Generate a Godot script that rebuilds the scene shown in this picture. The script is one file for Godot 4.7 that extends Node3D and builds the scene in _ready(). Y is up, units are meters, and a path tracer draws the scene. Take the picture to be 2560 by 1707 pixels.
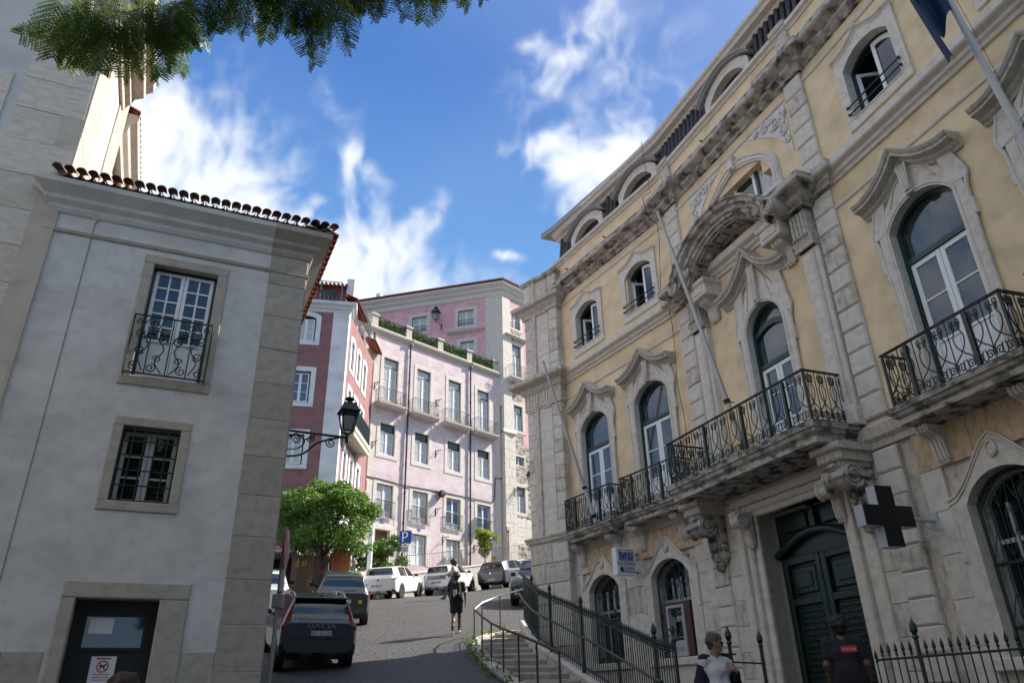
extends Node3D
# A steep street in an old hill town: yellow baroque bank on the right, white corner house on the left, pink houses uphill.
# World: camera eye at (0, 1.6, 0) looking along -z and up; metres.

class MB:
	var v := PackedVector3Array()
	var n := PackedVector3Array()
	func t3(a: Vector3, b: Vector3, c: Vector3) -> void:
		var m := (b - a).cross(c - a).normalized()
		v.append(a); v.append(c); v.append(b)
		n.append(m); n.append(m); n.append(m)
	func q4(a: Vector3, b: Vector3, c: Vector3, d: Vector3) -> void:
		t3(a, b, c); t3(a, c, d)
	func tn(a: Vector3, b: Vector3, c: Vector3, na: Vector3, nb: Vector3, nc: Vector3) -> void:
		if (b - a).cross(c - a).dot(na + nb + nc) < 0.0:
			v.append(a); v.append(b); v.append(c)
			n.append(na); n.append(nb); n.append(nc)
			return
		v.append(a); v.append(c); v.append(b)
		n.append(na); n.append(nc); n.append(nb)
	func qn(a: Vector3, b: Vector3, c: Vector3, d: Vector3, na: Vector3, nb: Vector3, nc: Vector3, nd: Vector3) -> void:
		tn(a, b, c, na, nb, nc); tn(a, c, d, na, nc, nd)
	func box(x0: float, y0: float, z0: float, x1: float, y1: float, z1: float, c := 0.0) -> void:
		if c <= 0.0:
			var p := [Vector3(x0, y0, z1), Vector3(x1, y0, z1), Vector3(x1, y1, z1), Vector3(x0, y1, z1), Vector3(x0, y0, z0), Vector3(x1, y0, z0), Vector3(x1, y1, z0), Vector3(x0, y1, z0)]
			q4(p[0], p[1], p[2], p[3]); q4(p[5], p[4], p[7], p[6]); q4(p[4], p[0], p[3], p[7]); q4(p[1], p[5], p[6], p[2]); q4(p[3], p[2], p[6], p[7]); q4(p[4], p[5], p[1], p[0])
			return
		# front edges chamfered (front = +z)
		var f := [Vector3(x0 + c, y0 + c, z1), Vector3(x1 - c, y0 + c, z1), Vector3(x1 - c, y1 - c, z1), Vector3(x0 + c, y1 - c, z1)]
		var g := [Vector3(x0, y0, z1 - c), Vector3(x1, y0, z1 - c), Vector3(x1, y1, z1 - c), Vector3(x0, y1, z1 - c)]
		var h := [Vector3(x0, y0, z0), Vector3(x1, y0, z0), Vector3(x1, y1, z0), Vector3(x0, y1, z0)]
		q4(f[0], f[1], f[2], f[3])
		for i in 4:
			var j := (i + 1) % 4
			q4(g[i], g[j], f[j], f[i]); q4(h[i], h[j], g[j], g[i])
		q4(h[1], h[0], h[3], h[2])
	func obox(t: Transform3D, s: Vector3) -> void:  # box of size s centred on t
		var m := MB.new(); m.box(-s.x / 2, -s.y / 2, -s.z / 2, s.x / 2, s.y / 2, s.z / 2); add(m, t)
	func tube(p: Array, r, k := 5, closed := false, caps := true) -> void:
		var c := p.size()
		if c < 2: return
		var rings := []
		var up := Vector3.UP
		var d0: Vector3 = (p[1] - p[0]).normalized()
		if absf(d0.dot(up)) > 0.9: up = Vector3.RIGHT
		for i in c:
			var d: Vector3
			if closed: d = p[(i + 1) % c] - p[(i + c - 1) % c]
			else: d = p[mini(i + 1, c - 1)] - p[maxi(i - 1, 0)]
			d = d.normalized()
			var s := d.cross(up)
			if s.length() < 0.01: s = d.cross(Vector3(0.3, 0.5, 0.8))
			s = s.normalized()
			up = s.cross(d)
			var rr: float = r[i] if r is Array else r
			var ring := []
			for j in k:
				var a := TAU * j / k
				var o := s * cos(a) + up * sin(a)
				ring.append([p[i] + o * rr, o])
			rings.append(ring)
		for i in (c if closed else c - 1):
			var a: Array = rings[i]
			var b: Array = rings[(i + 1) % c]
			for j in k:
				var l := (j + 1) % k
				qn(a[j][0], a[l][0], b[l][0], b[j][0], a[j][1], a[l][1], b[l][1], b[j][1])
		if not closed and caps:
			for j in range(1, k - 1):
				t3(rings[0][0][0], rings[0][j][0], rings[0][j + 1][0])
				t3(rings[c - 1][0][0], rings[c - 1][j + 1][0], rings[c - 1][j][0])
	func lathe(pr: Array, k := 12, t := Transform3D()) -> void:  # pr: Vector2(r, y) from bottom to top
		for i in pr.size() - 1:
			var a: Vector2 = pr[i]
			var b: Vector2 = pr[i + 1]
			var e := (b - a).normalized()
			var m := Vector2(e.y, -e.x)
			for j in k:
				var f := TAU * j / k
				var g := TAU * (j + 1) / k
				var u := Vector3(cos(f), 0, sin(f))
				var w := Vector3(cos(g), 0, sin(g))
				var nu := t.basis * Vector3(u.x * m.x, m.y, u.z * m.x)
				var nw := t.basis * Vector3(w.x * m.x, m.y, w.z * m.x)
				qn(t * (u * a.x + Vector3(0, a.y, 0)), t * (u * b.x + Vector3(0, b.y, 0)), t * (w * b.x + Vector3(0, b.y, 0)), t * (w * a.x + Vector3(0, a.y, 0)), nu, nu, nw, nw)
	func prism(poly: PackedVector2Array, z0: float, z1: float, t := Transform3D()) -> void:  # xy polygon extruded along z
		var p := poly
		var area := 0.0
		for i in p.size():
			var a := p[i]
			var b := p[(i + 1) % p.size()]
			area += a.x * b.y - b.x * a.y
		if area < 0: p = poly.duplicate(); p.reverse()
		var ix := Geometry2D.triangulate_polygon(p)
		for i in range(0, ix.size(), 3):
			var a := p[ix[i]]
			var b := p[ix[i + 1]]
			var c := p[ix[i + 2]]
			if (b - a).cross(c - a) < 0:
				var s := b; b = c; c = s
			t3(t * Vector3(a.x, a.y, z1), t * Vector3(b.x, b.y, z1), t * Vector3(c.x, c.y, z1))
			t3(t * Vector3(a.x, a.y, z0), t * Vector3(c.x, c.y, z0), t * Vector3(b.x, b.y, z0))
		for i in p.size():
			var a := p[i]
			var b := p[(i + 1) % p.size()]
			q4(t * Vector3(a.x, a.y, z0), t * Vector3(b.x, b.y, z0), t * Vector3(b.x, b.y, z1), t * Vector3(a.x, a.y, z1))
	func band(o: Array, i: Array, z0: float, z1: float, c := 0.0) -> void:  # ring between two open outlines of equal count (Vector2), front at z1
		for k in o.size() - 1:
			var a: Vector2 = o[k]
			var b: Vector2 = o[k + 1]
			var d: Vector2 = i[k]
			var e: Vector2 = i[k + 1]
			var m := (b - a).cross(d - a) > 0
			var f := [Vector3(a.x, a.y, z1), Vector3(b.x, b.y, z1), Vector3(e.x, e.y, z1), Vector3(d.x, d.y, z1)]
			var g := [Vector3(a.x, a.y, z0), Vector3(b.x, b.y, z0), Vector3(e.x, e.y, z0), Vector3(d.x, d.y, z0)]
			if m:
				q4(f[0], f[1], f[2], f[3]); q4(g[1], g[0], g[3], g[2]); q4(g[0], g[1], f[1], f[0]); q4(f[3], f[2], g[2], g[3])
			else:
				q4(f[3], f[2], f[1], f[0]); q4(g[2], g[3], g[0], g[1]); q4(f[0], f[1], g[1], g[0]); q4(g[3], g[2], f[2], f[3])
		for k in [0, o.size() - 1]:
			var a: Vector2 = o[k]
			var d: Vector2 = i[k]
			q4(Vector3(a.x, a.y, z0), Vector3(d.x, d.y, z0), Vector3(d.x, d.y, z1), Vector3(a.x, a.y, z1))
	func edge_normals(pr: Array) -> Array:  # outward normals of an open profile that closes against the wall
		var area := 0.0
		for j in pr.size():
			var p: Vector2 = pr[j]
			var q: Vector2 = pr[(j + 1) % pr.size()]
			area += p.x * q.y - q.x * p.y
		var o := []
		for j in pr.size() - 1:
			var e: Vector2 = (pr[j + 1] - pr[j]).normalized() * signf(area)
			o.append(Vector2(e.y, -e.x))
		return o
	func loft(rings: Array, nrm: Array) -> void:  # flat across the profile, smooth along the path
		for i in rings.size() - 1:
			var a: Array = rings[i]
			var b: Array = rings[i + 1]
			for j in a.size() - 1:
				qn(a[j], a[j + 1], b[j + 1], b[j], nrm[i][j], nrm[i][j], nrm[i + 1][j], nrm[i + 1][j])
	func cap(ring: Array, out: Vector3) -> void:
		var c := Vector3.ZERO
		for q in ring: c += q
		c /= ring.size()
		for j in ring.size():
			var k := (j + 1) % ring.size()
			tn(c, ring[j], ring[k], out, out, out)
	func sweep(path: Array, pr: Array) -> void:  # path: Vector2 in the facade plane; pr: Vector2(out of the plane, to the path's left)
		var rings := []
		var ns := []
		var c := path.size()
		var en := edge_normals(pr)
		for i in c:
			var d0: Vector2 = (path[i] - path[i - 1]).normalized() if i > 0 else (path[1] - path[0]).normalized()
			var d1: Vector2 = (path[i + 1] - path[i]).normalized() if i < c - 1 else d0
			var d := (d0 + d1).normalized()
			var l := Vector2(-d.y, d.x)
			var f := 1.0 / maxf(0.5, l.dot(Vector2(-d0.y, d0.x)))
			var ring := []
			var nn := []
			for q in pr: ring.append(Vector3(path[i].x + l.x * q.y * f, path[i].y + l.y * q.y * f, q.x))
			for e in en: nn.append(Vector3(l.x * e.y, l.y * e.y, e.x))
			rings.append(ring); ns.append(nn)
		for i in c - 1:  # corners sharper than about 20 degrees shade as corners
			var na: Array = ns[i]
			var nb: Array = ns[i + 1]
			var d: Vector2 = (path[i + 1] - path[i]).normalized()
			var l := Vector2(-d.y, d.x)
			var flat := []
			for e in en: flat.append(Vector3(l.x * e.y, l.y * e.y, e.x))
			if i > 0 and d.dot((path[i] - path[i - 1]).normalized()) < 0.94: na = flat
			if i < c - 2 and d.dot((path[i + 2] - path[i + 1]).normalized()) < 0.94: nb = flat
			loft([rings[i], rings[i + 1]], [na, nb])
		var s: Vector2 = (path[0] - path[1]).normalized()
		var t: Vector2 = (path[c - 1] - path[c - 2]).normalized()
		cap(rings[0], Vector3(s.x, s.y, 0)); cap(rings[c - 1], Vector3(t.x, t.y, 0))
	func sweep_plan(path: Array, y: float, pr: Array) -> void:  # path: Vector2(x, z) in plan, left to right as seen from outside; pr: Vector2(out, up)
		var rings := []
		var c := path.size()
		var en := edge_normals(pr)
		for i in c:
			var d0: Vector2 = (path[i] - path[i - 1]).normalized() if i > 0 else (path[1] - path[0]).normalized()
			var d1: Vector2 = (path[i + 1] - path[i]).normalized() if i < c - 1 else d0
			var d := (d0 + d1).normalized()
			var l := Vector2(-d.y, d.x)
			var f := 1.0 / maxf(0.4, l.dot(Vector2(-d0.y, d0.x)))
			var ring := []
			for q in pr: ring.append(Vector3(path[i].x + l.x * q.x * f, y + q.y, path[i].y + l.y * q.x * f))
			rings.append(ring)
		for i in c - 1:
			var d: Vector2 = (path[i + 1] - path[i]).normalized()
			var nn := []
			for e in en: nn.append(Vector3(-d.y * e.x, e.y, d.x * e.x))
			loft([rings[i], rings[i + 1]], [nn, nn])
		var s: Vector2 = (path[0] - path[1]).normalized()
		var t: Vector2 = (path[c - 1] - path[c - 2]).normalized()
		cap(rings[0], Vector3(s.x, 0, s.y)); cap(rings[c - 1], Vector3(t.x, 0, t.y))
	func add(o: MB, t := Transform3D()) -> void:
		for i in o.v.size():
			v.append(t * o.v[i]); n.append((t.basis * o.n[i]).normalized())
	func ball(c: Vector3, r: Vector3, k := 10) -> void:
		var pr := []
		for i in k / 2 + 1:
			var a := -PI / 2 + PI * i / (k / 2)
			pr.append(Vector2(cos(a), sin(a)))
		lathe(pr, k, Transform3D(Basis.from_scale(r), c))
	func mesh() -> ArrayMesh:
		var m := ArrayMesh.new()
		if v.is_empty(): return m
		var a := []
		a.resize(Mesh.ARRAY_MAX)
		a[Mesh.ARRAY_VERTEX] = v; a[Mesh.ARRAY_NORMAL] = n
		m.add_surface_from_arrays(Mesh.PRIMITIVE_TRIANGLES, a)
		return m

var M := {}
var used := {}
var rng := RandomNumberGenerator.new()
var font: SystemFont

func nm(parent: Node, called: String) -> String:
	var k := "%d/%s" % [parent.get_instance_id(), called]
	var c: int = used.get(k, 0)
	used[k] = c + 1
	return called if c == 0 else "%s_%03d" % [called, c]

func tag(o: Node, label: String, category: String, group := "", kind := "") -> void:
	if label: o.set_meta("label", label)
	if category: o.set_meta("category", category)
	if group: o.set_meta("group", group)
	if kind: o.set_meta("kind", kind)

func thing(called: String, label: String, category: String, at := Transform3D(), group := "") -> Node3D:
	var o := Node3D.new()
	o.name = nm(self, called)
	add_child(o, true)
	o.transform = at
	tag(o, label, category, group)
	return o

func part(called: String, m, mat: Material, parent: Node = self, t := Transform3D()) -> MeshInstance3D:
	var o := MeshInstance3D.new()
	o.name = nm(parent, called)
	o.mesh = m.mesh() if m is MB else m
	o.material_override = mat
	o.transform = t
	parent.add_child(o, true)
	return o

func structure(called: String, m, mat: Material, label := "") -> MeshInstance3D:
	var o := part(called, m, mat)
	o.set_meta("kind", "structure")
	if label: o.set_meta("label", label)
	return o

func frame(x: float, z: float, ux: float, uz: float, y := 0.0) -> Transform3D:  # local x along the wall, y up, z out of it
	var u := Vector3(ux, 0, uz).normalized()
	return Transform3D(Basis(u, Vector3.UP, u.cross(Vector3.UP)), Vector3(x, y, z))

func V2(a: Array) -> PackedVector2Array:
	var p := PackedVector2Array()
	for i in range(0, a.size(), 2): p.append(Vector2(a[i], a[i + 1]))
	return p

func A2(a: Array) -> Array:
	var p := []
	for i in range(0, a.size(), 2): p.append(Vector2(a[i], a[i + 1]))
	return p

func arch(x0: float, x1: float, y0: float, ys: float, rise: float, k := 12) -> Array:  # open outline: up, over a segmental or round arch, down
	var o := [Vector2(x0, y0)]
	var w := (x1 - x0) / 2.0
	var r := (w * w + rise * rise) / (2.0 * rise)
	var h := asin(clampf(w / r, -1, 1))
	if rise > w: h = PI - h
	for i in k + 1:
		var a := -h + 2.0 * h * i / k
		o.append(Vector2((x0 + x1) / 2.0 + r * sin(a), ys + rise - r + r * cos(a)))
	o.append(Vector2(x1, y0))
	return o

func holes(x0: float, x1: float, y0: float, y1: float, z0: float, z1: float, rects: Array) -> MB:  # a wall slab with rectangular openings [x0, y0, x1, y1]
	var m := MB.new()
	var xs := [x0, x1]
	for r in rects:
		for q in [r[0], r[2]]:
			if q > x0 and q < x1 and not xs.has(q): xs.append(q)
	xs.sort()
	for i in xs.size() - 1:
		var c: float = (xs[i] + xs[i + 1]) / 2
		var cuts := []
		for r in rects:
			if r[0] < c and c < r[2]: cuts.append([r[1], r[3]])
		cuts.sort_custom(func(a, b): return a[0] < b[0])
		var y := y0
		for k in cuts:
			if k[0] > y: m.box(xs[i], y, z0, xs[i + 1], k[0], z1)
			y = maxf(y, k[1])
		if y < y1: m.box(xs[i], y, z0, xs[i + 1], y1, z1)
	return m

func noise(freq: float, octaves := 4, type := FastNoiseLite.TYPE_SIMPLEX_SMOOTH, sd := 1) -> FastNoiseLite:
	var f := FastNoiseLite.new()
	f.noise_type = type; f.frequency = freq; f.fractal_octaves = octaves; f.seed = sd
	f.fractal_type = FastNoiseLite.FRACTAL_FBM if octaves > 1 else FastNoiseLite.FRACTAL_NONE
	return f

func tex(f: FastNoiseLite, stops: Array, size := 512, norm := true) -> NoiseTexture2D:  # stops: [offset, grey or Color]
	var t := NoiseTexture2D.new()
	t.width = size; t.height = size; t.seamless = true; t.noise = f; t.normalize = norm
	if stops:
		var g := Gradient.new()
		var o := PackedFloat32Array()
		var c := PackedColorArray()
		for s in stops:
			o.append(s[0]); c.append(s[1] if s[1] is Color else Color(s[1], s[1], s[1]))
		g.offsets = o; g.colors = c
		t.color_ramp = g
	return t

func mat(key: String, r: float, g: float, b: float, rough := 0.85, base: Texture2D = null, sc := Vector3.ONE, bump: Texture2D = null, bs := 0.0, det: Texture2D = null, dsc := Vector3.ONE) -> StandardMaterial3D:
	var m := StandardMaterial3D.new()
	m.resource_name = key
	m.albedo_color = Color(r, g, b).linear_to_srgb()
	m.roughness = rough
	if base or bump:
		m.uv1_triplanar = true; m.uv1_world_triplanar = true; m.uv1_scale = sc
	if base: m.albedo_texture = base
	if bump: m.heightmap_enabled = true; m.heightmap_texture = bump; m.heightmap_scale = bs
	if det:
		m.detail_enabled = true; m.detail_albedo = det; m.detail_blend_mode = BaseMaterial3D.BLEND_MODE_MUL
		m.uv2_triplanar = true; m.uv2_world_triplanar = true; m.uv2_scale = dsc; m.detail_uv_layer = BaseMaterial3D.DETAIL_UV_2
	M[key] = m
	return m

# the street's height: climbs away from the camera
var GZ := PackedFloat32Array([-30, 0, 6, 10, 14, 18.8, 23.4, 29, 32.6, 36, 40, 45, 60, 160])
var GY := PackedFloat32Array([-2.6, 0, 0.35, 0.85, 1.55, 2.33, 3.4, 4.65, 5.4, 5.95, 6.55, 7.1, 8.3, 10.0])
func gy(x: float, z: float) -> float:
	var d := -z
	var i := 0
	while i < GZ.size() - 2 and d > GZ[i + 1]: i += 1
	var t := clampf((d - GZ[i]) / (GZ[i + 1] - GZ[i]), 0, 1)
	# monotone cubic through the table
	var s0 := (GY[i + 1] - GY[i - 1]) / (GZ[i + 1] - GZ[i - 1]) if i > 0 else (GY[1] - GY[0]) / (GZ[1] - GZ[0])
	var s1 := (GY[i + 2] - GY[i]) / (GZ[i + 2] - GZ[i]) if i < GZ.size() - 2 else (GY[i + 1] - GY[i]) / (GZ[i + 1] - GZ[i])
	var h := GZ[i + 1] - GZ[i]
	var y := GY[i] * (2 * t * t * t - 3 * t * t + 1) + h * s0 * (t * t * t - 2 * t * t + t) + GY[i + 1] * (-2 * t * t * t + 3 * t * t) + h * s1 * (t * t * t - t * t)
	return y + 0.012 * clampf(x + 5.0, -6, 8) * clampf(d - 36.0, 0, 10)

func slope_at(x: float, z: float, hx: float, hz: float) -> Transform3D:  # basis for a thing that stands on the street and faces (hx, hz) with its -z
	var f := Vector2(hx, hz).normalized()
	var a := Vector3(x, gy(x, z), z)
	var b := Vector3(x + f.x, gy(x + f.x, z + f.y), z + f.y)
	var c := Vector3(x - f.x, gy(x - f.x, z - f.y), z - f.y)
	var fw := (b - c).normalized()
	var right := fw.cross(Vector3.UP).normalized()
	return Transform3D(Basis(right, right.cross(fw), -fw), a)

const SUN_TO := Vector3(0.912, 0.9, -0.41)

func _ready() -> void:
	rng.seed = 7
	# --- camera, sky, sun, exposure
	var cam := Camera3D.new()
	cam.name = "camera"
	cam.fov = 49.79
	cam.far = 900.0
	cam.near = 0.05
	cam.transform = Transform3D(Basis(Vector3.RIGHT, deg_to_rad(25.97)) * Basis(Vector3.BACK, deg_to_rad(-1.4277)), Vector3(0, 1.6, 0))
	add_child(cam)
	cam.current = true
	var env := Environment.new()
	env.background_mode = Environment.BG_SKY
	env.tonemap_mode = Environment.TONE_MAPPER_LINEAR
	env.tonemap_exposure = 2.0
	env.sdfgi_enabled = true; env.ssao_enabled = true; env.ssil_enabled = true
	env.sky = Sky.new()
	var sm := PanoramaSkyMaterial.new()
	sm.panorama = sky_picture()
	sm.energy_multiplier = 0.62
	env.sky.sky_material = sm
	var we := WorldEnvironment.new()
	we.name = "world_environment"
	we.environment = env
	add_child(we)
	var sun := DirectionalLight3D.new()
	sun.name = "sun"
	sun.light_energy = 1.6
	sun.light_color = Color(1.0, 0.965, 0.91)
	sun.light_angular_distance = 0.5
	sun.shadow_enabled = true
	sun.basis = Basis.looking_at(-SUN_TO.normalized())
	add_child(sun)
	font = SystemFont.new()
	font.font_names = PackedStringArray(["Droid Sans"])
	materials()
	ground()
	bank_building()
	corner_house()
	church()
	square_houses()
	red_house()
	lilac_house()
	pink_house()
	stairs_and_fences()
	street_things()
	cars()
	plants()
	people()

func sky_picture() -> ImageTexture:
	var w := 2048
	var h := 1024
	var f1 := noise(2.2, 5, FastNoiseLite.TYPE_SIMPLEX_SMOOTH, 11)
	var f2 := noise(5.0, 4, FastNoiseLite.TYPE_SIMPLEX_SMOOTH, 23)
	var f3 := noise(14.0, 3, FastNoiseLite.TYPE_SIMPLEX_SMOOTH, 31)
	# cloud banks: azimuth, elevation, half widths (degrees), weight, and the slant of the bank
	var banks := [[-31, 35, 8, 7, 0.95, -0.15], [-25, 31, 9, 6.5, 1.15, -0.3], [-17, 27.5, 8, 5.5, 1.15, -0.3], [-9, 25.5, 9, 4.2, 1.0, -0.1], [-24, 22, 20, 7, 1.0, 0.0], [2, 25, 8, 3.0, 0.6, 0.0],
		[-15.6, 37.4, 1.0, 4.4, 0.72, 0.0], [-13.4, 38.5, 2.4, 0.9, 0.5, -0.5], [-12.3, 34.0, 3.0, 2.6, 0.6, -0.6], [-7.4, 35.2, 2.2, 1.5, 0.66, 0.7], [-10.5, 31.0, 5, 3.0, 0.5, 0.0], [2, 29.0, 5, 1.4, 0.5, 0.1],
		[4.2, 39.9, 2.3, 1.2, 1.0, 0.15], [6.2, 37.2, 1.7, 3.0, 0.9, -0.3], [9.5, 39.8, 4.0, 1.1, 0.7, 0.25], [8.5, 47.5, 3.4, 2.8, 0.7, 0.6], [5.2, 47.3, 1.8, 1.0, 0.66, 0.0], [1.5, 31.8, 0.8, 0.4, 0.8, 0.1], [11, 44, 9, 6, 0.30, 0.3], [14, 38, 7, 5, 0.3, 0.0],
		[-70, 36, 24, 16, 1.0, -0.1], [-115, 40, 24, 14, 0.9, 0.1], [75, 32, 24, 12, 0.8, 0.1], [140, 45, 26, 16, 0.9, 0.1], [-165, 38, 26, 16, 0.9, 0.0], [60, 65, 25, 8, 0.5, 0.0], [170, 75, 40, 10, 0.6, 0.0], [-90, 68, 40, 9, 0.55, 0.0]]  # outer banks lie out of view, strengthened to lift the light in shade
	var to_sun := SUN_TO.normalized()
	var px := PackedFloat32Array()
	px.resize(w * h * 3)
	for j in h:
		var el := (0.5 - (j + 0.5) / h) * PI
		var eld := rad_to_deg(el)
		var base: Vector3
		if eld < 0.0:
			base = Vector3(0.16, 0.15, 0.14)
		else:
			var a := Vector3(0.42, 0.58, 0.78)
			var b := Vector3(0.150, 0.355, 0.70)
			var c := Vector3(0.068, 0.190, 0.52)
			var d := Vector3(0.055, 0.15, 0.45)
			if eld < 27: base = a.lerp(b, eld / 27.0)
			elif eld < 46: base = b.lerp(c, (eld - 27.0) / 19.0)
			else: base = c.lerp(d, (eld - 46.0) / 44.0)
		for i in w:
			var col := base
			if eld > -2.0:
				var az := wrapf((i + 0.5) / w * TAU, -PI, PI)
				var azd := rad_to_deg(az)
				var dir := Vector3(sin(az) * cos(el), sin(el), -cos(az) * cos(el))
				var warp := f1.get_noise_3dv(dir * 2.0)
				var ax := azd + warp * 5.0
				var ay := eld - warp * 2.5
				var s := 0.0
				for b in banks:
					var dx: float = ax - b[0]
					if dx > 180.0: dx -= 360.0
					elif dx < -180.0: dx += 360.0
					dx *= maxf(0.3, cos(el)) * 1.15
					if absf(dx) > b[2] * 3.2: continue
					var dy: float = ay - b[1] - dx * b[5]
					if absf(dy) > b[3] * 3.2: continue
					s += b[4] * exp(-(dx * dx) / (b[2] * b[2]) - (dy * dy) / (b[3] * b[3]))
				var thin := 0.06 * maxf(0.0, f1.get_noise_3dv(dir * 1.1 + Vector3(5, 0, 0)) + 0.1)
				var far := clampf(maxf(absf(azd) - 42.0, eld - 56.0) / 12.0, 0.0, 1.0) * clampf((eld - 14.0) / 16.0, 0.0, 1.0)
				s += far * clampf(0.35 + 1.6 * f1.get_noise_3dv(dir * 0.8 + Vector3(9, 3, 1)), 0.0, 1.1)  # extra cloud outside the view, added to raise the shade light
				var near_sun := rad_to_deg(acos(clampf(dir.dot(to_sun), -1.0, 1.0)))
				var air := base + Vector3(1.9, 1.75, 1.5) * exp(-near_sun / 11.0)  # glow round the unseen sun, added to brighten the shade
				if s > 0.02:
					var p := Vector3(dir.x, dir.y * 0.7, dir.z) + Vector3(warp, -warp, warp) * 0.06
					var g := f2.get_noise_3dv(p * 1.5)
					var fib := f3.get_noise_3dv(Vector3(p.x * 1.3 - p.y * 0.5, p.y * 0.45 + p.x * 0.15, p.z * 1.3) * 1.5)
					var k2 := minf(1.0, s * 1.7)
					var t := clampf((minf(s, 1.3) * 0.86 + (g * 0.9 + fib * 0.55) * k2 - 0.10) / 1.12, 0.0, 1.0)
					thin = maxf(thin, (t * t * (3.0 - 2.0 * t) * 0.6 + t * 0.4) * 0.95)
				var white := Vector3(0.86, 0.89, 0.93).lerp(Vector3(0.74, 0.79, 0.87), clampf(f2.get_noise_3dv(dir * 0.9) + 0.3, 0, 1))
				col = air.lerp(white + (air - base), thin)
			var k := (j * w + i) * 3
			px[k] = col.x; px[k + 1] = col.y; px[k + 2] = col.z
	return ImageTexture.create_from_image(Image.create_from_data(w, h, false, Image.FORMAT_RGBF, px.to_byte_array()))

func materials() -> void:
	var mott := tex(noise(0.008, 5), [[0.0, 0.86], [0.45, 0.95], [1.0, 1.0]])
	var fine := tex(noise(0.06, 4, FastNoiseLite.TYPE_SIMPLEX_SMOOTH, 3), [[0.0, 0.0], [1.0, 1.0]])
	var lime := tex(noise(0.012, 6, FastNoiseLite.TYPE_SIMPLEX_SMOOTH, 5), [[0.0, Color(0.86, 0.835, 0.80)], [0.35, Color(0.94, 0.925, 0.90)], [0.6, Color(0.985, 0.975, 0.96)], [1.0, Color(1, 0.995, 0.985)]])
	var dirt := tex(noise(0.011, 6, FastNoiseLite.TYPE_SIMPLEX_SMOOTH, 9), [[0.0, 0.25], [0.28, 0.42], [0.42, 0.8], [0.56, 1.0], [1.0, 1.0]])
	var streak := tex(noise(0.02, 5, FastNoiseLite.TYPE_SIMPLEX_SMOOTH, 12), [[0.0, 0.72], [0.34, 0.9], [0.5, 1.0], [1.0, 1.0]])
	var soft := tex(noise(0.018, 5, FastNoiseLite.TYPE_SIMPLEX_SMOOTH, 15), [[0.0, 0.90], [0.4, 0.975], [0.6, 1.0], [1.0, 1.0]])
	var pits := tex(noise(0.09, 3, FastNoiseLite.TYPE_SIMPLEX_SMOOTH, 21), [[0.0, 0.6], [0.2, 0.88], [0.3, 1.0], [1.0, 1.0]])
	var v1 := Vector3.ONE
	mat("white_plaster", 0.66, 0.655, 0.645, 0.9, mott, v1 * 0.28, fine, 0.1, soft, v1 * 0.5)
	mat("church_white", 0.60, 0.595, 0.585, 0.9, mott, v1 * 0.22, fine, 0.3)
	mat("yellow_plaster", 0.84, 0.665, 0.43, 0.9, mott, v1 * 0.3, fine, 0.15, soft, v1 * 0.22)
	mat("red_plaster", 0.30, 0.145, 0.148, 0.85, mott, v1 * 0.25, fine, 0.2, soft, v1 * 0.2)
	mat("white_paint_wall", 0.78, 0.79, 0.80, 0.85, mott, v1 * 0.3)
	mat("lilac_plaster", 0.73, 0.615, 0.645, 0.9, mott, v1 * 0.22, fine, 0.2, soft, v1 * 0.25)
	mat("pink_plaster", 0.80, 0.47, 0.49, 0.9, mott, v1 * 0.2, fine, 0.2, soft, v1 * 0.2)
	mat("stone", 0.66, 0.625, 0.575, 0.8, lime, v1 * 0.7)
	mat("stone_b", 0.61, 0.57, 0.52, 0.8, lime, v1 * 0.9, null, 0.0, streak, Vector3(0.7, 0.25, 0.7))
	mat("stone_c", 0.67, 0.645, 0.61, 0.8, lime, v1 * 0.6)
	mat("ochre_stone", 0.60, 0.46, 0.31, 0.8, lime, v1 * 0.8, null, 0.0, streak, Vector3(0.9, 0.3, 0.9))
	mat("trim_stone", 0.68, 0.645, 0.60, 0.8, lime, v1 * 0.8)
	mat("stained_stone", 0.58, 0.545, 0.50, 0.88, lime, v1 * 0.9, null, 0.0, streak, Vector3(1.6, 0.5, 1.6))
	mat("black_stained_stone", 0.50, 0.47, 0.435, 0.9, lime, v1 * 1.0, null, 0.0, dirt, Vector3(0.5, 0.9, 0.5))
	mat("grey_stone", 0.43, 0.405, 0.37, 0.85, lime, v1 * 0.8, fine, 0.15, pits, v1 * 0.8)
	mat("grey_stone_b", 0.39, 0.365, 0.335, 0.85, lime, v1 * 1.0, fine, 0.15, pits, v1 * 1.1)
	mat("church_stone", 0.60, 0.57, 0.53, 0.85, lime, Vector3(0.7, 1.6, 0.7), fine, 0.1, pits, v1 * 0.7)
	mat("church_stone_b", 0.55, 0.52, 0.48, 0.85, lime, Vector3(0.9, 2.0, 0.9), fine, 0.1, pits, v1 * 0.9)
	mat("church_stone_lit", 0.50, 0.47, 0.42, 0.85, lime, v1 * 0.4, fine, 0.1)  # copy of the stone for the sunlit flank, colour darkened to offset the sun
	mat("rubble", 0.55, 0.51, 0.45, 0.9, lime, v1 * 0.6, tex(noise(0.03, 4, FastNoiseLite.TYPE_CELLULAR, 2), []), 2.5, dirt, v1 * 0.5)
	mat("core", 0.10, 0.085, 0.07, 0.95)
	mat("dark_room", 0.035, 0.032, 0.03, 0.95)
	var rt := tex(noise(0.02, 4, FastNoiseLite.TYPE_SIMPLEX_SMOOTH, 33), [[0.0, 0.6], [1.0, 1.0]])
	mat("roof_tile", 0.36, 0.095, 0.045, 0.8, rt, v1 * 1.5)
	mat("roof_tile_b", 0.29, 0.075, 0.04, 0.8, rt, v1 * 1.8)
	mat("roof_tile_c", 0.40, 0.13, 0.065, 0.8, rt, v1 * 1.2)
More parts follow.
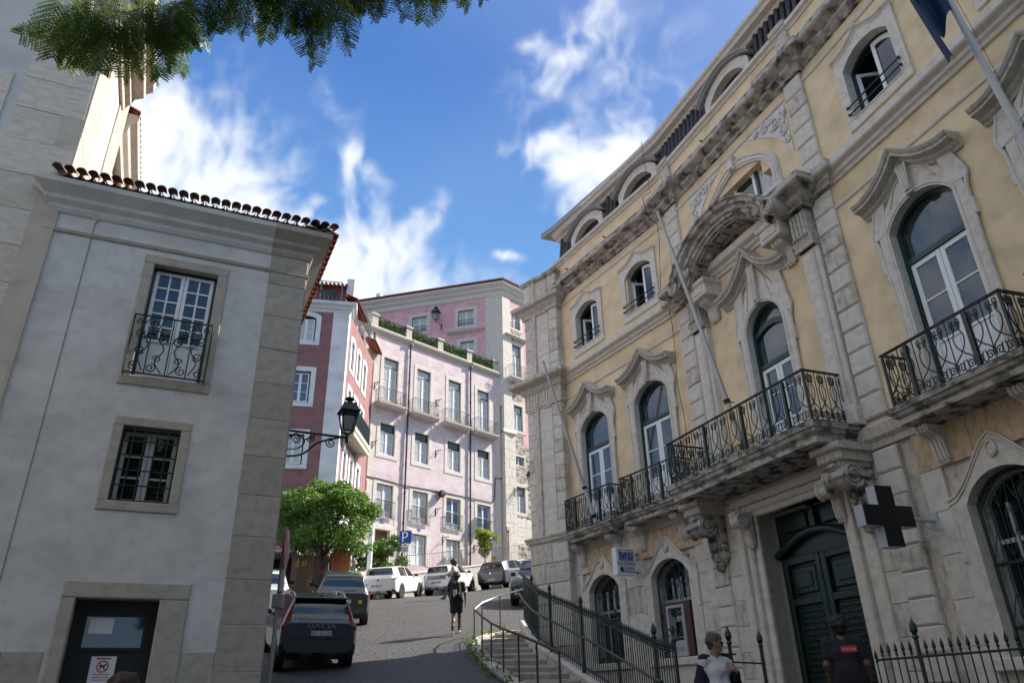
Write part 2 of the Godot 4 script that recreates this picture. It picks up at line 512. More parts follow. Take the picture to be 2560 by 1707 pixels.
	mat("old_tile", 0.20, 0.15, 0.135, 0.85, soft, v1 * 2.0)
	mat("black_tile", 0.022, 0.022, 0.026, 0.45, rt, v1 * 2.0)
	mat("black_tile_b", 0.03, 0.03, 0.034, 0.5, rt, v1 * 2.4)
	mat("white_frame", 0.76, 0.78, 0.79, 0.4)
	mat("grey_frame", 0.50, 0.51, 0.52, 0.5)
	mat("green_paint", 0.006, 0.034, 0.033, 0.35)
	mat("green_door", 0.0055, 0.024, 0.021, 0.4, mott, v1)
	mat("black_paint", 0.007, 0.008, 0.009, 0.6)
	mat("iron", 0.008, 0.016, 0.016, 0.45)
	mat("iron_green", 0.005, 0.022, 0.02, 0.4)
	mat("brown_rail", 0.022, 0.013, 0.010, 0.4)
	mat("rust_iron", 0.075, 0.042, 0.027, 0.75, soft, v1 * 3.0)
	var steel := mat("steel", 0.55, 0.56, 0.57, 0.35)
	steel.metallic = 0.9
	mat("grey_paint", 0.44, 0.45, 0.47, 0.45)
	mat("pole_white", 0.56, 0.55, 0.54, 0.5)
	mat("lead", 0.30, 0.30, 0.30, 0.6, soft, v1)
	for g in [["glass", 0.012, 0.016, 0.026], ["glass_dark", 0.006, 0.008, 0.010]]:
		var m := mat(g[0], g[1], g[2], g[3], 0.04)
		m.metallic_specular = 0.7
	var p := mat("pane", 0.10, 0.12, 0.16, 0.02)
	p.transparency = BaseMaterial3D.TRANSPARENCY_ALPHA
	p.albedo_color.a = 0.15
	p.metallic_specular = 0.7
	var gl := mat("glass_curtained", 0.60, 0.62, 0.64, 0.06, tex(noise(0.01, 2, FastNoiseLite.TYPE_SIMPLEX_SMOOTH, 41), [[0.0, 0.62], [0.5, 0.9], [1.0, 1.0]]), Vector3(6.0, 0.25, 6.0))
	gl.metallic_specular = 0.6
	var bl := mat("glass_blue", 0.075, 0.115, 0.18, 0.05)
	bl.metallic_specular = 0.6
	mat("curtain", 0.07, 0.07, 0.075, 0.9)
	mat("setts", 0.078, 0.076, 0.076, 0.72, tex(noise(0.05, 1, FastNoiseLite.TYPE_CELLULAR, 4), [[0.0, 1.0], [0.55, 0.85], [1.0, 0.42]], 1024), v1 * 0.2, tex(noise(0.05, 1, FastNoiseLite.TYPE_CELLULAR, 4), [[0.0, 1.0], [0.5, 0.9], [1.0, 0.0]], 1024), 2.5, mott, v1 * 0.13)
	mat("step_stone", 0.40, 0.37, 0.33, 0.85, lime, v1 * 1.4, fine, 0.5, pits, v1 * 1.3)
	mat("step_stone_b", 0.34, 0.315, 0.28, 0.85, lime, v1 * 1.8, fine, 0.5, pits, v1 * 1.7)
	mat("tyre", 0.012, 0.012, 0.012, 0.85)
	mat("black_plastic", 0.012, 0.012, 0.013, 0.55)
	mat("chrome", 0.75, 0.76, 0.78, 0.12).metallic = 1.0
	mat("red_lens", 0.22, 0.006, 0.008, 0.08)
	mat("clear_lens", 0.5, 0.5, 0.52, 0.08)
	mat("plate_white", 0.62, 0.63, 0.62, 0.4)
	mat("sign_blue", 0.006, 0.045, 0.32, 0.35)
	mat("sign_white", 0.72, 0.73, 0.74, 0.35)
	mat("yellow_mark", 0.62, 0.40, 0.02, 0.4)
	mat("ink", 0.012, 0.012, 0.014, 0.6)
	mat("paper", 0.66, 0.67, 0.69, 0.7)
	mat("sign_red", 0.45, 0.02, 0.02, 0.4)
	for c in [["car_black", 0.010, 0.011, 0.014], ["car_grey", 0.035, 0.042, 0.052], ["car_white", 0.74, 0.75, 0.76], ["car_silver", 0.34, 0.345, 0.34], ["car_dark", 0.016, 0.018, 0.022], ["car_green_grey", 0.03, 0.034, 0.03]]:
		var m := mat(c[0], c[1], c[2], c[3], 0.32)
		m.clearcoat_enabled = true; m.clearcoat = 1.0; m.clearcoat_roughness = 0.04
	for c in [["skin_dark", 0.12, 0.058, 0.036], ["skin_mid", 0.26, 0.14, 0.09], ["skin_tan", 0.30, 0.165, 0.11], ["skin_pale", 0.42, 0.26, 0.19]]:
		var m := mat(c[0], c[1], c[2], c[3], 0.5)
		m.subsurf_scatter_enabled = true; m.subsurf_scatter_strength = 0.08
	mat("hair_black", 0.008, 0.007, 0.006, 0.6)
	mat("hair_brown", 0.05, 0.022, 0.012, 0.7)
	mat("hair_grey", 0.06, 0.056, 0.052, 0.7)
	mat("cloth_black", 0.010, 0.010, 0.011, 0.9, soft, v1 * 3)
	mat("cloth_navy", 0.012, 0.014, 0.022, 0.9, soft, v1 * 3)
	mat("cloth_white", 0.60, 0.60, 0.61, 0.9, soft, v1 * 4)
	mat("cloth_cream", 0.52, 0.47, 0.42, 0.9, soft, v1 * 4)
	mat("denim", 0.075, 0.13, 0.21, 0.9, soft, v1 * 5)
	mat("flag_blue", 0.006, 0.035, 0.10, 0.8, soft, v1 * 2).backlight_enabled = true
	M["flag_blue"].backlight = Color(0.02, 0.1, 0.2)
	mat("bark", 0.09, 0.07, 0.055, 0.95, dirt, v1 * 2.0)
	mat("wood_board", 0.16, 0.10, 0.065, 0.85, streak, Vector3(3, 0.6, 3))
	mat("wood_board_b", 0.20, 0.13, 0.09, 0.85, streak, Vector3(3, 0.6, 3))
	mat("orange_cloth", 0.62, 0.20, 0.09, 0.9)
	mat("atm_grey", 0.40, 0.42, 0.45, 0.4)
	mat("atm_brown", 0.085, 0.038, 0.022, 0.6, streak, v1)
	mat("cross_black", 0.006, 0.006, 0.007, 0.5)
	mat("relief_white", 0.72, 0.70, 0.66, 0.85, mott, v1)
	for c in [["leaf_a", 0.065, 0.125, 0.018], ["leaf_b", 0.12, 0.20, 0.024], ["leaf_c", 0.032, 0.070, 0.014], ["leaf_yellow", 0.20, 0.21, 0.02], ["frond", 0.050, 0.095, 0.014], ["frond_sunlit", 0.15, 0.20, 0.018]]:  # the last frond green is lighter: sunlight put into the leaf colour
		var m := mat(c[0], c[1], c[2], c[3], 0.45)
		m.backlight_enabled = true
		m.backlight = Color(c[1] * 1.3, c[2] * 1.4, c[3]).linear_to_srgb()

# --- the ground
func xl(d: float) -> float:  # left edge of the sunken forecourt with the stairs, by distance ahead
	var z := [9.0, 11.5, 14.0, 17.1, 18.56, 19.9, 21.3, 22.0, 22.6]
	var x := [1.75, 1.0, 0.3, -0.35, -0.66, -0.9, -1.14, -0.75, 0.6]
	for i in z.size() - 1:
		if d <= z[i + 1]: return lerpf(x[i], x[i + 1], clampf((d - z[i]) / (z[i + 1] - z[i]), 0, 1))
	return 0.6

func plaza_y(d: float) -> float:
	return gy(0, -d) if d < 8.0 else lerpf(gy(0, -8.0), 0.92, clampf((d - 8.0) / 3.0, 0, 1))

func grid(xa: Callable, xb: Callable, ds: Array, nx: int, h: Callable) -> MB:
	var m := MB.new()
	var rows := []
	for d in ds:
		var row := []
		for i in nx + 1:
			var x: float = lerpf(xa.call(d), xb.call(d), float(i) / nx)
			var e := 0.05
			var dx: float = (h.call(x + e, d) - h.call(x - e, d)) / (2 * e)
			var dz: float = (h.call(x, d + e) - h.call(x, d - e)) / (2 * e)
			row.append([Vector3(x, h.call(x, d), -d), Vector3(-dx, 1, dz).normalized()])
		rows.append(row)
	for j in rows.size() - 1:
		for i in nx:
			var a: Array = rows[j][i]
			var b: Array = rows[j][i + 1]
			var c: Array = rows[j + 1][i + 1]
			var e: Array = rows[j + 1][i]
			m.qn(a[0], b[0], c[0], e[0], a[1], b[1], c[1], e[1])
	return m

func ground() -> void:
	var near := []
	var d := -40.0
	while d < 9.0: near.append(d); d += 1.0
	var mid := [9.0]
	d = 9.5
	while d < 22.6: mid.append(d); d += 0.35
	mid.append(22.6)
	var far := [22.6]
	d = 23.0
	while d < 60: far.append(d); d += 0.8
	while d < 700: far.append(d); d += 25.0
	near.append(9.0)
	var roadh := func(x, dd): return gy(x, -dd) + 0.02 * sin(x * 0.9 + dd * 0.37) * clampf((dd - 9.0) / 4.0, 0, 1)
	var m := grid(func(_d): return -300.0, func(_d): return 300.0, near, 2, func(x, dd): return gy(x, -dd))
	m.add(grid(func(_d): return -12.0, func(dd): return xl(dd), mid, 30, roadh))
	m.add(grid(func(_d): return -300.0, func(_d): return -12.0, mid, 1, func(x, dd): return gy(x, -dd)))
	m.add(grid(func(_d): return -12.0, func(_d): return 12.0, far, 40, roadh))
	m.add(grid(func(_d): return -300.0, func(_d): return -12.0, far, 1, func(x, dd): return gy(x, -dd)))
	m.add(grid(func(_d): return 12.0, func(_d): return 300.0, far, 1, func(x, dd): return gy(x, -dd)))
	structure("street", m, M.setts, "steep street paved with dark basalt setts climbing uphill")
	structure("pavement", grid(func(dd): return xl(dd), func(_d): return 300.0, mid, 30, func(_x, dd): return plaza_y(dd)), M.setts, "lower paved forecourt in front of the yellow bank")

# --- masonry helpers
func ashlar(parent: Node, t: Transform3D, x0: float, x1: float, y0: float, y1: float, rh: float, bw: float, z0: float, z1: float, rects: Array, mats: Array, called := "stone_block", c := 0.012, gap := 0.006, odds: Array = []) -> void:
	var rows := maxi(1, roundi((y1 - y0) / rh))
	var h := (y1 - y0) / rows
	for r in rows:
		var a := y0 + r * h
		var b := a + h
		var runs := [[x0, x1]]
		for k in rects:
			if k[1] >= b - h * 0.3 or k[3] <= a + h * 0.3: continue
			var o := []
			for s in runs:
				if k[2] <= s[0] or k[0] >= s[1]: o.append(s); continue
				if k[0] > s[0]: o.append([s[0], k[0]])
				if k[2] < s[1]: o.append([k[2], s[1]])
			runs = o
		for s in runs:
			var w: float = s[1] - s[0]
			if w < 0.04: continue
			var n := maxi(1, roundi(w / bw))
			var cuts := [s[0]]
			for i in range(1, n): cuts.append(s[0] + w * (i + (0.0 if n == 1 else (0.22 if r % 2 else -0.22)) + rng.randf_range(-0.08, 0.08)) / n)
			cuts.append(s[1])
			for i in n:
				var m := MB.new()
				m.box(cuts[i] + gap, a + gap, z0, cuts[i + 1] - gap, b - gap, z1 + rng.randf_range(-0.003, 0.003), c)
				var mt: Material = mats[rng.randi() % mats.size()]
				for od in odds:
					var cx: float = (cuts[i] + cuts[i + 1]) / 2
					if cx > od[0] and cx < od[2] and a + h / 2 > od[1] and a + h / 2 < od[3]: mt = od[4]
				part(called, m, mt, parent, t)

func mould(x0: float, x1: float, y: float, pr: Array) -> MB:  # straight moulding along x
	var m := MB.new()
	m.sweep([Vector2(x0, y), Vector2(x1, y)], pr)
	return m

func spiral(c: Vector2, r0: float, r1: float, a0: float, turns: float, k := 16) -> Array:
	var o := []
	for i in k + 1:
		var t := float(i) / k
		var a := a0 + turns * TAU * t
		o.append(c + Vector2(cos(a), sin(a)) * lerpf(r0, r1, t))
	return o

func bez(p: Array, k := 8) -> Array:  # Catmull-Rom through 2-D points
	var o := []
	for i in p.size() - 1:
		var a: Vector2 = p[maxi(i - 1, 0)]
		var b: Vector2 = p[i]
		var c: Vector2 = p[i + 1]
		var d: Vector2 = p[mini(i + 2, p.size() - 1)]
		for j in k:
			o.append(b.cubic_interpolate(c, a, d, float(j) / k))
	o.append(p[p.size() - 1])
	return o

func iron_run(m: MB, a: Vector3, b: Vector3, h: float, modl: float, dense := false) -> void:  # one straight run of wrought iron with lyre scrolls
	var w := a.distance_to(b)
	var n := maxi(1, roundi(w / (modl * 0.85)))
	var u := (b - a) / w
	var s := w / n / 0.36
	var up := Vector3.UP
	var curves := []
	# heart-shaped scrolls at the foot, a crossing lyre and small curls at the top
	for sg in [1.0, -1.0]:
		var c1 := spiral(Vector2(0.18 - sg * 0.085, 0.115), 0.02, 0.075, PI * (0.5 if sg > 0 else 0.5), sg * 1.35, 12)
		curves.append(c1)
		curves.append(bez([Vector2(0.18 - sg * 0.165, 0.10), Vector2(0.18 - sg * 0.15, 0.21), Vector2(0.18 - sg * 0.03, 0.30), Vector2(0.18 + sg * 0.075, 0.42), Vector2(0.18 + sg * 0.10, 0.55), Vector2(0.18 + sg * 0.06, 0.64), Vector2(0.18 + sg * 0.09, 0.735)], 4))
		curves.append(spiral(Vector2(0.18 + sg * 0.055, 0.775), 0.05, 0.012, PI * 1.5, sg * 1.2, 9))
		curves.append(spiral(Vector2(0.18 + sg * 0.05, 0.69), 0.04, 0.012, PI * 0.5, -sg * 1.1, 8))
		curves.append(bez([Vector2(0.18, 0.03), Vector2(0.18 - sg * 0.05, 0.10), Vector2(0.18 - sg * 0.02, 0.2)], 3))
	curves.append([Vector2(0.07, 0.735), Vector2(0.29, 0.735)])
	for i in n:
		for c in curves:
			var p := []
			for q in c: p.append(a + u * ((i * 0.36 + q.x) * s) + up * (q.y * h / 0.86))
			m.tube(p, 0.011, 4, false, false)
		m.tube([a + u * (i * 0.36 * s), a + u * (i * 0.36 * s) + up * h], 0.011, 4, false, false)
		if dense:
			m.tube([a + u * ((i * 0.36 + 0.18) * s), a + u * ((i * 0.36 + 0.18) * s) + up * h], 0.009, 4, false, false)
	m.tube([b, b + up * h], 0.013, 4)
	m.tube([a + up * 0.03, b + up * 0.03], 0.012, 4)

func balcony(parent: Node, t: Transform3D, x0: float, x1: float, y: float, depth: float, h: float, slab_h: float, posts: Array, called := "balcony") -> MeshInstance3D:
	var m := MB.new()
	var pr := A2([0, 0, 0.02, 0, 0.06, -0.05, 0.06, -0.10, 0.10, -0.13, 0.13, -0.19, 0.13, -slab_h, 0, -slab_h])
	pr = A2([-0.12, -slab_h, -0.05, -slab_h + 0.02, -0.05, -slab_h * 0.62, 0.0, -slab_h * 0.5, 0.02, -slab_h * 0.32, 0.05, -slab_h * 0.28, 0.06, 0.0, -0.10, 0.0])
	m.sweep_plan([Vector2(x0, 0.0), Vector2(x0, depth), Vector2(x1, depth), Vector2(x1, 0.0)], y, pr)
	m.box(x0 + 0.09, y - slab_h + 0.004, 0.0, x1 - 0.09, y - 0.004, depth - 0.09)
	var b := part(called, m, M.black_stained_stone, parent, t)
	var g := MB.new()
	var e := 0.05
	iron_run(g, Vector3(x0 + e, y + 0.02, 0.06), Vector3(x0 + e, y + 0.02, depth - e), h, 0.3, true)
	iron_run(g, Vector3(x0 + e, y + 0.02, depth - e), Vector3(x1 - e, y + 0.02, depth - e), h, 0.36)
	iron_run(g, Vector3(x1 - e, y + 0.02, depth - e), Vector3(x1 - e, y + 0.02, 0.06), h, 0.3, true)
	for x in posts: g.box(x - 0.028, y, depth - e - 0.028, x + 0.028, y + h, depth - e + 0.028)
	for x in [x0 + e, x1 - e]: g.box(x - 0.018, y, depth - e - 0.018, x + 0.018, y + h, depth - e + 0.018)
	part("railing", g, M.iron_green, b)
	var r := MB.new()
	r.sweep_plan([Vector2(x0 + e, 0.02), Vector2(x0 + e, depth - e), Vector2(x1 - e, depth - e), Vector2(x1 - e, 0.02)], y + h + 0.02, A2([-0.03, 0, 0.03, 0, 0.035, 0.02, 0.0, 0.036, -0.035, 0.02]))
	part("handrail", r, M.brown_rail, b)
	return b

func console(w: float, s := 1.0) -> MB:  # scrolled bracket under a balcony, back at z = 0, top at y = 0
	var m := MB.new()
	var pts := bez([Vector2(0.0, -0.5), Vector2(0.06, -0.5), Vector2(0.09, -0.36), Vector2(0.11, -0.22), Vector2(0.2, -0.14), Vector2(0.3, -0.10), Vector2(0.33, -0.04), Vector2(0.33, 0.0)], 4)
	var poly := PackedVector2Array()
	for p in pts: poly.append(p * s)
	poly.append(Vector2(0, 0))
	# prism is in xy extruded along z: map its x to our z and its z to our x
	var t := Transform3D(Basis(Vector3(0, 0, 1), Vector3(0, 1, 0), Vector3(-1, 0, 0)), Vector3.ZERO)
	m.prism(poly, -w / 2, w / 2, t)
	for f in [-0.3, 0.0, 0.3]:
		var ps := []
		for p in pts: ps.append(Vector3(f * w, p.y * s, p.x * s + 0.004))
		m.tube(ps, 0.018 * s + 0.006, 5)
	for k in 3: m.box(-w * 0.42 + k * w * 0.29, -0.55 * s, 0.0, -w * 0.42 + k * w * 0.29 + w * 0.2, -0.49 * s, 0.055 * s)
	return m

func glazing(parent: Node, t: Transform3D, o: Array, mt: Material, called := "pane") -> void:  # a flat pane with the given outline, 6 mm thick
	var p := PackedVector2Array()
	for q in o: p.append(q)
	var m := MB.new()
	m.prism(p, -0.006, 0.0)
	part(called, m, mt, parent, t)

func leaf(parent: Node, t: Transform3D, x0: float, x1: float, y0: float, y1: float, fw: float, bars: Array, lowpanel: float, frame_mat: Material, pane_mat: Material, called := "casement") -> void:
	# one hinged leaf: frame with glazing bars at the given heights and an optional solid foot panel
	var m := MB.new()
	m.box(x0, y0, -0.03, x0 + fw, y1, 0.025, 0.006); m.box(x1 - fw, y0, -0.03, x1, y1, 0.025, 0.006)
	m.box(x0 + fw, y1 - fw, -0.03, x1 - fw, y1, 0.022, 0.005); m.box(x0 + fw, y0, -0.03, x1 - fw, y0 + fw, 0.022, 0.005)
	var ys := [y0 + fw]
	if lowpanel > 0.0:
		m.box(x0 + fw, y0 + fw, -0.02, x1 - fw, y0 + lowpanel, 0.0)
		m.box(x0 + fw + 0.05, y0 + fw + 0.05, 0.0, x1 - fw - 0.05, y0 + lowpanel - 0.08, 0.012, 0.008)
		m.box(x0 + fw, y0 + lowpanel - 0.05, -0.03, x1 - fw, y0 + lowpanel, 0.02, 0.005)
		ys = [y0 + lowpanel]
	for b in bars:
		m.box(x0 + fw, b - 0.014, -0.02, x1 - fw, b + 0.014, 0.016)
		ys.append(b)
	ys.append(y1 - fw)
	part(called, m, frame_mat, parent, t)
	for i in ys.size() - 1:
		glazing(parent, t, A2([x0 + fw, ys[i] + 0.004, x1 - fw, ys[i] + 0.004, x1 - fw, ys[i + 1] - 0.004, x0 + fw, ys[i + 1] - 0.004]), pane_mat)

func drape(x0: float, x1: float, y0: float, y1: float, folds: int) -> MB:
	var m := MB.new()
	var n := folds * 4
	for i in n:
		var a := lerpf(x0, x1, float(i) / n)
		var b := lerpf(x0, x1, float(i + 1) / n)
		var za := 0.02 * sin(TAU * i / 4.0 + 0.4 * sin(i * 1.7))
		var zb := 0.02 * sin(TAU * (i + 1) / 4.0 + 0.4 * sin((i + 1) * 1.7))
		m.q4(Vector3(a, y0, za), Vector3(b, y0, zb), Vector3(b, y1, zb), Vector3(a, y1, za))
	return m

# --- the windows of the yellow bank, built about x = 0
func ogee(w: float, rise: float, e := 0.0) -> Array:  # double swoop to a pointed middle, left to right
	var l := [Vector2(-w, 0), Vector2(-w * 0.80, 0.01 * rise + e), Vector2(-w * 0.62, rise * 0.10), Vector2(-w * 0.42, rise * 0.28), Vector2(-w * 0.2, rise * 0.60), Vector2(0, rise)]
	var a := bez(l, 3)
	var o := a.duplicate()
	for i in range(a.size() - 2, -1, -1): o.append(Vector2(-a[i].x, a[i].y))
	return o

func bank_window(b: Node, t: Transform3D, y0: float, ys: float, rise: float, w: float, hood_y: float, hood_w: float, hood_rise: float, round_top := false, curtain := true) -> void:
	var x := w / 2
	var k := 14
	# green outer frame
	var m := MB.new()
	var ar := arch(-x, x, y0, ys, rise, k)
	var ai := arch(-x + 0.075, x - 0.075, y0, ys, rise - 0.07, k)
	m.band(ar, ai, -0.24, -0.11)
	var ty := ys - 0.57 if not round_top else ys - 0.72
	m.box(-x + 0.07, ty - 0.055, -0.235, x - 0.07, ty + 0.055, -0.105, 0.012)
	var win := part("window", m, M.green_paint, b, t)
	if round_top:
		var cb := MB.new()
		cb.band(arch(-x + 0.06, x - 0.06, ys - 0.05, ys + 0.0, 0.20, k), arch(-x + 0.06, x - 0.06, ys - 0.12, ys - 0.12, 0.20, k), -0.23, -0.115)
		part("transom_arch", cb, M.green_paint, win)
	# fanlight
	var fl := arch(-x + 0.075, x - 0.075, ty + 0.055, ys, rise - 0.07, k)
	glazing(win, Transform3D(Basis(), Vector3(0, 0, -0.17)), fl, M.pane, "fanlight_pane")
	for s in [-1, 1]:
		leaf(win, Transform3D(Basis(), Vector3(0, 0, -0.155)), minf(0.004 * s, s * (x - 0.08)), maxf(0.004 * s, s * (x - 0.08)), y0 + 0.03, ty - 0.055, 0.085, [y0 + 0.80 + (ty - y0 - 0.85) * 0.5], 0.78, M.white_frame, M.pane)
	if curtain:
		part("curtain", drape(-x + 0.08, x - 0.08, y0 + 0.5, ys + rise - 0.2, 7), M.curtain, win, Transform3D(Basis(), Vector3(0, 0, -0.33)))
	# stone surround: architrave with ears, shoulders and a panelled head
	var st := MB.new()
	var o := [Vector2(-x - 0.20, y0)]
	var oi := [Vector2(-x + 0.004, y0)]
	var arc := arch(-x + 0.004, x - 0.004, y0, ys, rise, k)
	for i in range(1, arc.size() - 1):
		var q: Vector2 = arc[i]
		oi.append(q)
		var f := (i - 1) / float(k)
		var g := absf(f - 0.5) * 2.0
		o.append(Vector2((f - 0.5) * 2.0 * (x + 0.20), lerpf(hood_y - 0.02 + hood_rise * 0.55, ys + 0.12, pow(g, 1.5))))
	oi.append(Vector2(x - 0.004, y0)); o.append(Vector2(x + 0.20, y0))
	st.band(o, oi, -0.22, 0.055)
	# outer ear mouldings
	for s in [-1.0, 1.0]:
		var ear := bez([Vector2(s * (x + 0.19), y0), Vector2(s * (x + 0.19), ys - 1.25), Vector2(s * (x + 0.20), ys - 0.9), Vector2(s * (x + 0.22), ys - 0.5), Vector2(s * (x + 0.24), ys - 0.1), Vector2(s * (x + 0.30), ys + 0.1), Vector2(s * (x + 0.26), ys + 0.28), Vector2(s * (x + 0.16), hood_y - 0.1)], 4)
		var p3 := []
		for q in ear: p3.append(Vector3(q.x, q.y, 0.05))
		st.tube(p3, 0.032, 5)
		st.box(s * (x + 0.24) - 0.03, ys - 0.62, 0.0, s * (x + 0.24) + 0.03, ys - 0.34, 0.075, 0.01)
		st.prism(PackedVector2Array([Vector2(s * (x + 0.03), ys + 0.08), Vector2(s * (x + 0.27), ys + 0.02), Vector2(s * (x + 0.30), ys + 0.16), Vector2(s * (x + 0.14), hood_y + 0.02), Vector2(s * (x - 0.12), hood_y + 0.1)]), 0.0, 0.062)
	# inner roll along the arch
	var roll := []
	for q in arch(-x - 0.05, x + 0.05, y0, ys, rise + 0.05, k): roll.append(Vector3(q.x, q.y, 0.055))
	st.tube(roll, 0.018, 5)
	roll = []
	for q in bez([Vector2(-x * 0.72, ys + rise + 0.02), Vector2(-x * 0.60, ys + rise + 0.16), Vector2(-x * 0.45, hood_y + hood_rise * 0.12), Vector2(0, hood_y + hood_rise * 0.5), Vector2(x * 0.45, hood_y + hood_rise * 0.12), Vector2(x * 0.60, ys + rise + 0.16), Vector2(x * 0.72, ys + rise + 0.02)], 4): roll.append(Vector3(q.x, q.y, 0.06))
	st.tube(roll, 0.02, 5)
	part("surround", st, M.trim_stone, win)
	# keystone
	var ks := MB.new()
	ks.prism(V2([-0.055, ys + rise + 0.05, 0.055, ys + rise + 0.05, 0.11, hood_y + hood_rise * 0.62, -0.11, hood_y + hood_rise * 0.62]), 0.03, 0.15)
	for s in [-0.05, 0.0, 0.05]: ks.tube([Vector3(s * 0.6, ys + rise + 0.06, 0.15), Vector3(s * 1.1, hood_y + hood_rise * 0.6, 0.15)], 0.016, 5)
	ks.box(-0.07, ys + rise, 0.02, 0.07, ys + rise + 0.05, 0.13, 0.01)
	part("keystone", ks, M.trim_stone, win)
	# projecting hood
	var hd := MB.new()
	var path := ogee(hood_w, hood_rise)
	for i in path.size(): path[i] += Vector2(0, hood_y)
	hd.sweep(path, A2([0.0, -0.13, 0.04, -0.13, 0.06, -0.09, 0.11, -0.06, 0.13, -0.02, 0.27, 0.0, 0.27, 0.045, 0.30, 0.06, 0.33, 0.10, 0.33, 0.125, 0.0, 0.15]))
	part("hood", hd, M.stained_stone, win)

func bank_upper_window(b: Node, t: Transform3D, w: float, y0: float, ys: float, rise: float, open_leaf := true) -> void:
	var x := w / 2
	var m := MB.new()
	m.band(arch(-x, x, y0, ys, rise), arch(-x + 0.06, x - 0.06, y0, ys, rise - 0.05), -0.26, -0.14)
	var win := part("window", m, M.green_paint, b, t)
	# the right leaf is closed, the left one stands open into the room
	var lf := MB.new()
	var o := arch(0.0, x - 0.06, y0 + 0.03, ys - 0.02, rise * 0.5, 6)
	o = [Vector2(0.0, y0 + 0.03), Vector2(0.0, ys + rise - 0.07)]
	var arc := arch(-x + 0.06, x - 0.06, y0, ys, rise - 0.06, 24)
	for q in arc:
		if q.x > 0.02: o.append(q)
	o[o.size() - 1] = Vector2(x - 0.06, y0 + 0.03)
	var inn := []
	var c := Vector2(x * 0.45, (y0 + ys) / 2)
	for q in o: inn.append(Vector2(c.x + (q.x - c.x) * (1.0 - 0.075 / (x * 0.45)), c.y + (q.y - c.y) * (1.0 - 0.15 / (ys - y0))))
	o.append(o[0]); inn.append(inn[0])
	lf.band(o, inn, -0.205, -0.15)
	part("casement", lf, M.white_frame, win)
	inn.pop_back()
	glazing(win, Transform3D(Basis(), Vector3(0, 0, -0.175)), inn, M.glass, "pane")
	var hinge := Transform3D(Basis(Vector3.UP, deg_to_rad(62.0)), Vector3(-x + 0.06, 0, -0.19))
	leaf(win, hinge, 0.0, x - 0.09, y0 + 0.03, ys - 0.05, 0.07, [], 0.0, M.white_frame, M.glass, "open_casement")
	var st := MB.new()
	var ia := arch(-x + 0.004, x - 0.004, y0, ys, rise, 12)
	var oa := []
	for i in ia.size():
		var q: Vector2 = ia[i]
		if i == 0: oa.append(Vector2(-x - 0.19, y0))
		elif i == ia.size() - 1: oa.append(Vector2(x + 0.19, y0))
		else:
			var f := (i - 1) / 12.0
			oa.append(Vector2((f - 0.5) * 2 * (x + 0.19), lerpf(ys + rise + 0.30, ys + 0.33, absf(f - 0.5) * 2)))
	st.band(oa, ia, -0.24, 0.05)
	st.box(-x - 0.19, y0 - 0.20, -0.05, x + 0.19, y0, 0.05, 0.01)
	st.box(-x - 0.02, y0 - 0.03, -0.3, x + 0.02, y0 + 0.01, 0.07, 0.01)
	part("surround", st, M.trim_stone, win)
	var hd := MB.new()
	var p := ogee(x + 0.21, 0.26, 0.02)
	for i in p.size(): p[i] += Vector2(0, ys + 0.34)
	hd.sweep(p, A2([0.0, -0.05, 0.05, -0.05, 0.08, 0.0, 0.11, 0.02, 0.12, 0.05, 0.0, 0.06]))
	part("hood", hd, M.trim_stone, win)
	var g := MB.new()
	for h in [0.10, 0.26]:
		g.tube([Vector3(-x - 0.06, y0 + h, 0.10), Vector3(x + 0.06, y0 + h, 0.10)], 0.016, 6)
		for s in [-1, 1]:
			g.tube([Vector3(s * (x + 0.04), y0 + h, -0.02), Vector3(s * (x + 0.04), y0 + h, 0.10)], 0.014, 5)
			g.ball(Vector3(s * (x + 0.06), y0 + h, 0.10), Vector3.ONE * 0.03, 8)
	part("guard_bar", g, M.iron_green, win)

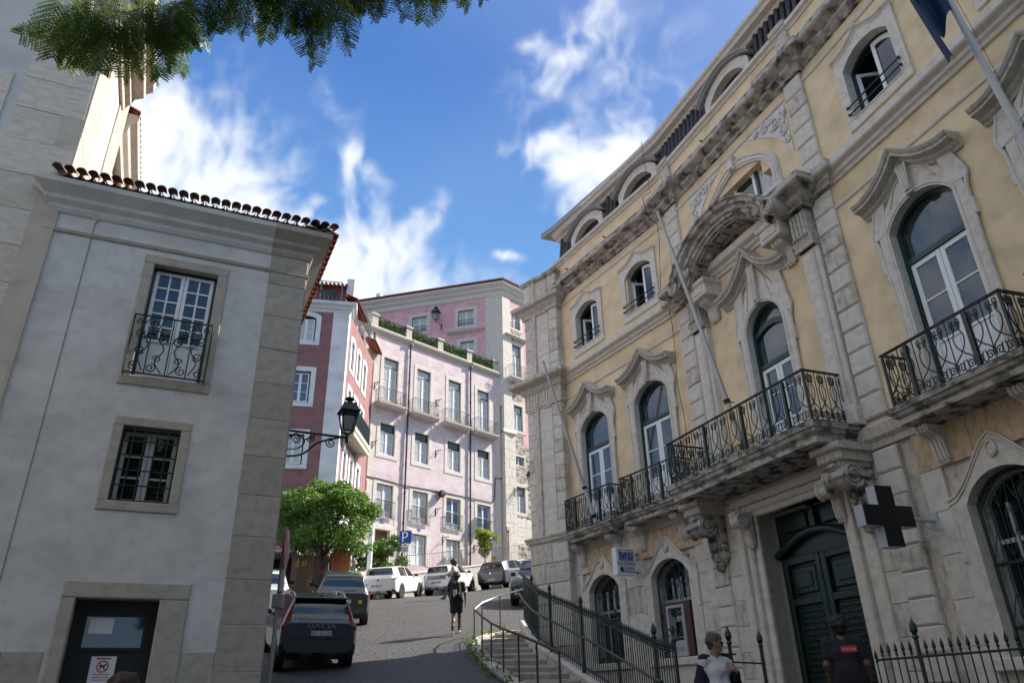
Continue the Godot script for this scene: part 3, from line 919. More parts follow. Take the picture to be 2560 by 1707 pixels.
func bank_ground_window(b: Node, t: Transform3D, w: float, y0: float, ys: float, rise: float, solid := false) -> void:
	var x := w / 2
	var st := MB.new()
	var ia := arch(-x + 0.004, x - 0.004, y0, ys, rise, 12)
	var oa := []
	for i in ia.size():
		if i == 0: oa.append(Vector2(-x - 0.28, y0))
		elif i == ia.size() - 1: oa.append(Vector2(x + 0.28, y0))
		else:
			var f := (i - 1) / 12.0
			var g := absf(f - 0.5) * 2
			oa.append(Vector2((f - 0.5) * 2 * (x + 0.28), lerpf(ys + rise + 0.50, ys + 0.13, pow(smoothstep(0.0, 1.0, g), 0.8))))
	st.band(oa, ia, -0.22, 0.06)
	st.box(-x - 0.30, y0 - 0.16, -0.22, x + 0.30, y0, 0.09, 0.015)
	for e in [[0.02, 0.022], [-0.05, 0.015]]:
		var p := []
		for i in range(1, oa.size() - 1): p.append(Vector3(oa[i].x, oa[i].y + e[0] - 0.03, 0.065))
		st.tube(p, e[1], 5)
	for s in [-1, 1]: st.box(s * (x + 0.25) - 0.035, ys - 0.75, 0.0, s * (x + 0.25) + 0.035, ys - 0.15, 0.085, 0.012)
	var win := part("window", st, M.trim_stone, b, t)
	var md := MB.new()
	md.lathe(A2([0.115, 0.0, 0.105, 0.045, 0.075, 0.06, 0.06, 0.03, 0.03, 0.035, 0.0, 0.055]), 16, Transform3D(Basis(Vector3.RIGHT, PI / 2).scaled_local(Vector3(0.85, 1, 1.15)), Vector3(0, ys + rise + 0.26, 0.05)))
	part("medallion", md, M.trim_stone, win)
	var back := MB.new()
	back.box(-x + 0.05, y0, -0.335, x - 0.05, ys + rise - 0.02, -0.32)
	part("pane", back, M.glass_dark, win)
	var fr := MB.new()
	fr.band(ia, arch(-x + 0.06, x - 0.06, y0, ys, rise - 0.06), -0.32, -0.24)
	for q in [-0.03, x * 0.5, -x * 0.5]: fr.box(q, y0, -0.31, q + 0.05, ys - 0.02, -0.27)
	fr.box(-x + 0.05, ys - 0.55, -0.31, x - 0.05, ys - 0.49, -0.265)
	part("casement", fr, M.grey_frame, win)
	# green grille
	var g := MB.new()
	var n := 8
	for i in n + 1:
		var gx := lerpf(-x + 0.05, x - 0.05, float(i) / n)
		var r := (x * x + rise * rise) / (2 * rise)
		var top := ys + rise - r + sqrt(maxf(0.0, r * r - gx * gx)) - 0.02
		g.tube([Vector3(gx, y0 + 0.02, -0.12), Vector3(gx, top, -0.12)], 0.011, 4, false, false)
		if i < n and i % 2 == 0:
			var d := (2 * x - 0.1) / n
			for yy in [ys - 1.55, ys - 0.75, ys - 0.1]:
				for s in [0.0, 1.0]:
					g.tube([Vector3(gx + d * s * 2, yy, -0.12), Vector3(gx + d, yy + 0.36, -0.12)], 0.008, 4, false, false)
				for s in [-1, 1]:
					var q := []
					for k in spiral(Vector2(gx + d + s * d * 0.45, yy - 0.07), 0.05, 0.014, PI / 2, s * 1.2, 8): q.append(Vector3(k.x, k.y, -0.12))
					g.tube(q, 0.008, 4, false, false)
	for yy in [y0 + 0.05, ys - 1.62, ys - 0.82]: g.box(-x + 0.02, yy - 0.018, -0.14, x - 0.02, yy + 0.018, -0.10)
	var ga := []
	for q in arch(-x + 0.03, x - 0.03, y0, ys, rise - 0.03): ga.append(Vector3(q.x, q.y, -0.12))
	g.tube(ga, 0.022, 5)
	if solid: g.box(-x + 0.04, y0 + 0.05, -0.16, x - 0.04, ys - 0.9, -0.145)
	part("grille", g, M.iron_green, win)

const XZ := Basis(Vector3(1, 0, 0), Vector3(0, 0, 1), Vector3(0, -1, 0))  # a prism laid flat: its x, y become x, z and its z becomes -y

func volute(c: Vector3, r: float, th: float, t := Transform3D()) -> MB:  # spiral scroll disc facing local z
	var m := MB.new()
	var p := []
	var rad := []
	for q in spiral(Vector2.ZERO, r, r * 0.16, -PI / 2, 2.1, 30):
		p.append(Vector3(q.x, q.y, 0)); rad.append(th)
	m.tube(p, rad, 5)
	m.lathe([Vector2(r * 0.98, -th), Vector2(r * 0.98, 0.0), Vector2(0.0, 0.002)], 18, Transform3D(Basis(Vector3.RIGHT, PI / 2), Vector3.ZERO))
	m.ball(Vector3.ZERO, Vector3(r * 0.2, r * 0.2, th * 1.3), 8)
	var o := MB.new()
	o.add(m, t * Transform3D(Basis(), c))
	return o

func bank_building() -> void:
	var at := Transform3D(Basis(), Vector3(4.08, 0.9, -16.4))
	var b := thing("bank_building", "tall yellow baroque building with stone portal, arched windows and green iron balconies", "building", at)
	var inv := at.affine_inverse()
	var T0 := inv * frame(1.58, -20.75, 2.5, 4.35)
	var T1 := inv * frame(4.08, -16.4, 2.12, 5.34)
	var T2 := inv * frame(6.2, -11.06, 2.4, 7.63)
	var TP := inv * frame(0.42, -21.6, 1.0, 0.98)
	var sh := func(t: Transform3D, x: float, y := 0.0, z := 0.0) -> Transform3D: return t * Transform3D(Basis(), Vector3(x, y, z))
	var w0 := [[0.72, 5.62, 2.04, 8.84], [3.19, 5.62, 4.51, 8.84], [0.83, 10.98, 1.97, 12.37], [3.38, 10.98, 4.52, 12.37]]
	var g0 := [[0.63, 2.35, 1.93, 4.45], [3.18, 2.35, 4.48, 4.45]]
	var w1 := [[2.54, 5.62, 3.66, 8.92], [2.05, 11.2, 4.15, 11.7], [2.3, 11.7, 3.9, 12.08]]
	var g1 := [[1.85, 0.3, 4.05, 4.75]]
	var w2 := [[0.70, 5.62, 2.02, 8.84], [3.17, 5.62, 4.49, 8.84], [0.73, 10.98, 1.87, 12.37], [3.5, 10.98, 4.64, 12.37]]
	var g2 := [[0.68, 1.95, 1.98, 4.3], [3.3, 1.95, 4.6, 4.3]]
	part("wall", holes(-0.3, 5.3, 5.3, 14.5, -0.35, 0.0, w0), M.yellow_plaster, b, T0)
	part("wall", holes(0.0, 5.76, 5.3, 14.5, -0.35, 0.0, w1), M.yellow_plaster, b, T1)
	part("wall", holes(0.0, 10.0, 5.3, 14.5, -0.35, 0.0, w2), M.yellow_plaster, b, T2)
	part("stone_wall", holes(-0.3, 5.3, 0.3, 5.3, -0.35, -0.03, g0), M.stone_b, b, T0)
	part("stone_wall", holes(0.0, 5.76, 0.3, 5.3, -0.35, -0.03, g1), M.stone_b, b, T1)
	part("stone_wall", holes(0.0, 10.0, 0.3, 5.3, -0.35, -0.03, g2), M.stone_b, b, T2)
	# the body behind the rooms, the roof
	var foot := V2([1.2, -21.3, 1.9, -20.9, 4.95, -16.5, 7.1, -11.3, 10.2, -1.8, 22, -6, 22, -29, 12, -25.6])
	var m := MB.new()
	m.prism(foot, -14.4, 0.0, Transform3D(XZ, Vector3.ZERO))
	part("core", m, M.core, b, inv)
	m = MB.new()
	m.prism(V2([1.1, -21.4, 1.5, -20.9, 4.4, -16.3, 6.6, -11.2, 9.7, -1.6, 22, -6, 22, -29, 12, -25.8]), -16.15, -15.95, Transform3D(XZ, Vector3.ZERO))
	m.prism(V2([5, -21.5, 6, -19.5, 8.0, -16.4, 9.8, -11.2, 12, -4, 20, -8, 20, -26, 12.5, -24.2]), -16.9, -16.15, Transform3D(XZ, Vector3.ZERO))
	part("roof", m, M.lead, b, inv)
	m = MB.new()
	m.prism(V2([0.46, -21.62, 12.0, -26.4, 12.0, -26.0, 0.75, -21.2]), -14.3, 0.0, Transform3D(XZ, Vector3.ZERO))
	part("side_wall", m, M.stone_b, b, inv)
	# mouldings that run along the whole front
	var W := [Vector2(1.43, -21.01), Vector2(4.08, -16.4), Vector2(6.2, -11.06), Vector2(9.2, -1.52)]
	var along := func(called: String, y: float, pr: Array, mt: Material, path := W) -> void:
		var s := MB.new(); s.sweep_plan(path, y, A2(pr)); part(called, s, mt, b, inv)
	along.call("string_course", 10.17, [0, 0, 0.05, 0, 0.07, 0.06, 0.12, 0.09, 0.13, 0.15, 0.22, 0.19, 0.24, 0.22, 0.24, 0.36, 0.0, 0.39], M.trim_stone)
	along.call("picture_moulding", 9.67, [0, 0, 0.025, 0, 0.04, 0.03, 0.025, 0.06, 0, 0.065], M.trim_stone)
	along.call("picture_moulding", 12.86, [0, 0, 0.025, 0, 0.045, 0.04, 0.025, 0.08, 0, 0.085], M.trim_stone)
	along.call("cornice", 13.14, [0, 0, 0.05, 0, 0.08, 0.06, 0.16, 0.12, 0.17, 0.2, 0.33, 0.26, 0.36, 0.3, 0.36, 0.44, 0.30, 0.50, 0.0, 0.58], M.black_stained_stone)
	along.call("parapet_moulding", 14.36, [0, 0, 0.03, 0, 0.05, 0.05, 0.12, 0.08, 0.13, 0.16, 0.0, 0.19], M.trim_stone)
	along.call("belt_course", 5.16, [0, 0, 0.05, 0, 0.06, 0.10, 0.12, 0.16, 0.13, 0.34, 0.05, 0.44, 0, 0.45], M.stained_stone)
	along.call("eave", 15.70, [-0.70, 0, -0.36, 0, -0.32, 0.05, -0.30, 0.08, -0.16, 0.12, -0.13, 0.20, -0.07, 0.25, -0.06, 0.34, -0.10, 0.38, -0.70, 0.44], M.trim_stone, [Vector2(1.36, -21.14), W[1], W[2], W[3]])
	# ashlar of the ground storey
	var sm := [M.stone, M.stone_b, M.stone_c, M.stone, M.stone_c]
	var keep := func(r: Array) -> Array: return [r[0] - 0.27, r[1] - 0.3, r[2] + 0.27, r[3] + 0.1]
	ashlar(b, T0, -0.28, 5.28, 1.0, 5.16, 0.56, 1.1, -0.05, 0.03, g0.map(keep), sm, "stone_block", 0.008, 0.003, [[0.5, 4.55, 2.1, 5.3, M.ochre_stone], [3.0, 4.5, 4.6, 5.3, M.ochre_stone]])
	ashlar(b, T1, 0.0, 1.25, 0.9, 5.16, 0.5, 0.7, -0.05, 0.03, [], sm, "stone_block", 0.008, 0.003)
	ashlar(b, T1, 4.62, 5.0, 0.9, 5.16, 0.5, 0.7, -0.05, 0.03, [], sm, "stone_block", 0.008, 0.003)
	ashlar(b, T2, 0.0, 6.0, 0.9, 5.16, 0.6, 1.1, -0.05, 0.03, g2.map(keep), sm, "stone_block", 0.008, 0.003, [[0.4, 4.4, 4.8, 5.3, M.ochre_stone]])
	# rusticated strips either side of the portal
	for y2 in [[0.9, 5.12], [5.65, 10.12], [10.6, 13.1]]:
		ashlar(b, T1, 0.28, 0.80, y2[0], y2[1], 0.40, 0.6, -0.02, 0.085, [], sm, "quoin_block", 0.03, 0.004)
		ashlar(b, T1, 5.0, 5.5, y2[0], y2[1], 0.40, 0.6, -0.02, 0.085, [], sm, "quoin_block", 0.03, 0.004)
	for x in [0.54, 5.25]:
		m = MB.new()
		m.sweep_plan([Vector2(x - 0.30, 0.0), Vector2(x - 0.30, 0.09), Vector2(x + 0.30, 0.09), Vector2(x + 0.30, 0.0)], 13.10, A2([0, 0, 0.05, 0, 0.08, 0.06, 0.16, 0.12, 0.17, 0.2, 0.35, 0.26, 0.38, 0.3, 0.38, 0.45, 0.32, 0.52, -0.1, 0.62]))
		part("cornice_break", m, M.black_stained_stone, b, T1)
		m = MB.new()
		m.sweep_plan([Vector2(x - 0.30, 0.0), Vector2(x - 0.30, 0.09), Vector2(x + 0.30, 0.09), Vector2(x + 0.30, 0.0)], 10.16, A2([0, 0, 0.05, 0, 0.07, 0.06, 0.12, 0.09, 0.13, 0.15, 0.24, 0.19, 0.26, 0.22, 0.26, 0.38, -0.1, 0.43]))
		part("string_break", m, M.stained_stone, b, T1)
		m = MB.new()
		m.box(x - 0.2, 13.7, -0.2, x + 0.2, 14.56, 0.07, 0.02); m.box(x - 0.24, 14.48, -0.22, x + 0.24, 14.64, 0.16, 0.02)
		part("parapet_pier", m, M.stained_stone, b, T1)
	# corner pier
	var pm := [M.stone_c, M.stone, M.stone_c, M.stone_b]
	ashlar(b, TP, -0.02, 1.44, 1.2, 5.52, 0.52, 0.75, -0.4, 0.06, [], pm, "pier_block", 0.025, 0.004)
	for y2 in [[5.74, 9.6], [10.58, 12.82]]:
		ashlar(b, TP, 0.0, 0.36, y2[0], y2[1], 0.385, 0.6, -0.4, 0.0, [], pm, "pier_block", 0.02, 0.004)
		ashlar(b, TP, 0.45, 1.04, y2[0], y2[1], 0.77, 0.7, -0.4, 0.0, [], pm, "pier_block", 0.005, 0.001)
		ashlar(b, TP, 1.08, 1.44, y2[0], y2[1], 0.385, 0.6, -0.4, 0.05, [], pm, "pier_block", 0.02, 0.004)
	m = MB.new(); m.box(0.02, 1.0, -0.5, 1.42, 14.2, -0.03)
	part("pier_core", m, M.stone_b, b, TP)
	var around := [Vector2(-0.02, -0.5), Vector2(-0.02, 0.0), Vector2(1.06, 0.0), Vector2(1.06, 0.05), Vector2(1.45, 0.05), Vector2(1.45, -0.3)]
	var pier_run := func(called: String, y: float, pr: Array, mt: Material) -> void:
		var s := MB.new(); s.sweep_plan(around, y, A2(pr)); part(called, s, mt, b, TP)
	pier_run.call("pier_belt", 5.50, [-0.05, 0, 0.03, 0, 0.04, 0.05, 0.10, 0.09, 0.11, 0.15, 0.14, 0.19, 0.14, 0.24, -0.05, 0.27], M.stained_stone)
	pier_run.call("pier_capital", 9.62, [-0.05, 0, 0.02, 0, 0.03, 0.05, 0.03, 0.5, 0.1, 0.55, 0.14, 0.63, 0.16, 0.7, 0.38, 0.76, 0.42, 0.80, 0.42, 0.92, -0.05, 0.98], M.stained_stone)
	pier_run.call("pier_cornice", 12.82, [-0.05, 0, 0.04, 0, 0.06, 0.1, 0.14, 0.2, 0.16, 0.25, 0.3, 0.3, 0.32, 0.42, -0.05, 0.5], M.stained_stone)
	pier_run.call("pier_cap", 14.08, [-0.05, 0, 0.03, 0, 0.08, 0.06, 0.09, 0.14, -0.05, 0.18], M.black_stained_stone)
	m = MB.new()
	for x in [0.12, 0.24, 0.36, 0.78, 0.88, 0.98]: m.box(x - 0.035, 9.72, -0.02, x + 0.035, 10.16, 0.06, 0.012)
	for x in [0.24, 0.88]:
		m.box(x - 0.2, 9.64, -0.02, x + 0.2, 9.70, 0.075, 0.01)
		for k in 4: m.box(x - 0.17 + k * 0.09, 9.56, -0.02, x - 0.1 + k * 0.09, 9.64, 0.05)
	for r in [0.13, 0.075]:
		var ring := []
		for k in 20: ring.append(Vector3(0.57 + r * cos(TAU * k / 20), 9.93 + r * 1.3 * sin(TAU * k / 20), 0.02))
		m.tube(ring, 0.02, 5, true)
	part("triglyph", m, M.trim_stone, b, TP)
	ashlar(b, TP, 0.0, 1.04, 13.32, 14.1, 0.8, 0.52, -0.4, 0.0, [], pm, "pier_block", 0.02, 0.003)
	ashlar(b, TP, 1.08, 1.44, 13.32, 14.1, 0.8, 0.52, -0.4, 0.04, [], pm, "pier_block", 0.02, 0.003)
	# windows
	for x in [1.38, 3.85]:
		bank_window(b, sh.call(T0, x), 5.62, 8.45, 0.38, 1.32, 9.10, 1.03, 0.47)
		bank_upper_window(b, sh.call(T0, x + 0.03), 1.14, 11.0, 12.1, 0.26)
	for x in [1.36, 3.83]:
		bank_window(b, sh.call(T2, x), 5.62, 8.45, 0.38, 1.32, 9.10, 1.03, 0.47)
	for x in [1.3, 4.07]: bank_upper_window(b, sh.call(T2, x), 1.14, 11.0, 12.1, 0.26)
	bank_window(b, sh.call(T1, 3.1), 5.62, 8.36, 0.55, 1.12, 9.38, 1.08, 0.66, true)
	for x in [1.28, 3.83]: bank_ground_window(b, sh.call(T0, x), 1.3, 2.35, 4.08, 0.36)
	for x in [1.33, 3.95]: bank_ground_window(b, sh.call(T2, x), 1.3, 1.95, 3.92, 0.38)
	wide_attic_window(b, sh.call(T1, 3.1))
	# balconies
	balcony(b, sh.call(T0, 0), 0.33, 2.46, 5.6, 0.52, 0.86, 0.28, [0.85, 1.95])
	balcony(b, sh.call(T0, 0), 2.84, 4.98, 5.6, 0.52, 0.86, 0.28, [3.3, 4.4])
	balcony(b, sh.call(T2, 0), 0.33, 2.56, 5.42, 0.6, 0.86, 0.28, [0.85, 1.95])
	balcony(b, sh.call(T2, 0), 2.9, 5.1, 5.42, 0.6, 0.86, 0.28, [3.3, 4.5])
	balcony(b, T1, 0.5, 4.88, 5.62, 1.05, 0.9, 0.36, [1.9, 3.1, 4.3])
	for c in [[T0, 0.48], [T0, 2.02], [T0, 3.02], [T0, 4.52], [T2, 0.55], [T2, 2.15], [T2, 3.15], [T2, 4.75]]:
		part("console", console(0.24), M.trim_stone, b, sh.call(c[0], c[1], 5.30 if c[0] == T0 else 5.12, 0.03))
	# attic: mansard of dark tiles with three dormers
	var runs := [[T0, -0.3, 5.25, [1.4, 4.0]], [T1, 0.1, 5.7, [3.1]], [T2, 0.1, 4.0, [1.35, 4.0]]]
	for r in runs:
		m = MB.new()
		m.q4(Vector3(r[1], 14.4, -0.30), Vector3(r[2], 14.4, -0.30), Vector3(r[2], 15.75, -0.48), Vector3(r[1], 15.75, -0.48))
		part("mansard", m, M.black_tile, b, r[0])
		var x: float = r[1] + 0.1
		while x < r[2]:
			var inside := false
			for d in r[3]:
				if absf(x - d) < 1.0: inside = true
			if not inside:
				m = MB.new()
				for k in 3:
					var a := Vector3(x, 14.5 + k * 0.42, -0.265 - k * 0.05)
					m.tube([a, a + Vector3(0, 0.46, -0.045)], [0.088, 0.072], 7)
				part("roof_tile", m, M.black_tile if rng.randf() < 0.6 else M.black_tile_b, b, r[0])
			x += 0.19
		for d in r[3]: dormer(b, sh.call(r[0], d))
	portal(b, T1)
	# the drainage spouts and the hanging cable
	for x in [0.55, 2.6]:
		m = MB.new(); m.tube([Vector3(x, 14.0, -0.02), Vector3(x, 14.0, 0.1)], 0.022, 6)
		part("spout", m, M.rust_iron, b, T0)
	for x in [2.2, 4.4]:
		m = MB.new(); m.tube([Vector3(x, 14.0, -0.02), Vector3(x, 14.0, 0.1)], 0.022, 6)
		part("spout", m, M.rust_iron, b, T1)
	var cab := []
	for q in bez([Vector2(4.83, 15.9), Vector2(4.85, 15.2), Vector2(4.95, 13.75), Vector2(5.05, 12.7), Vector2(4.93, 11.6), Vector2(4.85, 10.75), Vector2(5.05, 10.3), Vector2(5.1, 9.5), Vector2(5.02, 8.3), Vector2(5.1, 7.4), Vector2(5.05, 6.55)], 5): cab.append(Vector3(q.x, q.y, 0.16 + (0.32 if q.y > 13.1 and q.y < 14.0 else 0.0)))
	m = MB.new(); m.tube(cab, 0.010, 4)
	part("cable", m, M.ink, b, T0)

func wide_attic_window(b: Node, t: Transform3D) -> void:  # low wide light above the portal arch, with a trefoil moulding
	var st := MB.new()
	var top := bez([Vector2(-1.12, 11.2), Vector2(-1.10, 11.6), Vector2(-0.85, 12.02), Vector2(-0.5, 12.22), Vector2(0, 12.36), Vector2(0.5, 12.22), Vector2(0.85, 12.02), Vector2(1.10, 11.6), Vector2(1.12, 11.2)], 4)
	var o := []
	for i in top.size():
		var q: Vector2 = top[i]
		var g := absf(q.x)
		o.append(Vector2(q.x * 1.17, q.y + (0.0 if i == 0 or i == top.size() - 1 else 0.20 + 0.06 * sin(g * 6.0))))
	st.band(o, top, -0.22, 0.06)
	for f in [1.05, 1.13]:
		var p := []
		for i in top.size(): p.append(Vector3(lerpf(top[i].x, o[i].x, (f - 1.0) / 0.17), lerpf(top[i].y, o[i].y, (f - 1.0) / 0.17), 0.065))
		st.tube(p, 0.024, 5)
	st.box(-1.35, 11.05, -0.2, 1.35, 11.2, 0.08, 0.015)
	var win := part("window", st, M.trim_stone, b, t)
	var fr := MB.new()
	var inn := []
	for q in top: inn.append(Vector2(q.x * 0.93, q.y - 0.07))
	fr.band(top, inn, -0.28, -0.15)
	for x in [-0.42, 0.42]: fr.box(x - 0.045, 11.2, -0.28, x + 0.045, 12.22, -0.15, 0.01)
	part("outer_frame", fr, M.green_paint, win)
	var c := MB.new()
	var co := [Vector2(-0.37, 11.2), Vector2(-0.37, 12.10), Vector2(-0.2, 12.22), Vector2(0, 12.26), Vector2(0.2, 12.22), Vector2(0.37, 12.10), Vector2(0.37, 11.2)]
	var ci := []
	for q in co: ci.append(Vector2(q.x * 0.78, q.y - 0.08 if q.y > 11.3 else q.y))
	c.band(co, ci, -0.21, -0.16)
	part("casement", c, M.white_frame, win)
	glazing(win, Transform3D(Basis(), Vector3(0, 0, -0.18)), ci, M.glass, "pane")
	glazing(win, Transform3D(Basis(), Vector3(0, 0, -0.2)), A2([0.46, 11.2, 1.04, 11.2, 1.02, 11.6, 0.8, 11.93, 0.46, 12.1]), M.glass_curtained, "pane")
	glazing(win, Transform3D(Basis(), Vector3(0, 0, -0.24)), A2([-1.04, 11.2, -0.46, 11.2, -0.46, 12.1, -0.8, 11.93, -1.02, 11.6]), M.glass_dark, "pane")
	var ks := MB.new()
	ks.box(-0.09, 12.36, 0.0, 0.09, 12.72, 0.15, 0.03); ks.ball(Vector3(0, 12.72, 0.1), Vector3(0.13, 0.06, 0.1), 8); ks.ball(Vector3(0, 12.42, 0.13), Vector3(0.07, 0.07, 0.06), 8)
	part("keystone", ks, M.trim_stone, win)
	# two white stucco spandrels with scrolled foliage
	for s in [-1.0, 1.0]:
		var m := MB.new()
		m.prism(V2([s * 0.5, 12.83, s * 1.78, 12.80, s * 1.78, 11.55, s * 1.62, 11.85, s * 1.3, 12.3, s * 0.9, 12.62]), 0.0, 0.02)
		var r := RandomNumberGenerator.new()
		r.seed = 40
		for c2 in [[1.45, 12.55, 0.16], [1.62, 12.2, 0.12], [1.12, 12.68, 0.12], [1.68, 11.92, 0.08], [0.85, 12.74, 0.07], [1.3, 12.72, 0.08], [1.68, 12.6, 0.10], [1.66, 12.42, 0.08]]:
			var p := []
			for q in spiral(Vector2(s * c2[0], c2[1]), c2[2], c2[2] * 0.2, r.randf() * TAU, s * 1.6, 16): p.append(Vector3(q.x, q.y, 0.035))
			m.tube(p, 0.028, 5)
			for k in 4:
				var a := r.randf() * TAU
				m.ball(Vector3(s * c2[0] + cos(a) * c2[2], c2[1] + sin(a) * c2[2] * 0.9, 0.03), Vector3(0.05, 0.03, 0.035), 6)
		part("stucco_spandrel", m, M.relief_white, b, t)

func dormer(b: Node, t: Transform3D) -> void:
	var m := MB.new()
	m.band(arch(-0.88, 0.88, 14.5, 15.22, 0.42), arch(-0.66, 0.66, 14.5, 15.02, 0.36), -0.75, -0.22)
	var d := part("dormer", m, M.trim_stone, b, t)
	m = MB.new()
	var p := arch(-1.02, 1.02, 15.17, 15.18, 0.46, 16)
	p.pop_back(); p.pop_front()
	m.sweep(p, A2([-0.9, 0.0, -0.12, 0.0, -0.10, 0.03, -0.06, 0.04, -0.05, 0.08, -0.9, 0.085]))
	part("hood", m, M.lead, d)
	m = MB.new()
	m.band(arch(-0.64, 0.64, 14.5, 15.0, 0.35), arch(-0.56, 0.56, 14.5, 14.95, 0.32), -0.5, -0.44)
	m.box(-0.05, 14.5, -0.5, 0.05, 15.28, -0.43)
	part("casement", m, M.white_frame, d)
	glazing(d, Transform3D(Basis(), Vector3(0, 0, -0.47)), arch(-0.6, 0.6, 14.5, 14.97, 0.34), M.glass)

func portal(b: Node, t: Transform3D) -> void:
	# giant pilasters
	for s in [0, 1]:
		var x: float = [0.92, 4.55][s]
		var m := MB.new()
		m.box(x - 0.02, 5.6, 0.0, x + 0.44, 9.2, 0.14, 0.02)
		m.box(x + 0.07, 5.75, 0.1, x + 0.35, 9.1, 0.22, 0.04)
		m.box(x - 0.08, 5.6, 0.0, x + 0.50, 5.95, 0.26, 0.03)
		part("pilaster", m, M.trim_stone, b, t)
		m = MB.new()
		m.sweep_plan([Vector2(x, 0.0), Vector2(x, 0.2), Vector2(x + 0.42, 0.2), Vector2(x + 0.42, 0.0)], 9.2, A2([0, 0, 0.04, 0, 0.05, 0.05, 0.02, 0.08, 0.05, 0.16, 0.07, 0.2, -0.1, 0.22]))
		m.box(x, 9.4, 0.0, x + 0.42, 10.0, 0.26, 0.02)
		for k in 4: m.box(x + 0.03 + k * 0.095, 9.46, 0.2, x + 0.1 + k * 0.095, 9.95, 0.29, 0.012)
		for k in 5: m.ball(Vector3(x + 0.05 + k * 0.08, 9.43, 0.29), Vector3.ONE * 0.03, 6)
		part("capital", m, M.stained_stone, b, t)
		# entablature block over the pilaster
		m = MB.new()
		m.sweep_plan([Vector2(x - 0.08, 0.0), Vector2(x - 0.08, 0.34), Vector2(x + 0.50, 0.34), Vector2(x + 0.50, 0.0)], 10.0, A2([0, 0, 0.04, 0, 0.06, 0.06, 0.14, 0.12, 0.16, 0.2, 0.34, 0.26, 0.38, 0.32, 0.38, 0.46, 0.3, 0.52, -0.3, 0.6]))
		m.box(x - 0.05, 10.0, 0.0, x + 0.47, 10.5, 0.33)
		part("entablature", m, M.black_stained_stone, b, t)
	# bracket pieces that carry the arch
	for s in [-1.0, 1.0]:
		var x = 2.92 + s * 1.27
		var m := MB.new()
		m.box(x - 0.3, 9.72, 0.0, x + 0.3, 10.08, 0.46, 0.02)
		m.box(x - 0.22, 9.80, 0.4, x + 0.22, 10.0, 0.48, 0.015)
		m.sweep_plan([Vector2(x - 0.3, 0), Vector2(x - 0.3, 0.46), Vector2(x + 0.3, 0.46), Vector2(x + 0.3, 0)], 10.02, A2([0, 0, 0.03, 0, 0.05, 0.05, 0.05, 0.1, -0.1, 0.12]))
		part("impost", m, M.trim_stone, b, t)
		part("arch_bracket", console(0.30, 0.95), M.trim_stone, b, t * Transform3D(Basis(), Vector3(x, 9.72, 0.02)))
		part("volute", volute(Vector3(0, 0, 0), 0.17, 0.035), M.stained_stone, b, t * Transform3D(Basis().scaled(Vector3(-s, 1, 1)), Vector3(2.92 + s * 1.72, 10.16, 0.80)))
		var sc := MB.new()
		sc.lathe(A2([0.0, -0.3, 0.15, -0.3, 0.17, -0.1, 0.17, 0.05, 0.15, 0.1, 0.0, 0.1]), 14, Transform3D(Basis(Vector3.RIGHT, PI / 2), Vector3(2.92 + s * 1.72, 10.16, 0.68)))
		part("volute_roll", sc, M.stained_stone, b, t)
	# the arched hood: deep soffit, stepped mouldings in front
	var path := []
	for i in 29:
		var a := lerpf(-1.02, 1.02, i / 28.0)
		path.append(Vector2(2.92 + 1.66 * sin(a), 9.98 - 0.85 + 1.66 * cos(a)))
	var m2 := MB.new()
	m2.sweep(path, A2([0.0, 0.0, 0.60, 0.0, 0.62, 0.04, 0.67, 0.06, 0.68, 0.12, 0.73, 0.14, 0.75, 0.22, 0.84, 0.26, 0.86, 0.34, 0.90, 0.36, 0.90, 0.41, 0.0, 0.48]))
	part("arch_hood", m2, M.black_stained_stone, b, t)
	# coffers on the soffit
	for i in 6:
		var a := lerpf(-0.82, 0.82, i / 5.0)
		var c := Vector3(2.92 + 1.66 * sin(a), 9.13 + 1.66 * cos(a), 0.34)
		var tt := t * Transform3D(Basis(Vector3(0, 0, 1), -a), c)
		var k := MB.new()
		k.box(-0.22, -0.03, -0.20, 0.22, 0.01, -0.17); k.box(-0.22, -0.03, 0.17, 0.22, 0.01, 0.20); k.box(-0.22, -0.03, -0.17, -0.19, 0.01, 0.17); k.box(0.19, -0.03, -0.17, 0.22, 0.01, 0.17)
		if i % 2: k.ball(Vector3(0, -0.01, 0), Vector3(0.1, 0.05, 0.1), 10)
		else: k.box(-0.13, -0.02, -0.1, 0.13, 0.01, 0.1)
		part("soffit_coffer", k, M.stained_stone, b, tt)
	# stone doorcase under the balcony
	var j := MB.new()
	for s in [-1.0, 1.0]:
		var x = 2.95 + s * 1.1
		for q in [[0.0, 0.16, 0.04, -0.45], [0.16, 0.30, 0.12, -0.3], [0.30, 0.36, 0.20, -0.2], [0.36, 0.62, 0.10, -0.2]]:
			j.box(minf(x + s * q[0], x + s * q[1]), 0.6, q[3], maxf(x + s * q[0], x + s * q[1]), 5.0, q[2], 0.025)
	j.box(1.82, 4.75, -0.45, 4.08, 5.0, 0.06, 0.02)
	j.box(1.25, 5.0, -0.3, 4.65, 5.16, 0.16, 0.02)
	j.box(1.35, 4.86, -0.3, 4.55, 5.0, 0.10, 0.02)
	part("doorcase", j, M.trim_stone, b, t)
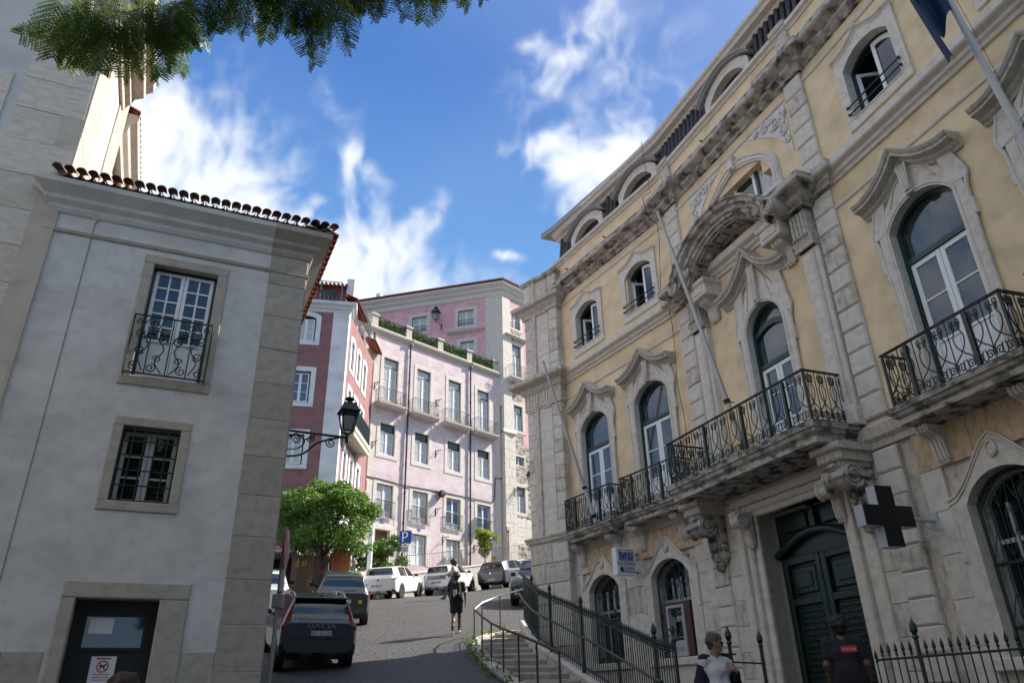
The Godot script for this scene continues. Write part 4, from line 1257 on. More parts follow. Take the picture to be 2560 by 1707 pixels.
	for x in [0.68, 4.70]:
		var m := MB.new()
		m.box(x - 0.28, 4.98, 0.0, x + 0.28, 5.24, 0.72, 0.03)
		m.box(x - 0.34, 5.14, 0.0, x + 0.34, 5.262, 0.80, 0.03)
		part("console_block", m, M.stained_stone, b, t)
		m = console(0.46, 1.75)
		for s in [-1, 1]: m.add(volute(Vector3(0, 0, 0), 0.21, 0.035, Transform3D(Basis(Vector3.UP, s * PI / 2), Vector3(s * 0.235, -0.24, 0.44))))
		m.lathe(A2([0.0, -0.24, 0.2, -0.24, 0.22, 0.0, 0.2, 0.24, 0.0, 0.24]), 14, Transform3D(Basis(Vector3(0, 0, 1), PI / 2), Vector3(0, -0.24, 0.44)))
		for k in 6: m.ball(Vector3(rng.randf_range(-0.12, 0.12), -0.5 - k * 0.08, 0.2 - k * 0.012), Vector3(0.09, 0.08, 0.07), 7)
		m.ball(Vector3(0, -1.0, 0.1), Vector3(0.12, 0.14, 0.1), 8); m.ball(Vector3(0, -0.1, 0.62), Vector3(0.16, 0.08, 0.07), 8)
		part("scroll_console", m, M.black_stained_stone, b, t * Transform3D(Basis(), Vector3(x, 4.99, 0.05)))
	for s in [-1.0, 1.0]:
		var m := console(0.2, 1.2)
		m.add(volute(Vector3.ZERO, 0.15, 0.03, Transform3D(Basis(Vector3.UP, -s * PI / 2), Vector3(-s * 0.105, -0.14, 0.26))))
		m.lathe(A2([0.0, -0.11, 0.14, -0.11, 0.14, 0.11, 0.0, 0.11]), 12, Transform3D(Basis(Vector3(0, 0, 1), PI / 2), Vector3(0, -0.14, 0.26)))
		part("door_console", m, M.trim_stone, b, t * Transform3D(Basis(), Vector3(2.95 + s * 1.22, 4.82, 0.1)))
	# the green double door
	var dm := MB.new()
	dm.box(1.86, 0.6, -0.46, 4.04, 4.78, -0.43)
	var door := part("door", dm, M.green_door, b, t)
	for s in [-1.0, 1.0]:
		var lf := MB.new()
		var a = 2.95 + s * 0.01
		var c = 2.95 + s * 1.02
		var x0 := minf(a, c)
		var x1 := maxf(a, c)
		lf.box(x0, 0.7, -0.44, x0 + 0.13, 3.9, -0.34, 0.015); lf.box(x1 - 0.13, 0.7, -0.44, x1, 3.9, -0.34, 0.015)
		for y in [0.7, 1.45, 3.05, 3.78]: lf.box(x0 + 0.13, y, -0.44, x1 - 0.13, y + 0.13, -0.345, 0.012)
		for y in [[0.9, 1.4], [3.25, 3.72]]:
			lf.box(x0 + 0.2, y[0], -0.43, x1 - 0.2, y[1], -0.385, 0.02); lf.box(x0 + 0.3, y[0] + 0.1, -0.4, x1 - 0.3, y[1] - 0.1, -0.36, 0.015)
		for k in 9:
			for r in 14:
				lf.obox(Transform3D(Basis(Vector3(0, 0, 1), PI / 4), Vector3(x0 + 0.19 + (x1 - x0 - 0.38) * (k + 0.5 * (r % 2)) / 9.0, 1.66 + r * 0.1, -0.42)), Vector3(0.06, 0.06, 0.03))
		part("door_leaf", lf, M.green_door, door)
	var tr := MB.new()
	var p := bez([Vector2(1.88, 3.92), Vector2(2.2, 4.05), Vector2(2.6, 4.2), Vector2(2.95, 4.24), Vector2(3.3, 4.2), Vector2(3.7, 4.05), Vector2(4.02, 3.92)], 4)
	tr.sweep(p, A2([-0.44, 0.0, -0.30, 0.0, -0.27, 0.04, -0.27, 0.09, -0.3, 0.13, -0.44, 0.14]))
	tr.box(2.88, 4.28, -0.44, 3.02, 4.75, -0.33, 0.015)
	for s in [-1.0, 1.0]: tr.box(2.95 + s * 0.52 - 0.32, 4.38, -0.44, 2.95 + s * 0.52 + 0.32, 4.68, -0.37, 0.02)
	part("door_head", tr, M.green_door, door)
	var h := MB.new(); h.box(2.86, 1.9, -0.34, 2.89, 2.25, -0.30, 0.006)
	part("handle", h, M.steel, door)

# --- plain windows of the other houses, built about the opening [x0, x1] x [y0, y1]
func plain_window(b: Node, t: Transform3D, x0: float, x1: float, y0: float, y1: float, o := {}) -> MeshInstance3D:
	var sw: float = o.get("sw", 0.22)
	var smat: Material = o.get("stone", M.grey_stone)
	var rec: float = o.get("recess", 0.16)
	var outer: Material = o.get("outer", M.black_paint)
	var inner: Material = o.get("inner", M.white_frame)
	var pane: Material = o.get("pane", M.glass_curtained)
	var bars: int = o.get("bars", 1)
	var cols: int = o.get("cols", 1)
	var transom: float = o.get("transom", 0.0)
	var low: float = o.get("low", 0.0)
	var top_rise: float = o.get("rise", 0.0)
	var st := MB.new()
	var pr: float = o.get("proud", 0.03)
	if top_rise > 0.0:
		var ia := arch(x0 + 0.003, x1 - 0.003, y0, y1 - top_rise, top_rise)
		var oa := arch(x0 - sw, x1 + sw, y0, y1 - top_rise + sw * 0.7, top_rise + sw * 0.3)
		st.band(oa, ia, -rec - 0.03, pr)
	else:
		st.box(x0 - sw, y1 - 0.003, -rec - 0.03, x1 + sw, y1 + sw, pr, 0.01)
		st.box(x0 - sw, y0, -rec - 0.03, x0 + 0.003, y1 - 0.003, pr, 0.01)
		st.box(x1 - 0.003, y0, -rec - 0.03, x1 + sw, y1 - 0.003, pr, 0.01)
	var sill: float = o.get("sill", sw * 0.8)
	if sill > 0.0: st.box(x0 - sw, y0 - sill, -rec - 0.03, x1 + sw, y0, pr + 0.004, 0.01)
	var win := part("window", st, smat, b, t)
	var f := MB.new()
	var ow: float = o.get("ow", 0.06)
	var zf := -rec - 0.05
	if top_rise > 0.0:
		f.band(arch(x0, x1, y0, y1 - top_rise, top_rise), arch(x0 + ow, x1 - ow, y0, y1 - top_rise, top_rise - ow * 0.5), zf, -rec + 0.02)
	else:
		f.box(x0, y1 - ow, zf, x1, y1, -rec + 0.02)
		f.box(x0, y0, zf, x0 + ow, y1 - ow, -rec + 0.02); f.box(x1 - ow, y0, zf, x1, y1 - ow, -rec + 0.02)
	f.box(x0 + ow, y0, zf, x1 - ow, y0 + ow * 0.7, -rec + 0.02)
	var yt := y1 - ow - top_rise * 0.55
	if transom > 0.0:
		f.box(x0 + ow, transom - 0.035, zf, x1 - ow, transom + 0.035, -rec + 0.02)
		glazing(win, Transform3D(Basis(), Vector3(0, 0, -rec - 0.015)), A2([x0 + ow, transom + 0.03, x1 - ow, transom + 0.03, x1 - ow, yt, x0 + ow, yt]), o.get("fan", pane))
		yt = transom - 0.035
	part("outer_frame", f, outer, win)
	var lw: float = o.get("lw", 0.055)
	var mid := (x0 + x1) / 2
	for s in [0, 1]:
		var a: float = x0 + ow if s == 0 else mid + 0.004
		var c: float = mid - 0.004 if s == 0 else x1 - ow
		var yb := y0 + ow * 0.7
		var m := MB.new()
		m.box(a, yb, zf, a + lw, yt, -rec + 0.012); m.box(c - lw, yb, zf, c, yt, -rec + 0.012)
		m.box(a + lw, yb, zf, c - lw, yb + lw, -rec + 0.008); m.box(a + lw, yt - lw, zf, c - lw, yt, -rec + 0.008)
		var pb := yb + lw
		if low > 0.0:
			m.box(a + lw, yb + lw, zf, c - lw, yb + low, -rec - 0.012)
			m.box(a + lw, yb + low - 0.04, zf, c - lw, yb + low, -rec + 0.01)
			pb = yb + low
		for k in range(1, bars + 1):
			var y := lerpf(pb, yt - lw, float(k) / (bars + 1))
			m.box(a + lw, y - 0.013, zf, c - lw, y + 0.013, -rec)
		for k in range(1, cols):
			var x := lerpf(a + lw, c - lw, float(k) / cols)
			m.box(x - 0.013, pb, zf, x + 0.013, yt - lw, -rec + 0.002)
		part("casement", m, inner, win)
		for k in bars + 1:
			var ya := lerpf(pb, yt - lw, float(k) / (bars + 1)) + 0.012
			var yc := lerpf(pb, yt - lw, float(k + 1) / (bars + 1)) - 0.012
			for q in cols:
				var xa := lerpf(a + lw, c - lw, float(q) / cols)
				var xb := lerpf(a + lw, c - lw, float(q + 1) / cols)
				glazing(win, Transform3D(Basis(), Vector3(0, 0, -rec - 0.02)), A2([xa, ya, xb, ya, xb, yc, xa, yc]), pane)
	return win

func bar_railing(parent: Node, t: Transform3D, x0: float, x1: float, y: float, depth: float, h: float, mt: Material, called := "railing", step := 0.11, slab: Material = null, sh := 0.22) -> void:
	var g := MB.new()
	var runs := [[Vector3(x0, y, depth), Vector3(x1, y, depth)]]
	if depth > 0.15: runs += [[Vector3(x0, y, 0.03), Vector3(x0, y, depth)], [Vector3(x1, y, depth), Vector3(x1, y, 0.03)]]
	for r in runs:
		var a: Vector3 = r[0]
		var b: Vector3 = r[1]
		var n := maxi(2, roundi(a.distance_to(b) / step))
		for i in n + 1:
			var p := a.lerp(b, float(i) / n)
			g.tube([p, p + Vector3(0, h, 0)], 0.010, 4, false, false)
		for q in [0.05, 0.16, h]: g.tube([a + Vector3(0, q, 0), b + Vector3(0, q, 0)], 0.014 if q < h else 0.02, 4)
	var host := parent
	if slab:
		var m := MB.new()
		m.sweep_plan([Vector2(x0 - 0.06, 0), Vector2(x0 - 0.06, depth), Vector2(x1 + 0.06, depth), Vector2(x1 + 0.06, 0)], y - sh, A2([-0.1, -0.02, -0.02, 0, 0.0, sh * 0.4, 0.05, sh * 0.55, 0.06, sh, -0.1, sh + 0.004]))
		m.box(x0 - 0.04, y - sh - 0.015, 0, x1 + 0.04, y, depth - 0.04)
		host = part("balcony", m, slab, parent, t)
		part(called, g, mt, host)
	else: part(called, g, mt, parent, t)

func tile_row(parent: Node, t: Transform3D, x0: float, x1: float, y: float, out: float, pitch: float, step: float, r: float, length: float, mats: Array) -> void:
	# one course of barrel tiles along an eave: hollow caps over upturned pans, running up the slope
	var n := roundi((x1 - x0) / step)
	var d := Vector3(0, sin(pitch), -cos(pitch))
	var up := Vector3(0, cos(pitch), sin(pitch))
	for i in n + 1:
		var x := lerpf(x0, x1, float(i) / n)
		for k in 2:  # 0: cap, 1: pan
			if k == 1 and i == n: continue
			var m := MB.new()
			var c := Vector3(x + (step / 2 if k else 0.0), y, out) + up * (0.055 if k == 0 else 0.0) + d * (0.0 if k == 0 else 0.03)
			for e in 8:
				var a := PI * e / 8.0
				var b := PI * (e + 1) / 8.0
				if k: a += PI; b += PI
				var pa := Vector3(cos(a), 0, 0) * r + up * sin(a) * r * 0.8
				var pb := Vector3(cos(b), 0, 0) * r + up * sin(b) * r * 0.8
				var na := pa.normalized() * (-1.0 if k else 1.0)
				var nb := pb.normalized() * (-1.0 if k else 1.0)
				var f := 0.82
				m.qn(c + pa, c + pb, c + pb * f + d * length, c + pa * f + d * length, na, nb, nb, na)
				m.qn(c + pa * f, c + pb * f, c + pb * f * f + d * length, c + pa * f * f + d * length, -na, -nb, -nb, -na)
				m.q4(c + pa, c + pa * f, c + pb * f, c + pb)
			part("roof_tile", m, mats[rng.randi() % mats.size()], parent, t)

func corner_house() -> void:
	var at := Transform3D(Basis(), Vector3(-5.0, 0.8, -9.71))
	var b := thing("corner_house", "white plastered corner house with stone corner, barred window and red tiled eave", "house", at)
	var inv := at.affine_inverse()
	var T := inv * frame(-5.0, -9.71, 0.9077, -0.4195)
	var cs := Vector2(-5.0 + 0.9077 * 1.78, -9.71 - 0.4195 * 1.78)
	var TS := inv * frame(cs.x, cs.y, -0.4195, -0.9077)
	var door := [-0.52, 0.0, 0.44, 2.86]
	var w1 := [-0.41, 4.08, 0.33, 5.12]
	var w2 := [-0.47, 5.86, 0.45, 7.70]
	part("wall", holes(-1.9, 1.76, 0.0, 8.5, -0.4, 0.0, [door, w1, w2]), M.white_plaster, b, T)
	part("wall", holes(0.0, 9.5, 0.0, 8.5, -0.4, 0.0, []), M.white_plaster, b, TS * Transform3D(Basis(), Vector3(0.42, 0, 0)))
	var m := MB.new()
	m.box(-1.9, 0.0, -9.8, 1.3, 8.4, -1.0)
	part("core", m, M.core, b, T)
	# seam in the plaster, two small fixings
	m = MB.new(); m.tube([Vector3(-1.36, 2.24, 0.002), Vector3(-1.37, 6.0, 0.002), Vector3(-1.38, 8.2, 0.004), Vector3(-1.25, 8.4, 0.04)], 0.009, 5)
	part("cable", m, M.lead, b, T)
	for p in [Vector3(-1.62, 3.6, 0.0), Vector3(-1.66, 3.95, 0.0)]:
		m = MB.new(); m.tube([p, p + Vector3(0, 0, 0.06)], 0.012, 6)
		part("wall_hook", m, M.rust_iron, b, T)
	var gs := [M.grey_stone, M.grey_stone_b, M.grey_stone]
	ashlar(b, T, 1.19, 1.78, 2.0, 8.3, 0.58, 0.9, -0.1, 0.012, [], gs, "quoin_block", 0.006, 0.002)
	ashlar(b, T, 1.17, 1.79, 0.0, 2.0, 0.8, 0.9, -0.1, 0.03, [], gs, "quoin_block", 0.008, 0.002)
	ashlar(b, TS, 0.0, 0.45, 0.0, 8.3, 0.58, 0.9, -0.1, 0.012, [], gs, "quoin_block", 0.006, 0.002)
	ashlar(b, T, -1.9, 1.19, 0.0, 2.24, 1.2, 0.62, -0.1, 0.014, [[-0.72, 0, 0.80, 3.1]], gs, "plinth_block", 0.006, 0.002)
	# plaster field rounded over the plinth
	# mouldings
	var path := [Vector2(-1.95, -0.3), Vector2(-1.95, 0.0), Vector2(1.79, 0.0), Vector2(1.79, -9.9)]
	m = MB.new(); m.sweep_plan(path, 7.94, A2([0, 0, 0.02, 0, 0.035, 0.02, 0.02, 0.04, 0.03, 0.055, 0.0, 0.06]))
	part("string_moulding", m, M.grey_stone, b, T)
	m = MB.new(); m.sweep_plan(path, 8.28, A2([0, -0.02, 0.03, 0.0, 0.06, 0.05, 0.07, 0.1, 0.14, 0.16, 0.15, 0.22, 0.22, 0.28, 0.30, 0.34, 0.31, 0.42, -0.3, 0.43]))
	part("cornice", m, M.white_plaster, b, T)
	m = MB.new(); m.sweep_plan([Vector2(1.18, 0.0), Vector2(1.79, 0.0), Vector2(1.79, -0.5)], 8.28, A2([0.0, -0.024, 0.034, -0.004, 0.064, 0.046, 0.074, 0.096, 0.144, 0.156, 0.154, 0.216, 0.224, 0.276, 0.304, 0.336, 0.314, 0.424, 0.0, 0.426]))
	part("cornice_stone", m, M.grey_stone, b, T)
	tile_row(b, T, -1.98, 2.10, 8.76, 0.37, 0.42, 0.160, 0.072, 0.5, [M.roof_tile_b, M.old_tile, M.old_tile, M.old_tile])
	tile_row(b, TS, -0.12, 9.6, 8.72, 0.40, 0.42, 0.19, 0.085, 0.5, [M.roof_tile_c, M.roof_tile_c, M.roof_tile])  # lighter tiles on this side: light bounced off the street put into their colour
	m = MB.new()
	m.q4(Vector3(-1.9, 8.78, 0.25), Vector3(2.05, 8.78, 0.25), Vector3(-0.3, 10.0, -2.6), Vector3(-1.9, 10.0, -2.6))
	m.q4(Vector3(2.05, 8.78, 0.25), Vector3(2.05, 8.78, -10.0), Vector3(-0.3, 10.0, -10.0), Vector3(-0.3, 10.0, -2.6))
	part("roof", m, M.roof_tile_b, b, T)
	# windows and door
	var g := {"sw": 0.145, "stone": M.grey_stone, "recess": 0.14, "proud": 0.02, "ow": 0.045, "bars": 4, "cols": 2, "low": 0.62, "pane": M.glass_dark, "outer": M.green_paint, "lw": 0.05, "sill": 0.15, "inner": M.white_frame}
	plain_window(b, T, w2[0], w2[2], w2[1], w2[3], g)
	var g2 := g.duplicate()
	g2.merge({"bars": 2, "cols": 1, "low": 0.0, "sw": 0.125, "ow": 0.03, "inner": M.grey_frame, "sill": 0.13, "recess": 0.2}, true)
	plain_window(b, T, w1[0], w1[2], w1[1], w1[3], g2)
	# flat bar grille of the lower window
	m = MB.new()
	for i in 6:
		var x := lerpf(w1[0] + 0.01, w1[2] - 0.01, i / 5.0)
		m.box(x - 0.010, w1[1], -0.015, x + 0.010, w1[3], 0.004)
	for i in 6:
		var y := lerpf(w1[1] + 0.01, w1[3] - 0.01, i / 5.0)
		m.box(w1[0], y - 0.009, 0.004, w1[2], y + 0.009, 0.014)
	part("window_grille", m, M.black_paint, b, T)
	# wrought iron window guard
	m = MB.new()
	var bx0 := -0.56
	var bx1 := 0.50
	var by := 5.85
	var z := 0.14
	for x in [bx0, bx1]:
		m.tube([Vector3(x, by, z), Vector3(x, by + 0.90, z)], 0.012, 5); m.tube([Vector3(x, by + 0.9, 0.0), Vector3(x, by + 0.9, z)], 0.012, 5); m.tube([Vector3(x, by, 0.0), Vector3(x, by, z)], 0.012, 5)
		for k in [0.0, 0.3]:
			var q := []
			for p in bez([Vector2(0.02, k + 0.05), Vector2(0.10, k + 0.15), Vector2(0.03, k + 0.3), Vector2(0.10, k + 0.42), Vector2(0.04, k + 0.52)], 4): q.append(Vector3(x, by + p.y, p.x))
			m.tube(q, 0.008, 4)
	for y in [0.0, 0.90]: m.tube([Vector3(bx0, by + y, z), Vector3(bx1, by + y, z)], 0.014, 5)
	for x in [-0.30, -0.03, 0.24]: m.tube([Vector3(x, by, z), Vector3(x, by + 0.9, z)], 0.009, 4)
	var cx := -0.03
	for s in [-1.0, 1.0]:
		for c in [[0.20, 0.10, 0.075, 0.5, 1.5], [0.11, 0.56, 0.08, 1.5, -1.4], [0.14, 0.24, 0.06, 0.0, 1.3], [0.40, 0.62, 0.085, 1.0, 1.5], [0.42, 0.10, 0.07, 0.5, -1.4], [0.38, 0.36, 0.075, 1.2, 1.5], [0.24, 0.78, 0.07, 1.5, 1.4], [0.46, 0.80, 0.05, 0.4, 1.3]]:
			var q := []
			for p in spiral(Vector2(cx + s * c[0], by + c[1]), c[2], c[2] * 0.2, c[3] * PI if s > 0 else PI - c[3] * PI, s * c[4], 14): q.append(Vector3(p.x, p.y, z))
			m.tube(q, 0.009, 4)
		for c in [[0.05, 0.03, 0.16, 0.2, 0.07, 0.4, 0.2, 0.62, 0.12, 0.88], [0.30, 0.05, 0.38, 0.25, 0.29, 0.45, 0.40, 0.7, 0.30, 0.88], [0.02, 0.5, 0.12, 0.66, 0.26, 0.66, 0.36, 0.52]]:
			var q := []
			for p in bez(A2(c), 5): q.append(Vector3(cx + s * p.x, by + p.y, z))
			m.tube(q, 0.009, 4)
	part("window_guard", m, M.iron, b, T)
	# doorway
	m = MB.new()
	m.box(-0.68, 2.855, -0.3, 0.78, 3.06, 0.03, 0.015); m.box(-0.68, 0.0, -0.3, -0.517, 2.855, 0.03, 0.015); m.box(0.437, 0.0, -0.3, 0.78, 2.855, 0.03, 0.015)
	part("door_surround", m, M.grey_stone, b, T)
	m = MB.new()
	m.box(-0.51, 0.0, -0.26, 0.435, 2.85, -0.22)
	m.box(-0.36, 2.26, -0.22, 0.30, 2.30, -0.2); m.box(-0.36, 2.66, -0.22, 0.30, 2.70, -0.2); m.box(-0.40, 2.26, -0.22, -0.36, 2.70, -0.2); m.box(0.30, 2.26, -0.22, 0.34, 2.70, -0.2)
	var d := part("door", m, M.black_paint, b, T)
	glazing(d, Transform3D(Basis(), Vector3(0, 0, -0.205)), A2([-0.36, 2.30, 0.30, 2.30, 0.30, 2.66, -0.36, 2.66]), M.glass)
	# notices taped to the door
	var n1 := MB.new(); n1.box(-0.32, 2.46, -0.2, -0.05, 2.64, -0.197)
	tag(part("notice", n1, M.paper, self, at * T), "small white paper notice taped inside the glass of the dark door", "notice")
	var no := thing("notice", "white no-dogs notice with red ring stuck low on the dark door", "notice", at * T)
	n1 = MB.new(); n1.box(-0.22, 1.86, -0.216, 0.06, 2.20, -0.212)
	part("sheet", n1, M.paper, no)
	n1 = MB.new(); n1.box(-0.16, 2.165, -0.2117, 0.0, 2.185, -0.2107)
	for k in 3: n1.box(-0.17, 1.93 + k * 0.03, -0.2117, 0.01, 1.938 + k * 0.03, -0.2107)
	var ring := []
	for k in 24: ring.append(Vector3(-0.08 + 0.062 * cos(TAU * k / 24), 2.085 + 0.062 * sin(TAU * k / 24), -0.211))
	n1.tube(ring, 0.007, 4, true)
	n1.tube([Vector3(-0.124, 2.129, -0.211), Vector3(-0.036, 2.041, -0.211)], 0.006, 4)
	part("ring", n1, M.sign_red, no)
	n1 = MB.new(); n1.box(-0.115, 2.075, -0.2117, -0.055, 2.1, -0.2107); n1.box(-0.062, 2.095, -0.2117, -0.04, 2.115, -0.2107)
	for x in [-0.112, -0.068]: n1.box(x, 2.05, -0.2117, x + 0.009, 2.076, -0.2107)
	part("dog", n1, M.ink, no)
	# street lantern on a scrolled bracket, fixed to the side wall
	lantern(at * TS * Transform3D(Basis(), Vector3(2.0, 5.95, 0.0)), 1.28, 0.72, "black street lantern on scrolled iron bracket fixed to the corner house", "wall lanterns")

func lantern(t: Transform3D, reach: float, size: float, label: String, group: String, scroll := true) -> void:  # bracket along local +z, lantern standing on its end
	var o := thing("wall_lantern", label, "lantern", t, group)
	var m := MB.new()
	m.tube([Vector3(0, 0.04, 0), Vector3(0, 0.02, reach)], 0.022, 6)
	m.box(-0.04, -0.36, 0.0, 0.04, 0.14, 0.03)
	if scroll:
		var L := [bez([Vector2(0.02, -0.30), Vector2(0.2, -0.34), Vector2(0.42, -0.28), Vector2(0.58, -0.12), Vector2(0.76, -0.04), Vector2(0.95, 0.02)], 5), bez([Vector2(0.02, -0.18), Vector2(0.2, -0.24), Vector2(0.36, -0.2), Vector2(0.42, -0.1), Vector2(0.34, -0.03)], 5),
			spiral(Vector2(0.12, -0.10), 0.085, 0.02, 0, 1.6, 16), spiral(Vector2(0.30, -0.09), 0.07, 0.015, PI, -1.6, 16), spiral(Vector2(0.50, -0.05), 0.06, 0.012, PI, 1.5, 14), spiral(Vector2(0.78, -0.09), 0.075, 0.015, PI / 2, 1.7, 18), bez([Vector2(0.02, -0.04), Vector2(0.12, 0.0), Vector2(0.22, -0.06), Vector2(0.3, 0.0), Vector2(0.42, -0.08), Vector2(0.56, 0.0)], 4)]
		for i in L.size():
			var q := []
			for p in L[i]: q.append(Vector3(0, p.y * reach, p.x * reach))
			m.tube(q, 0.019 if i == 0 else 0.012, 5)
	m.tube([Vector3(0, -0.08, reach), Vector3(0, 0.10, reach)], 0.03, 6)
	part("bracket", m, M.iron, o)
	var s := size
	var c := Vector3(0, 0.08, reach)
	m = MB.new()
	var lo := 0.17 * s
	var hi := 0.30 * s
	var y0 := 0.08 * s
	var y1 := 0.60 * s
	for k in 4:
		var a := PI / 4 + k * PI / 2
		var e := PI / 4 + (k + 1) * PI / 2
		var u := Vector3(cos(a), 0, sin(a))
		var w := Vector3(cos(e), 0, sin(e))
		m.tube([c + u * lo + Vector3(0, y0, 0), c + u * hi + Vector3(0, y1, 0)], 0.014 * s + 0.004, 4)
		m.tube([c + u * 0.03, c + u * lo * 1.1 + Vector3(0, y0, 0)], 0.011, 4)
		m.tube([c + u * lo + Vector3(0, y0, 0), c + w * lo + Vector3(0, y0, 0)], 0.014, 4)
		m.tube([c + u * hi * 1.1 + Vector3(0, y1, 0), c + w * hi * 1.1 + Vector3(0, y1, 0)], 0.02, 4)
		m.q4(c + w * hi * 1.1 + Vector3(0, y1, 0), c + u * hi * 1.1 + Vector3(0, y1, 0), c + u * hi * 0.72 + Vector3(0, y1 + 0.22 * s, 0), c + w * hi * 0.72 + Vector3(0, y1 + 0.22 * s, 0))
		m.q4(c + w * hi * 0.78 + Vector3(0, y1 + 0.22 * s, 0), c + u * hi * 0.78 + Vector3(0, y1 + 0.22 * s, 0), c + u * 0.07 * s + Vector3(0, y1 + 0.26 * s, 0), c + w * 0.07 * s + Vector3(0, y1 + 0.26 * s, 0))
		m.ball(c + u * hi * 1.12 + Vector3(0, y1 + 0.03 * s, 0), Vector3.ONE * 0.022 * s, 6)
	m.lathe(A2([0.075 * s, y1 + 0.25 * s, 0.06 * s, y1 + 0.32 * s, 0.13 * s, y1 + 0.35 * s, 0.11 * s, y1 + 0.39 * s, 0.03 * s, y1 + 0.42 * s, 0.0, y1 + 0.43 * s]), 12, Transform3D(Basis(), c))
	var ln := part("lantern_head", m, M.iron, o)
	m = MB.new()
	for k in 4:
		var a := PI / 4 + k * PI / 2
		var e := PI / 4 + (k + 1) * PI / 2
		var u := Vector3(cos(a), 0, sin(a)) * 0.97
		var w := Vector3(cos(e), 0, sin(e)) * 0.97
		m.q4(c + w * lo + Vector3(0, y0, 0), c + u * lo + Vector3(0, y0, 0), c + u * hi + Vector3(0, y1, 0), c + w * hi + Vector3(0, y1, 0))
	part("pane", m, M.pane, ln)
	m = MB.new()
	m.lathe(A2([0.10 * s, y0 + 0.04 * s, 0.19 * s, y1 - 0.14 * s]), 4, Transform3D(Basis(Vector3.UP, PI / 4), c))
	part("diffuser", m, M.glass_curtained, ln)

func church() -> void:
	var at := Transform3D(Basis(), Vector3(-6.7, 0.7, -8.9))
	var b := thing("church", "tall white church with broad stone corner strips and sunlit flank", "church", at)
	var inv := at.affine_inverse()
	var T := inv * frame(-5.0, -9.71, 0.9077, -0.4195)
	var c := Vector2(-5.0 - 0.9077 * 1.9, -9.71 + 0.4195 * 1.9)
	var TS := inv * frame(c.x, c.y, -0.4195, -0.9077)
	var wr := [-3.75, 13.0, -3.12, 15.0]
	var wr2 := [-4.3, 8.3, -3.4, 10.2]
	part("wall", holes(-7.0, -1.93, 0.0, 19.0, -0.5, 0.0, [wr, wr2]), M.church_white, b, T)
	part("wall", holes(0.03, 3.2, 0.0, 19.0, -0.5, 0.0, []), M.church_white, b, TS)
	var m := MB.new(); m.box(-7.0, 0.0, -3.1, -2.6, 18.8, -1.0)
	part("core", m, M.core, b, T)
	var sm := [M.church_stone, M.church_stone_b, M.church_stone]
	ashlar(b, T, -2.83, -1.9, 0.3, 18.5, 0.60, 1.0, -0.3, 0.03, [], sm, "stone_block", 0.006, 0.002)
	ashlar(b, TS, -0.03, 1.05, 0.3, 13.2, 0.60, 1.3, -0.3, 0.03, [], [M.church_stone_lit], "stone_block", 0.002, 0.0005)
	ashlar(b, TS, 2.25, 3.22, 0.3, 13.2, 0.60, 1.3, -0.3, 0.03, [], [M.church_stone_lit], "stone_block", 0.004, 0.001)
	plain_window(b, T, wr[0], wr[2], wr[1], wr[3], {"sw": 0.42, "stone": M.church_stone, "outer": M.green_paint, "inner": M.green_paint, "pane": M.glass_dark, "sill": 0.22})
	plain_window(b, T, wr2[0], wr2[2], wr2[1], wr2[3], {"sw": 0.42, "stone": M.church_stone, "outer": M.green_paint, "inner": M.green_paint, "pane": M.glass_dark, "sill": 0.3})
	m = MB.new()
	m.sweep_plan([Vector2(-7.0, 0.0), Vector2(-1.9, 0.0), Vector2(-1.9, -2.5)], 13.05, A2([0, 0, 0.04, 0, 0.05, 0.1, 0.12, 0.16, 0.13, 0.3, 0.34, 0.42, 0.36, 0.5, 0.44, 0.6, 0.46, 0.75, 0.0, 0.9]))
	# only the flank carries the cornice that shows
	m = MB.new()
	m.sweep_plan([Vector2(-0.02, 0.0), Vector2(2.45, 0.0)], 12.4, A2([0, 0, 0.06, 0, 0.08, 0.12, 0.16, 0.18, 0.17, 0.32, 0.36, 0.44, 0.38, 0.55, 0.5, 0.66, 0.52, 0.85, 0.0, 1.0]).map(func(q): return q))
	part("cornice", flip_plan(m), M.stained_stone, b, TS)
	# nave running back, with its own cornice and tiled eave
	part("nave_wall", holes(3.2, 14.0, 0.0, 13.0, -0.5, -0.15, []), M.church_white, b, TS)
	m = MB.new()
	m.sweep_plan([Vector2(3.24, 0.0), Vector2(14.0, 0.0)], 12.3, A2([-0.2, 0, 0.0, 0, 0.02, 0.15, 0.10, 0.25, 0.12, 0.4, 0.24, 0.52, 0.26, 0.7, -0.2, 0.75]))
	part("nave_cornice", flip_plan(m), M.church_stone_lit, b, TS)
	tile_row(b, TS, 3.3, 10.0, 13.05, 0.20, 0.42, 0.2, 0.09, 0.6, [M.roof_tile, M.roof_tile_c])
	m = MB.new(); m.q4(Vector3(3.2, 13.05, 0.2), Vector3(14, 13.05, 0.2), Vector3(14, 15.0, -4), Vector3(3.2, 15.0, -4))
	part("nave_roof", m, M.roof_tile_b, b, TS)

